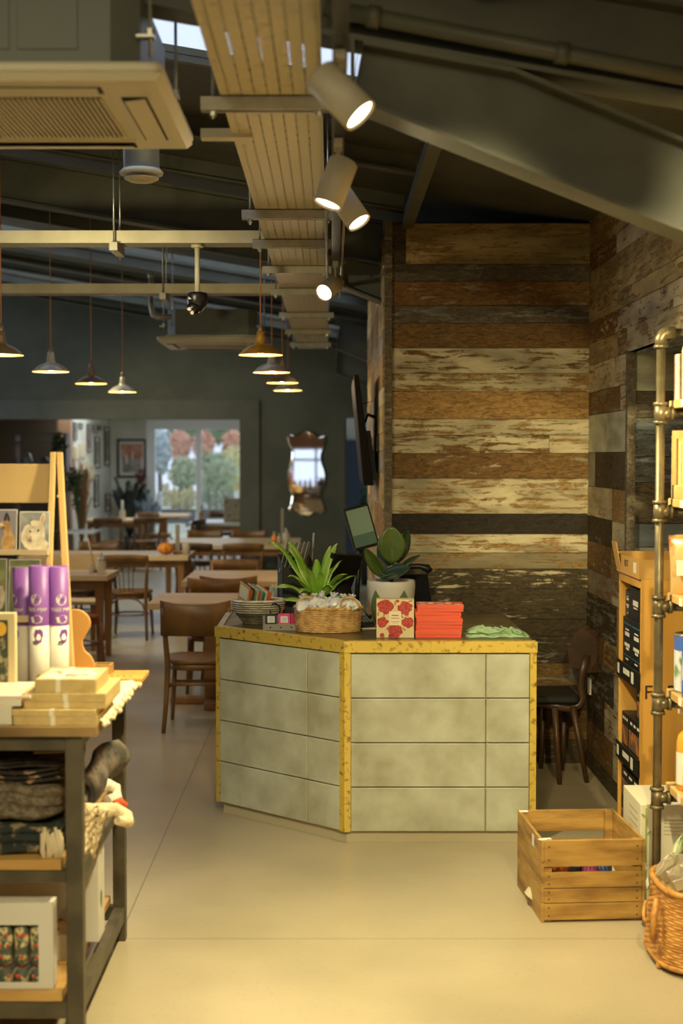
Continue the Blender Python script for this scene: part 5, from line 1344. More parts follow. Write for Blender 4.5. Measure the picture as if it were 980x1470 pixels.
# ---- back room decoration
FRM = M('black_frame', rgb(38, 36, 34), .4); MATT = M('picture_mount', rgb(206, 200, 184), .7)
def picture(name, label, T, w_, h_, ink, grp=None, fr=.02):
    t = thing(name, label, 'picture', T.to_translation(), 0, grp); t.matrix_world = T
    b = MB()
    b.box(-w_ / 2, w_ / 2, -h_ / 2, -h_ / 2 + fr, .003, .028); b.box(-w_ / 2, w_ / 2, h_ / 2 - fr, h_ / 2, .003, .028); b.box(-w_ / 2, -w_ / 2 + fr, -h_ / 2 + fr, h_ / 2 - fr, .003, .028); b.box(w_ / 2 - fr, w_ / 2, -h_ / 2 + fr, h_ / 2 - fr, .003, .028)
    b.build('frame', FRM, t)
    b = MB(); b.box(-w_ / 2 + fr, w_ / 2 - fr, -h_ / 2 + fr, h_ / 2 - fr, .003, .012); b.build('mount', MATT if ink[0] is None else ink[0], t)
    b = MB(); m_ = .10 * w_; b.box(-w_ / 2 + fr + m_, w_ / 2 - fr - m_, -h_ / 2 + fr + m_, h_ / 2 - fr - m_, .0121, .0128); b.build('picture_print', ink[1], t)
    return t
pa_, pb_ = P(168, 686, 26.98), P(210, 630, 26.98)
PRNT = M('poster_grey', rgb(122, 120, 112), .6, col2=rgb(160, 154, 144), scale=7, stretch=(.6, 1, 1.6))
PRNU = M('poster_rust', rgb(168, 108, 80), .6, col2=rgb(196, 150, 124), scale=5)
t = picture('framed_poster', 'large black framed print with a rust and grey landscape on the far wall', face_front((pa_.x + pb_.x) / 2, 26.995, (pa_.z + pb_.z) / 2), pb_.x - pa_.x, pb_.z - pa_.z, (MATT, PRNT), fr=.045)
b = MB(); b.box(-.20, .20, .0, .27, .0129, .0134); b.build('picture_print', PRNU, t)
b = MB(); b.box(-.12, -.08, -.1, .06, .0135, .014); b.box(0, .03, -.02, .12, .0135, .014); b.build('picture_mark', MATT, t)
def face_right(x, y, z):   # faces +X
    return Matrix.Translation((x, y, z)) @ Matrix(((0, 0, 1, 0), (1, 0, 0, 0), (0, 1, 0, 0), (0, 0, 0, 1)))
k = 0
GRYP = M('photo_grey', rgb(120, 116, 104), .6, col2=rgb(160, 152, 130), scale=5); PNKP = M('photo_pink', rgb(176, 130, 116), .6, col2=rgb(120, 110, 96), scale=5); OLVP = M('photo_olive', rgb(104, 104, 80), .6, col2=rgb(150, 146, 110), scale=5)
specs = [(105, 109, 600, 632, 'narrow dark frame at the top left of the picture wall'), (113, 117, 600, 616, 'small dark frame near the top of the picture wall'), (124.5, 129, 614, 649, 'tall dark frame high on the picture wall, left of the middle'),
         (133, 138, 600, 622, 'dark frame at the top middle of the picture wall'), (135, 142, 627, 672, 'long dark frame in the middle of the picture wall'), (141, 144, 600, 618, 'slim frame at the top right of the picture wall'),
         (134, 140, 682, 727, 'tall dark frame low in the middle of the picture wall'), (149, 156, 610, 668, 'tall frame with a pink print near the corner of the picture wall'), (150, 157, 709, 734, 'low frame near the corner, above the far table')]
for a_, c_, ya_, yb_, lb in specs:
    Ya = (FX) * FPX / (a_ - VPX) ; Yc = (FX) * FPX / (c_ - VPX)
    Ya *= 1.0; ym_ = (Ya + Yc) / 2; z1_, z0_ = P(c_, ya_, ym_).z, P(c_, yb_, ym_).z
    if z1_ > 2.22: z1_ = 2.3
    picture('picture_frame', lb, face_right(FX + .0005, ym_, (z0_ + z1_) / 2), max(Yc - Ya, .25), z1_ - z0_, (MATT, (GRYP, OLVP, PNKP)[k % 3]), 'frames on the picture wall'); k += 1
# plaster pieces on the wall
for px0, px1, ya_, yb_, lb in ((106, 112, 641, 660, 'cream paper hanging on the left of the picture wall'), (113, 122, 636, 658, 'second cream paper hanging beside it on the picture wall'), (122, 128, 662, 680, 'small pale paper ornament in the middle of the picture wall'), (127, 134, 668, 690, 'pale paper ornament below the long dark frame')):
    Ya = FX * FPX / (px0 - VPX); Yc = FX * FPX / (px1 - VPX); ym_ = (Ya + Yc) / 2; z1_, z0_ = P(px0, ya_, ym_).z, P(px0, yb_, ym_).z
    t = thing('paper_hanging', lb, 'decoration', (FX + .0008, ym_, (z0_ + z1_) / 2), 0, 'paper ornaments on the picture wall')
    hh = (z1_ - z0_) / 2; ww = (Yc - Ya) / 2
    b = MB(); b.prism([(0, q_ * ww, r_ * hh) for q_, r_ in ((-1, .9), (-.4, 1), (.5, .85), (1, 1), (.9, -.2), (.4, -1), (-.3, -.8), (-.9, -1))], (.03, 0, 0)); b.build('paper', M('cream_paper', rgb(206, 192, 160), .8), t)
# dried grass bundle and dark plants in the back room
def reedy(name, label, loc, h_, n_, spread, mat, wd=.012, cat_='plant', potm_=None, droop=.2, seed=1):
    q = random.Random(seed); t = thing(name, label, cat_, loc)
    b = MB()
    for i in range(n_):
        az = q.uniform(0, 2 * PI); L_ = spread * q.uniform(.4, 1)
        strap_leaf(b, (0, 0, .28), az, L_, (h_ - .28) * q.uniform(.6, 1), droop * q.uniform(0, 1), wd, q, .4, 7)
    b.build('leaves', mat, t)
    b = MB(); b.lathe([(.09, 0), (.13, .28), (.12, .28), (.001, .26)], seg=20); b.build('pot', potm_ or DKG, t)
    return t
reedy('dried_grass', 'tall bundle of dried beige grasses before the picture wall', (P(116, 700, 22.3).x, 22.3, 0), 1.85, 70, .28, M('dried_grass', rgb(176, 146, 110), .9), .02, seed=3, droop=.5)
reedy('potted_palm', 'dark leafy plant standing in the corner under the framed poster', (P(186, 720, 26.2).x, 26.2, 0), 1.45, 26, .6, M('dark_leaf', rgb(44, 52, 44), .4), .07, seed=4, droop=.4)
reedy('potted_palm', 'blue grey fern beside the patio window, right of the dark leafy plant', (P(214, 720, 25.6).x, 25.6, 0), 1.25, 34, .42, M('blue_leaf', rgb(110, 126, 140), .5), .018, seed=5, droop=.4)
b = MB(); t = thing('red_leaf_plant', 'dark red leafed plant rising beside the framed poster', 'plant', (P(203, 690, 26.5).x, 26.5, 0)); leaf_clump(b, (0, 0, 1.35), (.11, .08, .2), 60, .05, random.Random(9)); b.build('foliage', M('red_leaf', rgb(96, 48, 38), .6), t)
b = MB(); b.tube([(0, 0, .2), (.02, 0, 1.2)], .02, 8); b.build('stem', CWD, t); b = MB(); b.lathe([(.1, 0), (.14, .3), (.001, .28)], seg=20); b.build('pot', DKG, t)
# snug shelf with plants, upper left behind the card stand
t = thing('shelf_unit', 'tall dark shelf unit in the back room, behind the card stand', 'shelf', (P(60, 700, 21.6).x, 21.6, 0))
for x in (-.38, .38):
    b = MB(); b.box(x - .02, x + .02, -.15, .15, 0, 2.1); b.build('side_panel', CWD, t)
for z in (.1, .6, 1.1, 1.55, 1.95, 2.08):
    b = MB(); b.box(-.36, .36, -.15, .15, z, z + .025); b.build('shelf', CWD, t)
t0 = t.location
for k, (x, z, r_, h_, m_, lb) in enumerate(((-.22, 1.575, .09, .22, M('grey_ceramic', rgb(140, 146, 150), .2), 'shiny grey vase on the upper shelf in the back room'), (.05, 1.575, .07, .16, M('dark_ceramic', rgb(70, 72, 76), .2), 'dark vase in the middle of the upper shelf in the back room'),
                                      (-.15, 1.125, .1, .2, M('grey_ceramic', rgb(140, 146, 150), .2), 'grey pot on the middle shelf in the back room'))):
    t = thing('vase', lb, 'vase', t0 + Vector((x, 0, z + .001)), 0, 'vases on the back room shelf'); b = MB(); b.lathe([(r_ * .5, 0), (r_, h_ * .4), (r_ * .8, h_ * .8), (r_ * .5, h_), (r_ * .4, h_), (.001, h_ * .9)], seg=20); b.build('vase_body', m_, t)
for px, py, lb, sd in ((84, 640, 'trailing ivy hanging at the right end of the dark shelf unit', 31), (105, 690, 'trailing green plant hanging low by the terracotta pillar', 32)):
    pz = P(px, py, 21.4); t = thing('trailing_plant', lb, 'plant', (pz.x, 21.4, pz.z)); b = MB(); q = random.Random(sd)
    leaf_clump(b, (0, 0, 0), (.13, .1, .22), 110, .045, q); leaf_clump(b, (.05, 0, -.3), (.06, .05, .2), 50, .04, q); b.build('foliage', M('ivy_green', rgb(70, 96, 56), .6), t)
    b = MB(); b.lathe([(.05, -.05), (.08, .06), (.001, .05)], seg=16); b.tube([(0, 0, .05), (0, 0, 2.59 - pz.z)], .004, 6); b.build('hanging_pot', DKG, t)
t = thing('side_table', 'small blue lit side table with papers, left of the back room chairs', 'table', (P(118, 770, 19.6).x, 19.6, 0))
b = MB(); b.box(-.22, .22, -.3, .3, .70, .73); b.build('tabletop', M('bleached_top', rgb(206, 208, 204), .35), t)
for sx in (-1, 1):
    for sy in (-1, 1): b = MB(); b.box(sx * .19 - .02, sx * .19 + .02, sy * .26 - .02, sy * .26 + .02, 0, .70); b.build('leg', TLEG, t)
# doorway plant
b = MB(); pz = P(529, 720, 19.4); t = thing('trailing_plant', 'green leafy plant in the doorway left of the wood partition', 'plant', (pz.x, 19.4, 0)); leaf_clump(b, (0, 0, 1.12), (.12, .12, .24), 180, .05, random.Random(6)); b.build('foliage', M('ivy_green', rgb(70, 96, 56), .6), t)
b = MB(); b.lathe([(.1, 0), (.14, .5), (.001, .48)], seg=20); b.tube([(0, 0, .4), (0, 0, 1.1)], .012, 8); b.build('pot', DKG, t)

# ---- chair behind the counter, right
BLKL = M('black_chair_leather', rgb(34, 32, 28), .5); BENT = M('walnut_ply', rgb(84, 58, 36), .4, col2=rgb(66, 44, 26), scale=8)
ch = Vector((P(806, 1100, 7.78).x, 7.78, 0))
t = thing('plywood_chair', 'walnut plywood chair with a black seat in the dark corner behind the counter', 'chair', ch, 0)
zs = P(790, 1003, 7.75).z
def qz(px, py, y=7.7): return P(px, py, y) - ch
bk = [(815, 938), (817, 925), (827, 908), (836, 904), (850, 913), (862, 925), (860, 938), (850, 958), (844, 966), (832, 962), (818, 954)]
b = MB(); pts = [P(x, y, 7.72) - ch for x, y in [(p.x, p.y) for p in cat(bk, 3)]]
b.prism([Vector((p.x, p.y + .10 * (p.x - pts[0].x) / .2 * 0, p.z)) for p in pts], (.06, .012, 0)); b.build('backrest', BENT, t, bevel=.004)
for y, dx in ((7.62, 0), (7.86, .02)):
    b = MB(); pp_ = [qz(843, 940, y), qz(836, 965, y), qz(833, 985, y), qz(837, 1002, y), qz(832, 1013, y), qz(820, 1018, y), qz(806, 1016, y), qz(765, 1008, y)]
    b.tube(pp_, [(.02, .008)] * len(pp_), 8); b.build('bent_side_rail', BENT, t)
b = MB(); 
T = None
x0s, x1s = qz(757, 990).x, qz(828, 990).x
b.rbox(x0s, x1s, -.2, .14, zs + .0, zs + .045, .03); b.build('seat', BLKL, t)
for (px0, px1, pyb, y) in ((796, 803, 1128, 7.56), (822, 842, 1110, 7.6), (810, 806, 1090, 7.9), (780, 776, 1105, 7.95)):
    b = MB(); a_ = P(px0, 1015, y) - ch; f_ = P(px1, pyb, y) - ch; b.tube([a_, (f_.x, a_.y, 0)], [.018, .013], 9); b.build('leg', BENT, t)
t = thing('wall_socket', 'white double socket low on the board wall behind the plywood chair', 'socket', (XR - .008, P(847, 985, 1).x * 0 + 7.95, zrow(985, 7.95)))
b = MB(); b.box(-.012, -.0, -.03, .03, -.045, .045); b.build('plate', WHT, t, bevel=.002)
# ================================================================ DISPLAY TABLE AT THE LEFT
DKS = M('dark_steel_frame', rgb(94, 86, 70), .45, .3, col2=rgb(76, 70, 58), scale=9)
WARMW = M('warm_pine', rgb(194, 154, 92), .5, col2=rgb(164, 124, 66), scale=5, stretch=(.3, 1.5, 1.5))
TZ = .955
dx1 = -.69; dy0, dy1 = 4.17, 5.2; dx0 = -2.1
t = thing('display_table', 'steel framed display table with wooden shelves at the left edge', 'table', (0, 0, 0))
b = MB(); 
for k in range(5): b.box(dx0, dx1, dy0 + (dy1 - dy0) * k / 5 + .001, dy0 + (dy1 - dy0) * (k + 1) / 5 - .001, TZ - .03, TZ)
b.build('tabletop', M('worn_table_boards', rgb(150, 120, 74), .55, col2=rgb(104, 80, 48), scale=6, stretch=(.4, 2, 1)), t, bevel=.002)
px_ = [(-.786, -.736, 4.19), (-.786, -.742, 5.09), (-2.06, -2.01, 4.19), (-2.06, -2.01, 5.09)]
for a, c, y in px_:
    b = MB(); b.box(a, c, y, y + .045, 0, TZ - .031); b.build('leg', DKS, t, bevel=.002)
def frame(z, hgt=.04):
    b = MB(); b.box(-2.01, -.787, 4.195, 4.23, z, z + hgt); b.box(-2.01, -.787, 5.095, 5.13, z, z + hgt); b.box(-.782, -.745, 4.236, 5.089, z, z + hgt); b.box(-2.05, -2.02, 4.236, 5.089, z, z + hgt); b.build('rail', DKS, t)
frame(TZ - .075); frame(.485, .035); frame(.075, .05)
for z0 in (.523, .128):
    b = MB()
    for k in range(4): b.box(-2.0, -.80, 4.19 + k * .235, 4.19 + k * .235 + .228, z0, z0 + .03)
    b.build('shelf_board', WARMW, t, bevel=.002)
S1 = .554; S2 = .159
# ---- kraft note card boxes
KR = M('kraft_card', rgb(200, 174, 118), .75, col2=rgb(188, 162, 106), scale=30); BAND = M('paper_band', rgb(226, 218, 196), .6)
def kbox(px0, px1, py0, py1, Y, dep, z, label, bandf=None, rz=0, name='card_box', bodym=None, grp='kraft boxes stacked on the display table', lidp=True):
    xa, xc = P(px0, py1, Y).x, P(px1, py1, Y).x; hh = (py1 - py0) * Y / FPX
    t = thing(name, label, 'box', ((xa + xc) / 2, Y, z), rz, grp); w_ = (xc - xa) / 2
    b = MB(); b.box(-w_, w_, 0, dep, 0, hh - .0005); b.build('box_body', bodym or KR, t, bevel=.0015)
    if bandf is not None:
        bx = -w_ + 2 * w_ * bandf; b = MB(); b.box(bx - .007, bx + .007, -.0012, 0, .0, hh); b.box(bx - .007, bx + .007, -.0012, dep + .001, hh - .0005, hh + .0006); b.build('paper_band', BAND, t)
    return t, hh, w_
Yk = 4.19
z = TZ
_, h1, _ = kbox(19, 140, 1035.5, 1049, Yk, .30, z, 'lowest kraft box of the pile at the front corner of the display table', .47); z += h1
_, h1, _ = kbox(17, 138, 1026, 1035.5, Yk, .30, z, 'second kraft box from the bottom of the front pile', .47); z += h1
_, h1, _ = kbox(34, 152, 1016, 1026, Yk + .02, .30, z, 'third kraft box from the bottom, shifted to the right', .52); z += h1
_, h1, _ = kbox(31, 152, 1003, 1015, Yk + .02, .30, z, 'fourth kraft box from the bottom of the front pile', .52); z += h1
tk, h1, w_ = kbox(50, 138, 982, 1002, Yk + .03, .24, z, 'small thick kraft box with a patterned lid, topmost of the front pile', .38)
b = MB(); b.box(-w_ + .012, w_ - .012, .012, .20, h1 - .0004, h1 + .0004); b.build('lid_print', M('lid_print', rgb(226, 208, 184), .6, col2=rgb(210, 130, 110), scale=18, lo=.55, hi=.62), tk)
# white books at the left
WB = M('white_book', rgb(222, 216, 198), .6)
z = TZ
for k, (p0, p1, c0, c1, lb) in enumerate(((-60, 17, 1022, 1049, 'thick white boxed set at the left edge under the white book'), (-60, 30, 1010, 1021, 'white hardback book lying on the boxed set'), (-60, 44, 1004, 1009, 'thin pale booklet on top of the white books'))):
    t_, h1, w_ = kbox(p0, p1, c0, c1, Yk + .01, .26, z, lb, None, name='book', bodym=WB if k < 2 else M('pale_booklet', rgb(232, 216, 196), .6, col2=rgb(224, 190, 170), scale=10), grp='white books on the display table'); t_['category'] = 'book'
    if k == 0:
        b = MB()
        for j in range(6): b.box(-w_, w_, -.0008, -.0001, .006 + j * .008, .0066 + j * .008)
        b.build('page_edges', M('page_grey', rgb(186, 180, 162), .7), t_)
    z += h1
# ---- purple tubes
PUR = M('purple_print', rgb(134, 82, 168), .45); TUBEW = M('white_tube', rgb(226, 220, 208), .5)
def tube_thing(px, Y, lab, r=.034, top=812, ang=0):
    x = P(px, 900, Y).x; zt_ = P(px, top, Y).z; t = thing('map_tube', lab, 'tube', (x, Y, TZ), 0, 'purple and white map tubes')
    H_ = zt_ - TZ; zs_ = P(px, 897, Y).z - TZ
    b = MB(); b.lathe([(.001, 0), (r, 0), (r, zs_), (r, zs_), (.001, zs_)], seg=32); b.build('lower_sleeve', TUBEW, t)
    b = MB(); b.lathe([(r + .0003, zs_), (r + .0003, H_), (r - .003, H_), (r - .004, H_ - .02), (.001, H_ - .02)], seg=32, caps=False); b.build('upper_sleeve', PUR, t)
    b = MB(); b.lathe([(.001, H_ - .018), (r - .0035, H_ - .018), (r - .0035, H_ - .004), (.001, H_ - .003)], seg=24); b.build('end_cap', M('tube_cap', rgb(220, 214, 196), .5), t)
    def curved(pts, rr):
        return [Vector((rr * math.sin(p[0] / rr + ang), -rr * math.cos(p[0] / rr + ang), p[1])) for p in pts]
    def patch(b, pts, rr=r + .0009):
        v = [b.bm.verts.new(p) for p in curved(pts, rr)]; b._f(v)
    b = MB()
    patch(b, [(p[0] * 1, p[1] + zs_ + .085) for p in disc_poly(0, 0, .018, .018, 20)])
    patch(b, [(p[0], p[1] + zs_ + .022) for p in disc_poly(.002, 0, .021, .013, 16, wob=.35, seed=3)])
    b.build('badge_print', WHT, t)
    b = MB(); patch(b, [(p[0], p[1] + zs_ + .085) for p in disc_poly(.003, 0, .007, .005, 12, wob=.4, seed=5)], r + .0013)
    patch(b, [(p[0], p[1] + zs_ - .03) for p in disc_poly(.008, 0, .014, .024, 14, wob=.5, seed=6)], r + .0009); b.build('purple_mark', PUR, t)
    b = MB(); 
    patch(b, [(p[0], p[1] + zs_ - .055) for p in disc_poly(-.002, 0, .012, .008, 12, wob=.5, seed=7)], r + .0009)
    for cx_, cz_, a_ in ((-.006, .06, .8), (.006, .10, .9), (-.014, .045, .7)):
        patch(b, [(p[0], p[1]) for p in disc_poly(cx_, cz_ - .015, .011, .0055, 10, rot=a_)], r + .0009)
    b.build('footprint_mark', M('grey_print', rgb(96, 92, 88), .6), t)
    for s_, sz, dz_ in (('TREE MAP', .0165, .052),):
        o = text_mesh('tube_text', s_, sz, WHT, t, face_front(0, -r - .001, zs_ + dz_), .0004)
        for v in o.data.vertices:
            x_ = v.co.x; rr = -v.co.y; v.co.x = rr * math.sin(x_ / r + ang); v.co.y = -rr * math.cos(x_ / r + ang)
    return t
tube_thing(57, 4.60, 'purple and white cardboard tube with a round badge, middle of the three', ang=-.15)
tube_thing(84, 4.62, 'purple and white cardboard tube nearest the easel leg', .033, 813, ang=.5)
tube_thing(33, 4.68, 'purple and white cardboard tube at the left of the three', .033, 814, ang=-.9)
# ---- framed card at left edge and little tin
def print_card(t, w_, h_, T, items):
    for m_, poly in items:
        b = MB(); b.prism([T @ Vector((x, y, 0)) for x, y in poly], T.to_3x3() @ Vector((0, 0, .0004))); b.build('picture_print', m_, t)
q = Vector((P(2, 985, 4.45).x, 4.45, TZ)); t = thing('boxed_puzzle', 'cream framed picture box with a yellow sun, at the left edge before the tubes', 'box', q, 0)
hz = P(0, 880, 4.45).z - TZ
b = MB(); b.box(-.08, .045, 0, .03, 0, hz); b.build('box_body', M('cream_frame', rgb(222, 206, 160), .6), t, bevel=.003)
b = MB(); b.box(-.075, .022, -.0015, 0, .015, hz - .022); b.build('picture_field', M('dark_botanical', rgb(60, 66, 56), .6, col2=rgb(170, 160, 120), scale=22, lo=.5, hi=.6), t)
T0 = face_front(0, -.0016, 0)
b = MB(); b.prism([T0 @ Vector(p) for p in disc_poly(.0, hz - .05, .018, .022, 18)], (0, -.0006, 0)); b.prism([T0 @ Vector(p) for p in disc_poly(.005, .03, .012, .012, 12)], (0, -.0006, 0)); b.build('sun_print', M('sun_yellow', rgb(240, 190, 60), .6), t)

# ---- easel card stand
EW = M('beech_wood', rgb(228, 194, 136), .45, col2=rgb(214, 178, 116), scale=4, stretch=(1, 1, .25), lo=.35, hi=.7)
Ye = 4.75
t = thing('card_stand', 'pale beech easel stand holding greeting cards at the left', 'card stand', (0, 0, 0))
def xz(px, py, Y=Ye): p = P(px, py, Y); return p.x, p.z
x0, zt = xz(-90, 666); x1, zb_ = xz(74, 722)
b = MB(); b.box(x0, x1, Ye, Ye + .018, zb_, zt); b.build('header_board', EW, t, bevel=.002)
lf = [(74, 81, 650, 965), ]
# front and rear legs fan apart towards the table
xa, za_ = xz(76, 649); xb, _ = xz(80, 649)
b = MB(); b.hexa([Vector(p) for p in ((xz(67, 960)[0], Ye - .10, TZ), (xz(75, 960)[0], Ye - .10, TZ), (xz(75, 960)[0], Ye - .07, TZ), (xz(67, 960)[0], Ye - .07, TZ),
                                       (xz(73, 650)[0], Ye - .014, za_), (xz(80, 650)[0], Ye - .014, za_), (xz(80, 650)[0], Ye + .016, za_), (xz(73, 650)[0], Ye + .016, za_))]); b.build('front_leg', EW, t, bevel=.002)
b = MB(); b.hexa([Vector(p) for p in ((xz(96, 960)[0], Ye + .0, TZ), (xz(107, 960)[0], Ye + .0, TZ), (xz(107, 960)[0], Ye + .03, TZ), (xz(96, 960)[0], Ye + .03, TZ),
                                       (xz(81, 650)[0], Ye + .000, za_), (xz(88, 650)[0], Ye + .000, za_), (xz(88, 650)[0], Ye + .03, za_), (xz(81, 650)[0], Ye + .03, za_))]); b.build('rear_leg', EW, t, bevel=.002)
b = MB()
for py in (665, 712): x_, z_ = xz(83.5, py); b.cyl((x_, Ye - .003, z_), (x_, Ye + .002, z_), .0045, seg=12)
b.build('screw', M('pale_screw', rgb(220, 190, 130), .4), t)
for py0, py1, Y in ((792, 796, Ye - .06), (886, 892, Ye - .1)):
    xl, z1 = xz(-90, py0, Y); xr, z0 = xz(70, py1, Y); b = MB(); b.box(xl, xr, Y - .02, Y + .05, z0, z1); b.box(xl, xr, Y - .024, Y - .02, z0, z1 + .008); b.build('card_ledge', M('clear_ledge', rgb(206, 186, 150), .3), t)
ledge_z = {}
# greeting cards with animal portraits
SKYB = M('card_sky', rgb(126, 122, 142), .6, col2=rgb(150, 140, 140), scale=3); FURW = M('print_fur_white', rgb(226, 214, 194), .7, col2=rgb(200, 184, 160), scale=30)
FURT = M('print_fur_tan', rgb(196, 158, 104), .7, col2=rgb(160, 122, 74), scale=30); INK = M('print_ink', rgb(46, 40, 34), .6); PNKE = M('print_ear_pink', rgb(200, 150, 130), .7); CARDW = M('card_white', rgb(226, 220, 208), .5)
BGG = M('card_grey_grass', rgb(112, 116, 122), .6, col2=rgb(176, 176, 174), scale=8, lo=.45, hi=.6); GRS = M('card_green', rgb(104, 116, 76), .6, col2=rgb(150, 150, 110), scale=6)
def card(px0, px1, py0, py1, Y, lab, bgm, draw, tilt=-.12):
    xa, zt_ = xz(px0, py0, Y); xc, zb = xz(px1, py1, Y); w_, h_ = xc - xa, zt_ - zb
    t = thing('greeting_card', lab, 'card', (xa + w_ / 2, Y, zb), 0, 'greeting cards on the stand'); t.rotation_euler = (tilt, 0, 0)
    b = MB(); b.box(-w_ / 2, w_ / 2, 0, .003, 0, h_); b.build('card_sheet', CARDW, t)
    b = MB(); b.box(-w_ / 2 + .003, w_ / 2 - .003, -.0006, 0, .003, h_ - .003); b.build('card_picture', bgm, t)
    for i, (m_, poly) in enumerate(draw(w_, h_)):
        b = MB(); d = -.0007 - .0003 * i; pts = [(min(max(p[0], -w_ / 2 + .003), w_ / 2 - .003), d, min(max(p[1], .003), h_ - .003)) for p in poly]
        b.prism(pts, (0, -.0003, 0)); b.build('animal_print', m_, t)
def E(cx, cy, rx, ry, rot=0, wob=0, seed=0, n=18): return [(p[0], p[1]) for p in disc_poly(cx, cy, rx, ry, n, rot, wob, seed)]
def alpaca(w_, h_):
    return [(FURW, E(-.2 * w_, .35 * h_, .25 * w_, .3 * h_, 0, .3, 2)), (FURW, E(.12 * w_, .12 * h_, .34 * w_, .22 * h_, 0, .2, 1)), (FURW, E(.08 * w_, .45 * h_, .27 * w_, .30 * h_, 0, .15, 3)), (FURW, E(.25 * w_, .80 * h_, .075 * w_, .17 * h_, -.3)), (PNKE, E(.25 * w_, .79 * h_, .045 * w_, .125 * h_, -.3)),
            (FURW, E(.06 * w_, .68 * h_, .2 * w_, .1 * h_, 0, .3, 4)), (FURW, E(-.1 * w_, .36 * h_, .13 * w_, .12 * h_)), (INK, E(-.14 * w_, .49 * h_, .032 * w_, .026 * h_)), (INK, E(.13 * w_, .52 * h_, .035 * w_, .026 * h_)), (PNKE, E(-.13 * w_, .33 * h_, .05 * w_, .04 * h_)), (INK, E(-.13 * w_, .27 * h_, .055 * w_, .012 * h_))]
def llama(w_, h_):
    return [(FURT, E(.22 * w_, .18 * h_, .22 * w_, .26 * h_, 0, .15, 5)), (FURT, E(.20 * w_, .45 * h_, .13 * w_, .28 * h_, .1, .1, 6)), (FURT, E(.08 * w_, .62 * h_, .15 * w_, .10 * h_, .2)), (FURW, E(-.02 * w_, .6 * h_, .07 * w_, .06 * h_)), (INK, E(.13 * w_, .82 * h_, .035 * w_, .12 * h_, -.2)), (INK, E(.22 * w_, .80 * h_, .03 * w_, .10 * h_, .3)), (INK, E(.1 * w_, .66 * h_, .02 * w_, .015 * h_)), (INK, E(.05 * w_, .56 * h_, .1 * w_, .012 * h_, -.4))]
def hills(w_, h_): return [(GRS, [(-.5 * w_, 0), (.5 * w_, 0), (.5 * w_, .4 * h_), (.1 * w_, .6 * h_), (-.5 * w_, .35 * h_)]), (FURW, E(.25 * w_, .32 * h_, .2 * w_, .22 * h_, 0, .2, 8))]
card(27, 71, 734, 791, Ye - .062, 'greeting card with a fluffy white alpaca face on the upper ledge', BGG, alpaca)
card(-21, 24, 731, 790, Ye - .058, 'greeting card with a brown llama against a grey sky, cut by the left edge', SKYB, llama)
card(11, 57, 803, 884, Ye - .095, 'greeting card of green hills on the lower ledge, behind the purple tubes', GRS, hills)
card(-30, 9, 802, 884, Ye - .09, 'greeting card at the lower left, mostly outside the frame', GRS, hills)
# ---- cutting board, small box, yellow board, beaded cloth
YC = 4.95
t = thing('serving_board', 'orange wooden serving board with a curvy edge standing behind the tubes', 'board', (0, 0, 0))
ol = [(80, 962), (80, 876), (96, 876), (110, 875), (120, 879), (128, 888), (129, 900), (122, 913), (118, 922), (121, 934), (131, 944), (132, 962)]
b = MB(); b.prism([P(x, y, YC) for x, y in [(p.x, p.y) for p in cat(ol, 3)]], (0, .022, 0)); b.build('board', M('orange_oak', rgb(208, 152, 82), .4, col2=rgb(186, 128, 60), scale=6, stretch=(1, 1, .3)), t, bevel=.003)
b = MB(); b.box(P(82, 960, YC).x, P(133, 960, YC).x, YC - .05, YC + .06, TZ + .001, P(100, 963, YC).z); b.build('foot', M('orange_oak', rgb(214, 148, 66), .4), t)
t = thing('wooden_box', 'small wooden box behind the serving board on the display table', 'box', (P(146, 960, 5.08).x, 5.08, TZ))
b = MB(); b.box(-.035, .033, 0, .008, 0, .05); b.box(-.035, .033, .06, .068, 0, .05); b.box(-.035, -.027, .008, .06, 0, .05); b.box(.025, .033, .008, .06, 0, .05); b.box(-.027, .025, .008, .06, 0, .006); b.build('box_body', WARMW, t, bevel=.001)
b = MB(); b.box(-.02, .01, -.001, 0, .012, .03); b.build('label', CARDW, t)
t = thing('peg_board', 'flat yellow wooden board with a row of holes at the rear table corner', 'board', (0, 0, 0))
YP0, YP1 = 4.98, 5.18
b = MB(); b.box(P(150, 980, YP0).x, -.662, YP0, YP1, TZ, TZ + .016); b.build('board', M('yellow_pine', rgb(232, 180, 80), .45, col2=rgb(216, 158, 60), scale=6), t, bevel=.002)
b = MB()
for k in range(5): b.cyl((-.80 + k * .022, 5.04, TZ + .0158), (-.80 + k * .022, 5.04, TZ + .0166), .0055, seg=14)
b.build('peg_hole', M('hole_brown', rgb(120, 80, 36), .7), t)
t = thing('beaded_runner', 'cream runner with wooden beads along the right edge of the display table', 'cloth', (0, 0, 0))
def fn(u, v): 
    y = 4.22 + .74 * u; x = -.80 + .13 * v; return (x + .004 * math.sin(30 * u), y, TZ + .004 + .006 * math.sin(25 * u + 6 * v) ** 2 + (.004 if v < .9 else -.004))
b = MB(); b.grid(fn, 60, 6, .002); b.build('runner', M('cream_fabric', rgb(230, 216, 186), .85), t)
b = MB(); rd = random.Random(31)
for k in range(34): b.sphere((-.668 + rd.uniform(-.006, .004), 4.22 + .75 * k / 34, TZ + rd.uniform(-.004, .012)), rd.uniform(.007, .010), 8, 6)
b.build('bead_trim', M('cream_bead', rgb(228, 208, 170), .5), t)
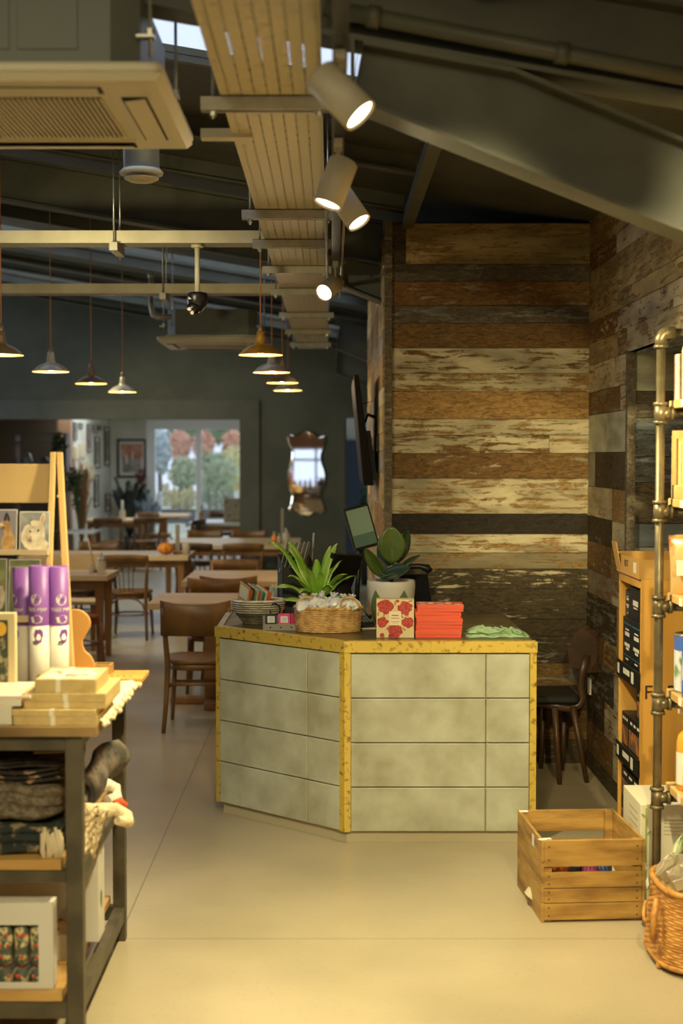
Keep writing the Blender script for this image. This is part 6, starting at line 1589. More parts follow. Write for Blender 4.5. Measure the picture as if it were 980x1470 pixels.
# ---- blankets on the middle shelf
def blanket(name, label, c, sx, sy, h, mat, seed, amp=.012, rz=0, cat_='blanket', extra=None):
    t = thing(name, label, cat_, c, rz, None)
    q = random.Random(seed); ph = [q.uniform(0, 6) for _ in range(6)]
    def fn2(u, v):
        a = 2 * PI * v; s = u
        ca, sa = math.cos(a), math.sin(a); d = (abs(ca) ** 6 + abs(sa) ** 6) ** (-1 / 6)
        if u < .5: rr = 1.0; z_ = h * (u / .5) * .92; k_ = 1 - .04 * math.cos(2 * PI * z_ / h * 3)
        else: rr = 1 - ((u - .5) / .5) ** 2.2; z_ = h * (.92 + .08 * math.sin((u - .5) * PI)); k_ = 1
        rr = max(rr, .01)
        return (sx * rr * k_ * d * ca, sy * rr * k_ * d * sa, z_ + amp * math.sin(3 * ca * rr + ph[0]) * math.sin(2.6 * sa + ph[1]) * (u > .2) + .004 * math.sin(9 * a + ph[2]))
    b = MB(); b.grid(fn2, 18, 48); b.build('folded_body', mat, t)
    return t
def knit(name, col, col2, sc_=40, st=(1, 1, 1), lo=.45, hi=.55): return M(name, col, .95, col2=col2, scale=sc_, stretch=st, lo=lo, hi=hi, bump=.5, bscale=90)
DKN = knit('dark_tartan', rgb(44, 36, 30), rgb(70, 52, 44), 30); CKN = knit('check_tartan', rgb(40, 34, 28), rgb(150, 120, 90), 34, (1, 1, 1), .55, .6)
GRN_ = knit('grey_wool', rgb(112, 100, 84), rgb(86, 76, 62), 60); CRM = knit('cream_wool', rgb(224, 206, 172), rgb(206, 186, 150), 60); TEAL = knit('teal_black_wool', rgb(38, 44, 44), rgb(140, 124, 92), 16, (1, 1, 1), .5, .58); TANK = knit('tan_wool', rgb(150, 124, 84), rgb(90, 76, 54), 30)
Ysh = 4.30
blanket('folded_blanket', 'folded teal and black wool blanket lowest on the middle shelf, left of the post', (-1.05, 4.50, S1), .235, .26, .085, TEAL, 1)
blanket('folded_blanket', 'folded tan patterned blanket at the left edge above the teal one', (-1.17, 4.52, S1 + .088), .13, .26, .06, TANK, 2)
blanket('folded_blanket', 'grey wool throw draped over the pile, its fringe falling towards the post', (-.99, 4.50, S1 + .10), .17, .24, .10, GRN_, 3, .02)
blanket('folded_blanket', 'dark tartan blanket folded high on the middle shelf pile', (-1.05, 4.52, S1 + .205), .235, .24, .045, CKN, 4, .004)
blanket('folded_blanket', 'dark checked blanket lying topmost under the tabletop', (-1.04, 4.52, S1 + .252), .23, .24, .04, DKN, 5, .004)
t = thing('throw_fringe', 'grey tasselled fringe hanging from the throw beside the front post', 'fringe', (0, 0, 0))
b = MB(); rd = random.Random(17)
for k in range(16):
    p = P(60 + k * 1.9, 1195 + rd.uniform(-8, 8), 4.235); e = P(64 + k * 1.5 + rd.uniform(-3, 3), 1244 + rd.uniform(-12, 2), 4.225); b.tube([p, (p + e) / 2 + Vector((rd.uniform(-.01, .01), -.01, 0)), e], [.005, .006, .004], 6)
b.build('tassels', M('fringe_grey', rgb(196, 180, 150), .95), t)
t = thing('price_tag', 'blank kraft label lying on the dark checked blankets', 'label', P(70, 1081, 4.27), .1)
b = MB(); b.box(-.045, .045, 0, .06, .0, .0015, Matrix.Rotation(.12, 4, 'X')); b.build('label_card', KR, t)
# soft things hanging out at the right side between the posts
def roll(name, label, pts, r, mat, cat_='textile', seg=12):
    t = thing(name, label, cat_, (0, 0, 0)); b = MB(); b.tube(pts, r, seg); b.build('textile_roll', mat, t); return t
def pr(px, py, Y): return P(px, py, Y)
t = thing('wool_scarf', 'grey and black striped scarf with a pink edge bulging out beneath the tabletop', 'scarf', (0, 0, 0))
SCF = M('scarf_grey', rgb(110, 98, 88), .95, col2=rgb(64, 60, 54), scale=14, bump=.4)
def fn3(u, v):
    p0 = pr(114, 1112 + 52 * v, 4.5); p1 = pr(163, 1068 + 34 * v, 4.85); p = p0.lerp(p1, u); p.z += .03 * math.sin(PI * u) * (1 - .5 * v); p.x += .035 * math.sin(PI * v) + .01 * math.sin(9 * u); return p
b = MB(); b.grid(fn3, 16, 10, .02); b.build('scarf_body', SCF, t)
b = MB(); b.tube([fn3(u / 8, 1.0) + Vector((0, 0, -.006)) for u in range(9)], .008, 8); b.build('pink_edge', M('pink_wool', rgb(186, 120, 120), .9), t)
roll('ceramic_doll', 'orange and white painted ornament poking out under the striped scarf', [pr(124, 1132, 4.62), pr(134, 1118, 4.66), pr(146, 1106, 4.7), pr(151, 1098, 4.7)], [.012, .016, .014, .008], M('orange_white_knit', rgb(214, 116, 60), .8, col2=rgb(232, 216, 190), scale=24), 'ornament')
roll('knitted_rope', 'white knotted wool loop hanging between the orange ornament and the cream throw', [pr(122, 1150, 4.6), pr(138, 1132, 4.62), pr(152, 1126, 4.66), pr(166, 1132, 4.68), pr(168, 1145, 4.66), pr(154, 1150, 4.62)], [.02, .024, .022, .02, .02, .018], M('white_wool', rgb(232, 222, 204), .95, col2=rgb(200, 190, 176), scale=26, bump=.5))
roll('cream_throw', 'cream twisted wool throw spilling past the rear post of the table', [pr(112, 1168, 4.45), pr(132, 1166, 4.5), pr(150, 1164, 4.55), pr(166, 1162, 4.56), pr(182, 1172, 4.56), pr(184, 1180, 4.52), pr(168, 1178, 4.48)], [.034, .030, .026, .022, .022, .02, .014], CRM)
roll('rust_pompom', 'rust red wool tuft on top of the cream throw', [pr(164, 1155, 4.57), pr(172, 1152, 4.58), pr(182, 1158, 4.58)], [.012, .018, .01], M('rust_wool', rgb(196, 84, 40), .95, bump=.6), 'tuft')
t = thing('cream_knit', 'cream bobble knit blanket hanging down beside the front post', 'blanket', (0, 0, 0))
def fn4(u, v):
    p = pr(100 + 42 * u * (1 - .55 * v) + 4, 1160 + 72 * v, 4.33 + .12 * u); p.x += .004 * math.sin(40 * u) * math.cos(30 * v); p.y -= .006 * math.sin(34 * v) * math.sin(26 * u); return p
b = MB(); b.grid(fn4, 30, 34, .03); b.build('knit_body', CRM, t)
# ---- cracker box on the bottom shelf
BXW = M('white_card_box', rgb(206, 202, 194), .6)
Yb = 4.21
xa, zt_ = xz(-60, 1296, Yb); xc, _ = xz(76, 1296, Yb)
t = thing('cracker_box', 'white box with a window showing floral crackers on the lowest shelf', 'box', ((xa + xc) / 2, Yb, S2)); w_ = (xc - xa) / 2; h_ = zt_ - S2
wx1 = xz(55, 1330, Yb)[0] - (xa + xc) / 2; wz1 = xz(0, 1328, Yb)[1] - S2; wz0 = max(xz(0, 1430, Yb)[1] - S2, .02)
b = MB(); b.box(-w_, w_, .002, .006, 0, .002)
b.box(wx1, w_, 0, .004, 0, h_); b.box(-w_, wx1, 0, .004, wz1, h_); b.box(-w_, wx1, 0, .004, 0, wz0); b.box(-w_, w_, .004, .06, h_ - .003, h_); b.box(w_ - .003, w_, .004, .06, 0, h_ - .003); b.box(-w_, w_, .057, .06, 0, h_ - .003); b.box(-w_, w_, .004, .057, 0, .003)
b.build('box_frame', BXW, t)
CRK = M('floral_cracker', rgb(78, 88, 80), .5, col2=rgb(206, 190, 140), scale=42, lo=.5, hi=.6); MAR = M('maroon_ribbon', rgb(116, 24, 30), .6); 
k = 0
x = wx1 - .008
while x > -w_ + .02:
    tt = thing('christmas_cracker', ['floral cracker at the right of the box window', 'second floral cracker from the right in the box window', 'third floral cracker from the right, at the left edge of the frame', 'fourth floral cracker, beyond the left edge of the frame', 'fifth floral cracker, beyond the left edge', 'sixth floral cracker, beyond the left edge', 'seventh floral cracker in the box', 'eighth floral cracker in the box'][k], 'cracker', t.location + Vector((x, .03, .012)), 0, 'floral crackers in the window box')
    H2 = h_ - .03; b = MB(); r_ = .0225
    b.lathe([(r_ * .9, 0), (r_, .01), (r_, H2 * .16), (r_ * .45, H2 * .22), (r_, H2 * .28), (r_, H2 * .72), (r_ * .45, H2 * .78), (r_, H2 * .84), (r_, H2 - .01), (r_ * .9, H2)], seg=18); b.build('paper', CRK, tt)
    b = MB(); q_ = random.Random(k)
    for i_ in range(7):
        a_ = -PI / 2 + q_.uniform(-.7, .7); zz_ = H2 * q_.choice((.1, .35, .5, .64, .9)); b.sphere((r_ * math.cos(a_), r_ * math.sin(a_), zz_), (.006, .003, .006), 8, 5)
    b.build('flower_print', M('coral_flower', rgb(206, 76, 56), .5), tt)
    b = MB()
    for f_ in (.22, .78): b.lathe([(r_ * .5, H2 * f_ - .008), (r_ * .62, H2 * f_ - .008), (r_ * .62, H2 * f_ + .008), (r_ * .5, H2 * f_ + .008)], seg=16)
    b.build('ribbon', MAR, tt); x -= .048; k += 1
# tall decorated box behind, and small cards at the right
t = thing('holly_box', 'pale grey box printed with red and green sprigs behind the cracker box', 'box', (-1.05, 4.62, S2))
b = MB(); b.box(-.28, .29, 0, .12, 0, .31); b.build('box_body', BXW, t, bevel=.002)
b = MB(); rd = random.Random(41)
for k in range(26):
    x, z = rd.uniform(-.26, .24), rd.uniform(.22, .30); b.prism([(x + p[0], -.0001, z + p[1]) for p in disc_poly(0, 0, .016, .004, 7, rot=rd.uniform(0, 3))], (0, -.0006, 0))
b.build('sprig_print', M('sprig_red', rgb(140, 60, 44), .6), t)
b = MB()
for k in range(10):
    x, z = rd.uniform(-.26, .24), rd.uniform(.23, .30); b.prism([(x + p[0], -.0001, z + p[1]) for p in disc_poly(0, 0, .012, .005, 7, rot=rd.uniform(0, 3))], (0, -.0008, 0))
b.prism([(.29, .05 + p[0], .13 + p[1]) for p in disc_poly(0, 0, .02, .03, 9, wob=.4, seed=3)], (.0006, 0, 0)); b.build('leaf_print', M('sprig_green', rgb(90, 110, 60), .6), t)
for k, (px, py, Y, lb) in enumerate(((104, 1330, 4.62, 'stack of small red and white printed cards on the lowest shelf'), (101, 1352, 4.45, 'lower pile of yellow and red printed packs on the lowest shelf'))):
    q = P(px, py, Y); t = thing('card_pack', lb, 'card pack', (-.855, Y, S2), 0, 'card packs on the lowest shelf'); hh = max((P(px, py - 12, Y).z - S2), .05)
    b = MB(); b.box(-.04, .05, 0, .12, 0, hh * .93); b.build('pack_body', CARDW, t)
    b = MB(); b.box(-.042, .052, -.002, .122, hh * .93, hh); b.build('top_card', M('red_white_print_%d' % k, rgb(226, 206, 186), .6, col2=rgb(206, 84, 60) if k == 0 else rgb(210, 160, 50), scale=24, lo=.5, hi=.58), t)
# ================================================================ PIPE SHELVING, CRATE AND STAND AT THE RIGHT
PIPE = M('pipe_bronze', rgb(128, 116, 88), .38, .55, col2=rgb(104, 94, 70), scale=12)
PX, PY = P(931, 1336, 5.27).x + .026, 5.27
t = thing('pipe_shelf', 'iron pipe shelf unit with wooden shelves at the right edge', 'shelf', (0, 0, 0))
ztop = P(948, 478, PY).z
PXR = 1.78
def el(x0, y0, ztop):
    b = MB(); b.tube([(x0, y0, .012), (x0, y0, ztop - .035)], .0165, 16); return b
for (xx, yy) in ((PX, PY), (PXR, PY), (PX, 3.6), (PXR, 3.6)):
    b = el(xx, yy, ztop); b.build('upright', PIPE, t)
    b = MB(); b.lathe([(.001, 0), (.052, 0), (.050, .006), (.026, .010), (.024, .03), (.001, .03)], c=(xx, yy, 0), seg=24); b.build('floor_flange', PIPE, t)
tee_z = [P(940, y, PY).z for y in (593, 734, 871, 1010, 1145)]
for yy in (PY, 3.6):
    b = MB(); b.tube([(PX, yy, ztop - .05), (PX, yy, ztop - .02), (PX + .008, yy, ztop - .006), (PX + .024, yy, ztop), (PX + .05, yy, ztop)], .024, 14)
    b.lathe([(.027, 0), (.027, .012)], c=(PX, yy, ztop - .056), seg=20); b.build('elbow', PIPE, t)
    b = MB(); b.tube([(PX + .05, yy, ztop), (PXR - .03, yy, ztop)], .0165, 14); b.build('top_rail', PIPE, t)
    for z in tee_z:
        b = MB(); b.cyl((PX, yy, z - .034), (PX, yy, z + .034), .0225, seg=20)
        for s in (-1, 1): b.cyl((PX, yy, z + s * .034 - .006), (PX, yy, z + s * .034 + .006), .0265, seg=20)
        b.cyl((PX, yy, z), (PX + .042, yy, z), .0215, seg=16); b.cyl((PX + .036, yy, z), (PX + .048, yy, z), .0255, seg=16); b.build('tee_fitting', PIPE, t)
        b = MB(); b.tube([(PX + .048, yy, z), (PXR - .02, yy, z)], .0165, 12); b.build('cross_pipe', PIPE, t)
SHW = M('shelf_oak', rgb(222, 184, 122), .5, col2=rgb(200, 158, 92), scale=5, stretch=(2, .4, 1))
BX0 = PX + .045
for z in tee_z:
    b = MB(); b.box(BX0, PXR - .02, 3.4, 5.33, z + .017, z + .047); b.build('shelf_board', SHW, t, bevel=.003)
# little white shelf tags on the front edges
for k, z in enumerate(tee_z):
    for j, y in enumerate((5.12, 4.85)):
        b = MB(); b.box(BX0 - .0012, BX0, y - .022, y + .022, z + .018, z + .046); b.build('price_tag', WHT, t)
zs = [z + .0475 for z in tee_z]
# --- top shelf: boxes/books
def bookbox(x, y, z, w_, d_, h_, lab, mat, name='gift_book', cat_='book', grp=None, rz=0, pr_=None):
    t = thing(name, lab, cat_, (x, y, z), rz, grp); b = MB(); b.box(0, w_, -d_, 0, 0, h_); b.build('cover', mat, t, bevel=.002)
    if pr_ is not None:
        b = MB(); b.box(-.0008, 0, -d_ * .85, -d_ * .15, h_ * .35, h_ * .8); b.box(w_ * .12, w_ * .88, -d_ - .0008, -d_, h_ * .3, h_ * .85); b.build('cover_print', pr_, t)
    return t
PEACH = M('peach_cover', rgb(232, 196, 164), .6, col2=rgb(240, 214, 190), scale=26); MINT = M('mint_cover', rgb(188, 208, 160), .6, col2=rgb(226, 222, 196), scale=14); PRNTP = M('cover_pink', rgb(222, 160, 140), .6, col2=rgb(236, 206, 180), scale=20)
h0 = P(960, 507, 5.2).z - zs[0]
bookbox(BX0 + .005, 5.28, zs[0], .17, .05, h0, 'peach checked box on the top shelf, next to the upright pipe', PEACH, 'gift_box', 'box', pr_=PRNTP)
bookbox(BX0 + .01, 5.19, zs[0], .17, .006, h0 + .01, 'thin tan board between the two boxes on the top shelf', M('tan_board', rgb(150, 116, 70), .7), 'divider_board', 'board')
bookbox(BX0 + .004, 5.15, zs[0], .17, .11, h0 + .02, 'pale green floral box on the top shelf', MINT, 'gift_box', 'box', pr_=PRNTP)
bookbox(BX0 + .004, 4.98, zs[0], .17, .12, h0 - .02, 'second mint green box on the top shelf, cut by the frame', MINT, 'gift_box', 'box', pr_=PRNTP)
# --- second shelf: wooden crate with books
cz = zs[1]
t = thing('book_crate', 'pale wooden tray crate of books on the second shelf', 'crate', (BX0 + .004, 5.30, cz))
hc = P(955, 618, 5.3).z - cz
b = MB(); b.box(0, .30, -.012, 0, 0, hc); b.build('end_board', SHW, t, bevel=.002)
b = MB(); b.box(0, .012, -.50, -.0125, 0, .05); b.build('front_slat', SHW, t, bevel=.002)
b = MB(); b.box(.012, .30, -.50, -.0125, 0, .01); b.build('crate_base', SHW, t)
b = MB(); b.box(.288, .30, -.50, -.0125, .01, hc); b.build('back_board', SHW, t)
BKC = [('amber', rgb(236, 168, 66)), ('cream', rgb(236, 206, 150)), ('navy', rgb(60, 66, 120)), ('yellow', rgb(240, 190, 90)), ('orange', rgb(226, 140, 60)), ('honey', rgb(238, 186, 100)), ('white', rgb(236, 222, 196)), ('ochre', rgb(216, 160, 70)), ('brown', rgb(160, 110, 60))]
y = -.016
for k, (nm, c_) in enumerate(BKC):
    th = (.034, .03, .008, .036, .03, .02, .03, .03, .02)[k]
    bookbox(BX0 + .004 + .015, 5.30 + y, cz + .0105, .19, th, hc - .04 - .01 * (k % 3), '%s spined book standing in the pale wooden crate on the second shelf' % nm, M('book_' + nm, c_, .5), 'book', 'book', 'books in the shelf crate', pr_=None); y -= th + .002
# --- third shelf: crisp packets
CR1 = M('crisp_foil', rgb(226, 190, 130), .25, .3, col2=rgb(200, 120, 70), scale=9, lo=.5, hi=.6); CR2 = M('crisp_green', rgb(206, 200, 150), .3, col2=rgb(140, 160, 110), scale=7, lo=.48, hi=.58)
def pouch(x, y, z, w_, h_, rz, lab, mat, seed, tilt=0.15):
    t = thing('crisp_packet', lab, 'packet', (x, y, z), rz, 'crisp packets on the third shelf'); t.rotation_euler = (0, tilt, rz)
    q = random.Random(seed); ph = q.uniform(0, 6)
    def f(u, v, s):
        x_ = (u - .5) * w_; z_ = v * h_; e = (math.sin(PI * u) * math.sin(PI * min(max(v, 0), 1))) ** .6
        return Vector((x_ * (1 - .06 * math.sin(PI * v)), s * (.001 + .035 * e + .004 * math.sin(14 * u + ph) * e * math.cos(9 * v)), z_))
    b = MB()
    b.grid(lambda u, v: f(u, v, 1), 14, 16); b.grid(lambda u, v: f(u, v, -1), 14, 16); b.build('pouch', mat, t)
    b = MB(); b.box(-w_ * .25, w_ * .25, -.040, -.037, h_ * .35, h_ * .62); b.build('label', CARDW, t)
    b = MB(); b.box(-w_ * .48, w_ * .48, -.004, .004, h_ - .006, h_ + .012); b.build('seal', mat, t)
    return t
for k, (dy, dx, h_, rz, lab, mm) in enumerate(((5.22, .06, .21, -.5, 'golden crisp packet on the third shelf beside the upright pipe', CR1), (5.08, .09, .20, .3, 'rust and cream crisp packet, second from the pipe', CR1), (4.94, .08, .24, -.3, 'pale green crisp packet at the right edge of the third shelf', CR2), (5.17, .26, .26, .2, 'tall golden crisp packet at the back of the third shelf', CR1), (4.97, .27, .28, .1, 'tall cream crisp packet at the back, cut by the frame', CR2))):
    pouch(BX0 + dx, dy, zs[2] + .0012, .15, h_, rz, lab, mm, k, -.05)
# --- fourth shelf: blue tins
BLU = M('tin_blue', rgb(72, 104, 190), .4); TINW = M('tin_label', rgb(214, 216, 226), .4, col2=rgb(120, 150, 90), scale=16, lo=.5, hi=.6); TIN = M('tin_metal', rgb(206, 200, 184), .25, .8)
def tin(x, y, r_, h_, lab):
    t = thing('food_tin', lab, 'tin', (x, y, zs[3]), 0, 'blue tins on the fourth shelf')
    b = MB(); b.lathe([(r_ * .97, 0), (r_, .004), (r_, .008), (r_ * .98, .01)], seg=36, caps=True); b.lathe([(r_ * .98, h_ - .01), (r_, h_ - .008), (r_, h_ - .002), (r_ * .95, h_), (r_ * .93, h_ - .004), (.001, h_ - .004)], seg=36); b.build('rim', TIN, t)
    b = MB(); b.lathe([(r_ * .985, .01), (r_ * .985, h_ * .72)], seg=36, caps=False); b.build('lower_label', TINW, t)
    b = MB(); b.lathe([(r_ * .986, h_ * .72), (r_ * .986, h_ - .01)], seg=36, caps=False); b.build('blue_band', BLU, t)
    return t
ht = P(960, 910, 5.22).z - zs[3]
tin(BX0 + .075, 5.24, .068, ht, 'large blue banded tin on the fourth shelf, next to the pipe')
bookbox(BX0 + .01, 5.14, zs[3], .11, .09, ht * .84, 'blue carton with a white crest standing before the tin', BLU, 'carton', 'carton', pr_=TINW)
tin(BX0 + .22, 5.10, .068, ht * 1.05, 'second blue tin behind the blue carton')
def bottle(x, y, z, r_, h_, lab, mat, capm, labm, pump=False, grp=None, name='bottle'):
    t = thing(name, lab, 'bottle', (x, y, z), 0, grp)
    b = MB(); b.lathe([(r_ * .9, 0), (r_, .006), (r_, h_ * .62), (r_ * .85, h_ * .72), (r_ * .38, h_ * .80), (r_ * .36, h_ * .84)], seg=28); b.build('bottle_body', mat, t)
    b = MB(); b.lathe([(r_ * 1.01, h_ * .08), (r_ * 1.012, h_ * .5)], seg=28, caps=False); b.build('label', labm, t)
    b = MB(); b.lathe([(r_ * .45, h_ * .84 + .0005), (r_ * .45, h_ * .92), (.001, h_ * .92)], seg=20)
    if pump: b.cyl((0, 0, h_ * .92), (0, 0, h_ * 1.0), .006, seg=10); b.cbox((-.012, 0, h_ * 1.0 + .007), (.055, .022, .014))
    b.build('pump_cap' if pump else 'cap', capm, t)
    return t
OIL = M('golden_liquid', rgb(222, 160, 60), .12, spec=.7, coat=.3); HON = M('honey_glass', rgb(206, 150, 50), .1, spec=.7, coat=.4)
bottle(BX0 + .17, 4.97, zs[3], .04, .2, 'glass jar of golden sauce at the right of the fourth shelf', HON, BLK, CARDW)
# --- fifth shelf: soap bottles
hb = P(955, 1022, 5.2).z - zs[4]
bottle(BX0 + .055, 5.20, zs[4], .046, hb * .98, 'clear bottle with a white pump on the lowest shelf beside the pipe', OIL, M('white_pump', rgb(230, 222, 206), .35), CARDW, True, 'pump bottles on the lowest shelf')
bottle(BX0 + .048, 5.06, zs[4], .042, hb * .82, 'pump bottle with a black pump and orange label on the lowest shelf', HON, BLK, M('orange_label', rgb(236, 176, 96), .5), True, 'pump bottles on the lowest shelf')
bottle(BX0 + .052, 4.94, zs[4], .042, hb * .80, 'yellow pump bottle with a black pump at the right edge of the lowest shelf', HON, BLK, CARDW, True, 'pump bottles on the lowest shelf')
bottle(BX0 + .19, 5.16, zs[4], .046, hb * .86, 'amber bottle at the back of the lowest shelf', OIL, BLK, M('mint_label', rgb(176, 206, 186), .5), True, 'pump bottles on the lowest shelf')

# ---- white cartons on the floor behind the pipe
CART = M('white_carton', rgb(222, 214, 190), .6); STG = M('green_stem_print', rgb(150, 168, 88), .6)
cx0 = P(921, 1330, 5.36).x
for k, (z, h_, lb) in enumerate(((0, P(925, 1247, 5.36).z, 'lower white carton printed with green stems, on the floor behind the pipe'), (P(925, 1247, 5.36).z + .0005, P(925, 1158, 5.36).z - P(925, 1247, 5.36).z - .001, 'upper white carton printed with green stems, behind the pipe'))):
    t = thing('white_carton', lb, 'carton', (cx0, 5.40, z), 0, 'white cartons on the floor')
    b = MB(); b.box(0, .26, 0, .32, 0, h_); b.build('carton_body', CART, t, bevel=.003)
    b = MB()
    for x, sgn in ((.022, 1), (.24, -1)):
        b.box(x - .0035, x + .0035, -.0009, 0, .01, h_ - .015)
        for j in range(3):
            zz_ = h_ * (.25 + .28 * j); b.prism([(x + p[0], -.0001, zz_ + p[1]) for p in disc_poly(.010 * (1 if j % 2 else -1), 0, .012, .005, 8, rot=.8 * (1 if j % 2 else -1))], (0, -.0009, 0))
    b.build('stem_print', STG, t)
    b = MB()
    for j in range(5): b.box(.09, .20 - .02 * (j % 2), -.0008, 0, h_ * .5 + j * .014, h_ * .5 + j * .014 + .004)
    for j in range(7): b.box(-.0008, 0, .05, .20, .03 + j * .026, .036 + j * .026)
    b.build('carton_text', M('pale_grey_print', rgb(176, 166, 140), .6), t)

# ---- wooden crate on the floor
CRW = M('crate_pine', rgb(186, 146, 76), .6, col2=rgb(132, 96, 44), scale=7, stretch=(.5, .5, 3), lo=.42, hi=.66, bump=.15)
nl, nr, fl_ = F(776, 1325), F(925, 1322), F(741, 1270)
e1 = (nr - nl); W_ = e1.length; ang = math.atan2(e1.y, e1.x); D_ = .47
t = thing('wooden_crate', 'slatted pine fruit crate standing on the floor right of the counter', 'crate', nl, ang + 0.0)
hC = P(776, 1207, nl.y).z
sl = [(.004, .052), (.054, .100), (.112, .172), (.198, .258 if hC < .28 else hC - .055)]
rowsC = [(.010, .072), (.075, .128), (.131, .190), (.212, hC)]
def crate_side(T, L_, rows_, th=.011, nail=True):
    for z0, z1 in rows_:
        b = MB(); b.box(0, L_, 0, th, z0, z1, T); o = b.build('slat', CRW, t, bevel=.0015)
I4 = Matrix.Identity(4)
crate_side(Matrix.Translation((.012, 0, 0)), W_ - .024, rowsC)
crate_side(Matrix.Translation((.012, D_ - .011, 0)), W_ - .024, [(.010, .072), (.075, .128), (.131, .190), (.225, hC)])
full = [(.0, .075), (.077, .150), (.152, .228), (.230, hC)]
RL = Matrix(((0, -1, 0, .012), (1, 0, 0, 0), (0, 0, 1, 0), (0, 0, 0, 1)))
crate_side(RL, D_, full); crate_side(Matrix.Translation((W_ - .012, 0, 0)) @ Matrix(((0, -1, 0, .012), (1, 0, 0, 0), (0, 0, 1, 0), (0, 0, 0, 1))), D_, full)
for x in (.0125, W_ - .0125):
    for y in (.012, D_ - .012):
        b = MB(); s1 = 1 if x < .1 else -1; s2 = 1 if y < .1 else -1
        xa, xb2 = sorted((x, x + s1 * .03)); ya, yb2 = sorted((y, y + s2 * .03)); b.box(xa, xb2, ya, yb2, .001, hC - .004); b.build('corner_post', CRW, t)
b = MB()
for k in range(4): b.box(.045 + k * (W_ - .09) / 4, .045 + (k + 1) * (W_ - .09) / 4 - .004, .012, D_ - .012, .004, .014)
b.build('base_board', CRW, t)
b = MB()
for z0, z1 in rowsC:
    for x in (.03, W_ - .03):
        for f_ in (.25, .75): z_ = z0 + (z1 - z0) * f_; b.cyl((x, -.0008, z_), (x, .0005, z_), .0035, seg=8)
b.build('nail_heads', M('rusty_nail', rgb(84, 56, 30), .7), t)
b = MB(); b.cbox((.018, .02, hC + .001), (.05, .022, .001), (0, 0, .3)); b.box(-.0008, -.0001, .13, .17, hC - .06, hC - .015); b.cbox((.02, D_ - .03, hC + .001), (.035, .03, .001)); b.build('paper_sticker', WHT, t)
Tm = Matrix.Translation(nl) @ Matrix.Rotation(ang, 4, 'Z')
for k, (x, y, z, r_, m_, nm, lb, ct) in enumerate(((.20, .06, .16, (.032, .03, .034), M('magenta_wool', rgb(176, 86, 130), .8), 'wool_ball', 'magenta wool ball inside the wooden crate, seen through the gap', 'wool ball'),
     (.255, .07, .165, (.03, .03, .03), M('blue_wool', rgb(96, 130, 190), .8), 'wool_ball', 'blue and white wool ball inside the wooden crate', 'wool ball'),
     (.14, .07, .165, (.035, .03, .03), M('navy_wool', rgb(50, 46, 56), .8), 'wool_ball', 'black wool ball inside the wooden crate', 'wool ball'),
     (.09, .07, .165, (.034, .03, .03), M('orange_brown_wool', rgb(186, 104, 50), .8), 'wool_ball', 'orange brown wool ball inside the wooden crate', 'wool ball'))):
    tt = thing(nm, lb, ct, Tm @ Vector((x, y, z + .02)), k, 'wool balls in the wooden crate'); b = MB(); b.sphere((0, 0, 0), r_, 18, 10)
    for j in range(7):
        a_ = j * .45; b.tube([((r_[0] + .001) * math.cos(u) * math.cos(a_), (r_[1] + .001) * math.cos(u) * math.sin(a_), (r_[2] + .001) * math.sin(u)) for u in [2 * PI * q / 24 for q in range(24)]], .0018, 5, closed=True)
    b.build('yarn', m_, tt)
tt = thing('paper_liner', 'cream paper bed lining the bottom of the wooden crate', 'paper', Tm @ Vector((W_ / 2, D_ / 2, .015)), ang)
b = MB(); b.grid(lambda u, v: ((u - .5) * (W_ - .09), (v - .5) * (D_ - .08), .10 + .03 * math.sin(9 * u) * math.cos(7 * v) + .01), 14, 14, .1); b.build('crumpled_paper', M('cream_paper', rgb(206, 192, 160), .8), tt)
tt = thing('red_foil_bag', 'crumpled dark red bag lying at the back of the wooden crate', 'bag', Tm @ Vector((.17, .24, .17)), ang)
b = MB(); crumple(b, (0, 0, .02), (.07, .05, .05), 5, n=14); b.build('bag', M('red_foil', rgb(170, 40, 34), .35), tt)
# ---- wicker hamper at the lower right
HW = M('hamper_wicker', rgb(206, 150, 74), .5, col2=rgb(168, 112, 46), scale=26, lo=.4, hi=.65, bump=.2, bscale=100)
hb_ = F(1010, 1400); hb_ = Vector((1.285, 4.92, 0))
t = thing('wicker_hamper', 'honey coloured wicker basket of packets on the floor at the lower right corner', 'basket', hb_, 0)
def hring(q, z, n_=80, w_=0, wv=24, ph=0):
    out = []
    for i in range(n_):
        a = 2 * PI * i / n_; c, s_ = math.cos(a), math.sin(a); d = (abs(c) ** 3 + abs(s_) ** 3) ** (-1 / 3)
        m_ = 1 + w_ * math.sin(wv * a + ph)
        out.append((.155 * q * d * c * m_, .20 * q * d * s_ * m_, z))
    return out
b = MB(); HH = .265
for k in range(26):
    f_ = k / 25; b.tube(hring(1.10 - .13 * f_, .03 + (HH - .03) * f_, 96, .010, 24, PI * (k % 2)), .0055, 6, closed=True)
for i in range(48):
    a = 2 * PI * i / 48; c, s_ = math.cos(a), math.sin(a); d = (abs(c) ** 3 + abs(s_) ** 3) ** (-1 / 3); b.tube([(.155 * 1.10 * d * c, .20 * 1.10 * d * s_, .025), (.155 * .97 * d * c, .20 * .97 * d * s_, HH)], .003, 5)
b.build('woven_wall', HW, t)
b = MB(); b.tube(hring(.985, HH + .006, 60), .011, 8, closed=True); b.build('rim', HW, t)
b = MB(); b.tube(hring(1.10, .026, 60), .010, 8, closed=True); b.loft([[Vector(p) for p in hring(1.06, .02, 40)], [Vector(p) for p in hring(1.06, .028, 40)]], True, True, False); b.build('base', HW, t)
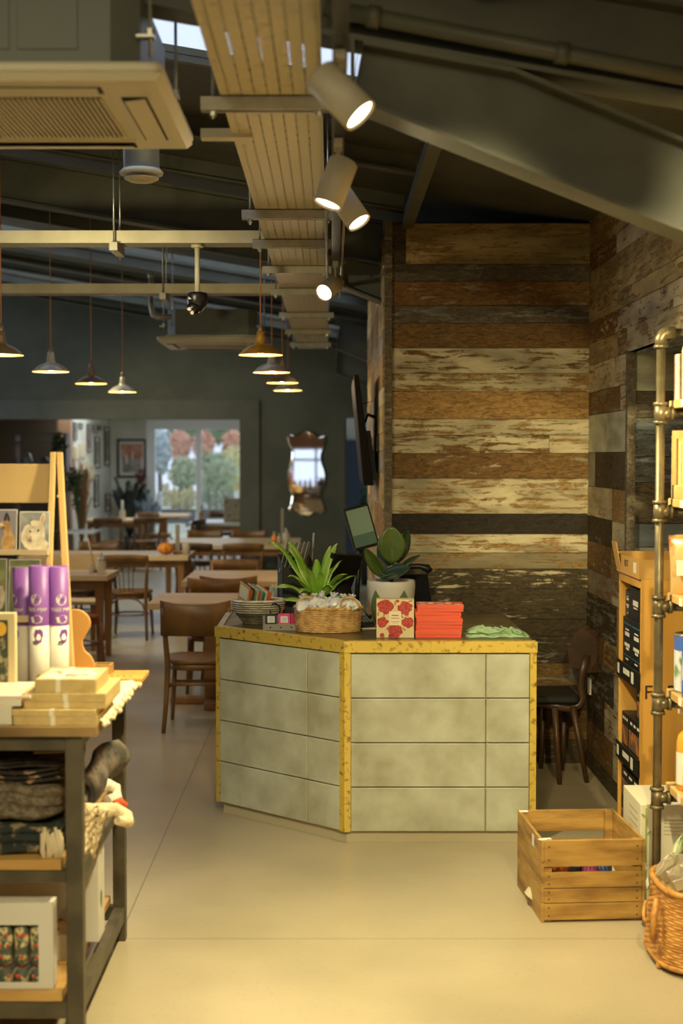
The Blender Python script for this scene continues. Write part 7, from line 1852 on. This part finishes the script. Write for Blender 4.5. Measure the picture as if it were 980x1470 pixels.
for a in (2.4, 3.6, 4.6, 5.4, .6, 1.2):
    c, s_ = math.cos(a), math.sin(a); d = (abs(c) ** 3 + abs(s_) ** 3) ** (-1 / 3); b = MB(); b.sphere((.155 * 1.09 * d * c, .20 * 1.09 * d * s_, .013), .013, 10, 8); b.build('foot', HW, t)
b = MB(); pts = [(-.178 - .018 * math.sin(PI * k / 12), -.02 + .06 * math.cos(PI * k / 12) , .19 - .05 * math.sin(PI * k / 12)) for k in range(13)]; b.tube(pts, .007, 8); b.tube([(-.172, -.10, .24), (-.188, -.12, .17), (-.186, -.10, .10)], .011, 8); b.build('handle', HW, t)
b = MB(); b.cbox((-.171, .06, .245), (.0015, .03, .03), (.8, 0, 0)); b.build('price_tag', WHT, t)
CL2 = M('clear_packet', rgb(224, 216, 196), .15, alpha=.75, spec=.7)
for k, (x, y, z, rx, rz, lb, m_) in enumerate(((-.08, .10, .27, .5, .3, 'clear packet with a red dotted label at the far end of the hamper', CL2), (-.06, -.03, .275, .6, -.2, 'cream labelled packet in the middle of the hamper', CL2), (.04, .05, .28, .5, .6, 'clear crinkled packet deep in the hamper', CL2), (-.05, .14, .31, .3, 1.0, 'pale green wrapped packet standing above the hamper rim', MINT))):
    tt = thing('food_packet', lb, 'packet', hb_ + Vector((x, y, z)), 0, 'packets in the wicker hamper'); tt.rotation_euler = (rx, -.35, rz)
    b = MB(); crumple(b, (0, 0, .03), (.06, .022, .07), 50 + k, n=12); b.build('pouch', m_, tt)
    b = MB(); b.box(-.035, .035, -.027, -.025, .0, .055); b.build('label', CARDW, tt); b = MB(); b.cyl((.012, -.0275, .02), (.012, -.027, .02), .009, seg=14); b.build('label_dot', REDB, tt)
t = thing('hamper_filling', 'pale straw filling inside the wicker hamper', 'filling', hb_ + Vector((0, 0, .03))); b = MB(); b.loft([[Vector(p) for p in hring(.95, 0, 40)], [Vector(p) for p in hring(.90, .2, 40)], [Vector(p) for p in hring(.4, .215, 40)]], True, True, False); b.build('straw', M('straw', rgb(190, 160, 100), .9, bump=.6), t); t['kind'] = 'stuff'

# ---- pine display stand with black boxes
sx0 = P(889, 900, 6.46).x; SY0, SY1 = 6.03, 6.50; sxr = sx0 + .36; STH = P(921, 832, SY0).z
PINE = M('golden_pine', rgb(222, 170, 84), .5, col2=rgb(204, 148, 62), scale=4, stretch=(2, 2, .25), lo=.38, hi=.68)
sx0 = (P(889, 900, SY1).x + P(918, 900, SY0).x) / 2
t = thing('pine_stand', 'tall golden pine display stand with black boxes inside, between crate and pipe shelf', 'display stand', (sx0, SY0, 0))
Dd = SY1 - SY0; Wd = .36
b = MB(); b.box(0, Wd, 0, .018, 0, STH); b.build('side_panel', PINE, t, bevel=.002)
b = MB(); b.box(0, Wd, Dd - .018, Dd, 0, STH); b.build('side_panel', PINE, t, bevel=.002)
b = MB(); b.box(Wd - .012, Wd, .0185, Dd - .0185, 0, STH); b.build('back_panel', PINE, t)
shz = [.06, .44, P(905, 960, 6.25).z - .02, ]
shz = [.05, P(905, 1090, 6.2).z, P(905, 968, 6.2).z]
for z in shz:
    b = MB(); b.box(.006, Wd - .0125, .0185, Dd - .0185, z, z + .014); b.build('shelf', PINE, t)
b = MB(); b.box(.0, .012, .0185, Dd - .0185, STH - .04, STH); b.build('top_rail', PINE, t)
o = text_mesh('side_lettering', 'FARM', .085, M('burnt_lettering', rgb(56, 34, 16), .7), t, face_front(.014, -.0012, P(930, 995, SY0).z), .0003, 'LEFT'); o['label'] = 'dark serif lettering'
BB = M('black_box', rgb(30, 30, 28), .45); BT = M('teal_line', rgb(40, 110, 130), .5)
def bb(y, z, dy, h_, lab, kind=0, dx=0.0):
    t_ = thing('black_snack_box', lab, 'box', (sx0 + .012 + dx, SY0 + .02 + y, z), 0, 'black boxes in the pine stand')
    b = MB(); b.box(0, .2, 0, dy, 0, h_); b.build('box_body', BB, t_, bevel=.0015)
    Tt = lambda yy, zz_: face_left(-.0006, yy, zz_)
    b = MB()
    def quad(y0, y1, z0, z1): b.box(-.0007, 0, y0, y1, z0, z1)
    if kind == 0:
        quad(dy * .25, dy * .75, h_ * .62, h_ * .70); quad(dy * .3, dy * .7, h_ * .74, h_ * .77); quad(dy * .2, dy * .8, h_ * .40, h_ * .47); quad(dy * .3, dy * .62, h_ * .33, h_ * .38); quad(dy * .35, dy * .65, h_ * .12, h_ * .15)
    elif kind == 1:
        quad(dy * .35, dy * .75, h_ * .45, h_ * .62); quad(dy * .40, dy * .70, h_ * .36, h_ * .40)
    elif kind == 2:
        quad(dy * .12, dy * .20, h_ * .3, h_ * .8); quad(dy * .35, dy * .7, h_ * .42, h_ * .68); quad(dy * .42, dy * .64, h_ * .3, h_ * .34); quad(dy * .78, dy * .86, h_ * .3, h_ * .8)
    else:
        quad(dy * .12, dy * .3, h_ * .80, h_ * .88); quad(dy * .42, dy * .58, h_ * .80, h_ * .88); quad(dy * .7, dy * .86, h_ * .80, h_ * .88)
    b.build('white_print', WHT, t_)
    if kind == 0: b = MB(); b.box(-.0006, 0, .002, dy - .002, h_ * .86, h_ * .885); b.box(-.0006, 0, .002, dy - .002, h_ * .2, h_ * .22); b.build('teal_print', BT, t_)
    if kind == 3:
        b = MB(); b.box(-.0008, 0, .01, dy - .01, h_ * .08, h_ * .62); b.build('biscuit_picture', M('biscuit_print', rgb(110, 90, 80), .5, col2=rgb(200, 120, 50), scale=20, lo=.5, hi=.58), t_)
    return t_
za_ = shz[2] + .0145
hl = P(905, 893, 6.2).z - za_
n_ = ['nearest', 'middle', 'farther']
bb(.03, za_, .19, hl, 'lower black box on the top shelf of the pine stand, nearer the camera', 0); bb(.225, za_, .18, hl, 'lower black box on the top shelf of the pine stand, by the board wall', 0)
bb(.05, za_ + hl + .0005, .26, STH - .06 - za_ - hl, 'tall black box stacked on top in the pine stand', 1, .01); bb(.315, za_ + hl + .0005, .09, STH - .08 - za_ - hl, 'narrow black box stacked at the wall side of the pine stand', 0, .01)
b0 = thing('tray_lip', 'black cardboard tray front with white price labels across the stand, upper one', 'tray', (sx0, SY0 + .0, shz[2] - .045), 0, 'black tray fronts on the pine stand'); b = MB(); b.box(-.008, -.001, .0, Dd, 0, .075); b.build('tray_front', BB, b0); b = MB(); b.box(-.0088, -.008, Dd * .86, Dd * .95, .015, .06); b.box(-.0088, -.008, Dd * .22, Dd * .32, .01, .06); b.box(-.0088, -.008, Dd * .4, Dd * .68, .03, .055); b.build('price_label', WHT, b0)
b1 = dup(b0, (sx0, SY0, shz[1] - .045), 0, 'black cardboard tray front across the stand, lower one')
zb1 = shz[1] + .0145
hs = (shz[2] - .05 - zb1)
bb(.02, zb1, .25, hs * .50, 'black box with biscuit pictures on the middle shelf of the stand, nearer half', 3); bb(.275, zb1, .14, hs * .50, 'black box with biscuit pictures on the middle shelf, wall side', 3)
bb(.06, zb1 + hs * .5 + .0005, .14, hs * .42, 'single black pouch box stacked on the middle shelf of the stand', 3, .02)
zb2 = shz[0] + .0145; hs = (shz[1] - .05 - zb2)
bb(.02, zb2, .40, hs * .45, 'wide black box at the bottom of the pine stand', 3); bb(.02, zb2 + hs * .45 + .0005, .40, hs * .45, 'wide black box second from the bottom of the pine stand', 3)
# cardboard tray on the stand
t = thing('cardboard_tray', 'open cardboard tray with a raised flap on top of the pine stand', 'tray', (sx0, SY0, STH + .0005))
CB = M('cardboard', rgb(204, 158, 84), .75); ht_ = P(921, 806, SY0).z - STH + .005
b = MB(); b.box(-.01, Wd, 0, .006, 0, ht_); b.box(-.01, -.004, .006, Dd, 0, ht_); b.box(-.004, Wd, Dd - .006, Dd, 0, ht_ * 1.1); b.box(Wd - .006, Wd, .006, Dd - .006, 0, ht_ * 1.1); b.box(-.004, Wd - .006, .006, Dd - .006, 0, .004); b.build('tray_body', CB, t)
pf0, pf1 = P(886, 780, SY1 - .02) - t.location, P(893, 826, SY1 - .02) - t.location
b = MB(); b.hexa([Vector((-.012, Dd - .10, ht_ * .2)), Vector((-.0101, Dd - .10, ht_ * .2)), Vector((-.0101, Dd - .0, ht_ * .2)), Vector((-.012, Dd - .0, ht_ * .2)), Vector((-.035, Dd - .10, ht_ + .055)), Vector((-.032, Dd - .10, ht_ + .055)), Vector((-.032, Dd, ht_ + .055)), Vector((-.035, Dd, ht_ + .055))]); b.build('flap', CB, t)
text_mesh('stamp_text', 'BEST', .04, M('stamp_ink', rgb(70, 50, 30), .7), t, face_left(-.0106, Dd * .55, ht_ * .6), .0003)
b = MB(); b.box(-.0108, -.0101, Dd * .12, Dd * .24, ht_ * .25, ht_ * .8); b.build('label', WHT, t)

# ================================================================ BEHIND THE CAMERA, SEEN IN THE MIRROR
t = thing('rear_worktop', 'pale wooden worktop under the rear window, seen only in the mirror', 'worktop', (-.8, -2.72, 0))
b = MB(); b.box(-.95, .95, -.26, .22, .78, .82); b.build('top_board', SHW, t)
for x in (-.9, .9):
    b = MB(); b.box(x - .03, x + .03, -.2, .2, 0, .779); b.build('leg', SHW, t)
rd = random.Random(77)
for k, (x, m_, nm) in enumerate(((-1.25, HON, 'amber'), (-1.12, OIL, 'golden'), (-1.0, M('orange_liquid', rgb(226, 120, 40), .2), 'orange'), (-.86, HON, 'dark amber'), (-.72, OIL, 'pale golden'), (-.58, CARDW, 'white'), (-.42, M('orange_liquid', rgb(226, 120, 40), .2), 'bright orange'), (-.28, HON, 'honey'))):
    bottle(x, -2.72 + rd.uniform(-.08, .08), .8205, .045, rd.uniform(.22, .36), nm + ' bottle on the rear worktop, reflected in the scalloped mirror', m_, BLK, CARDW, grp='bottles on the rear worktop')
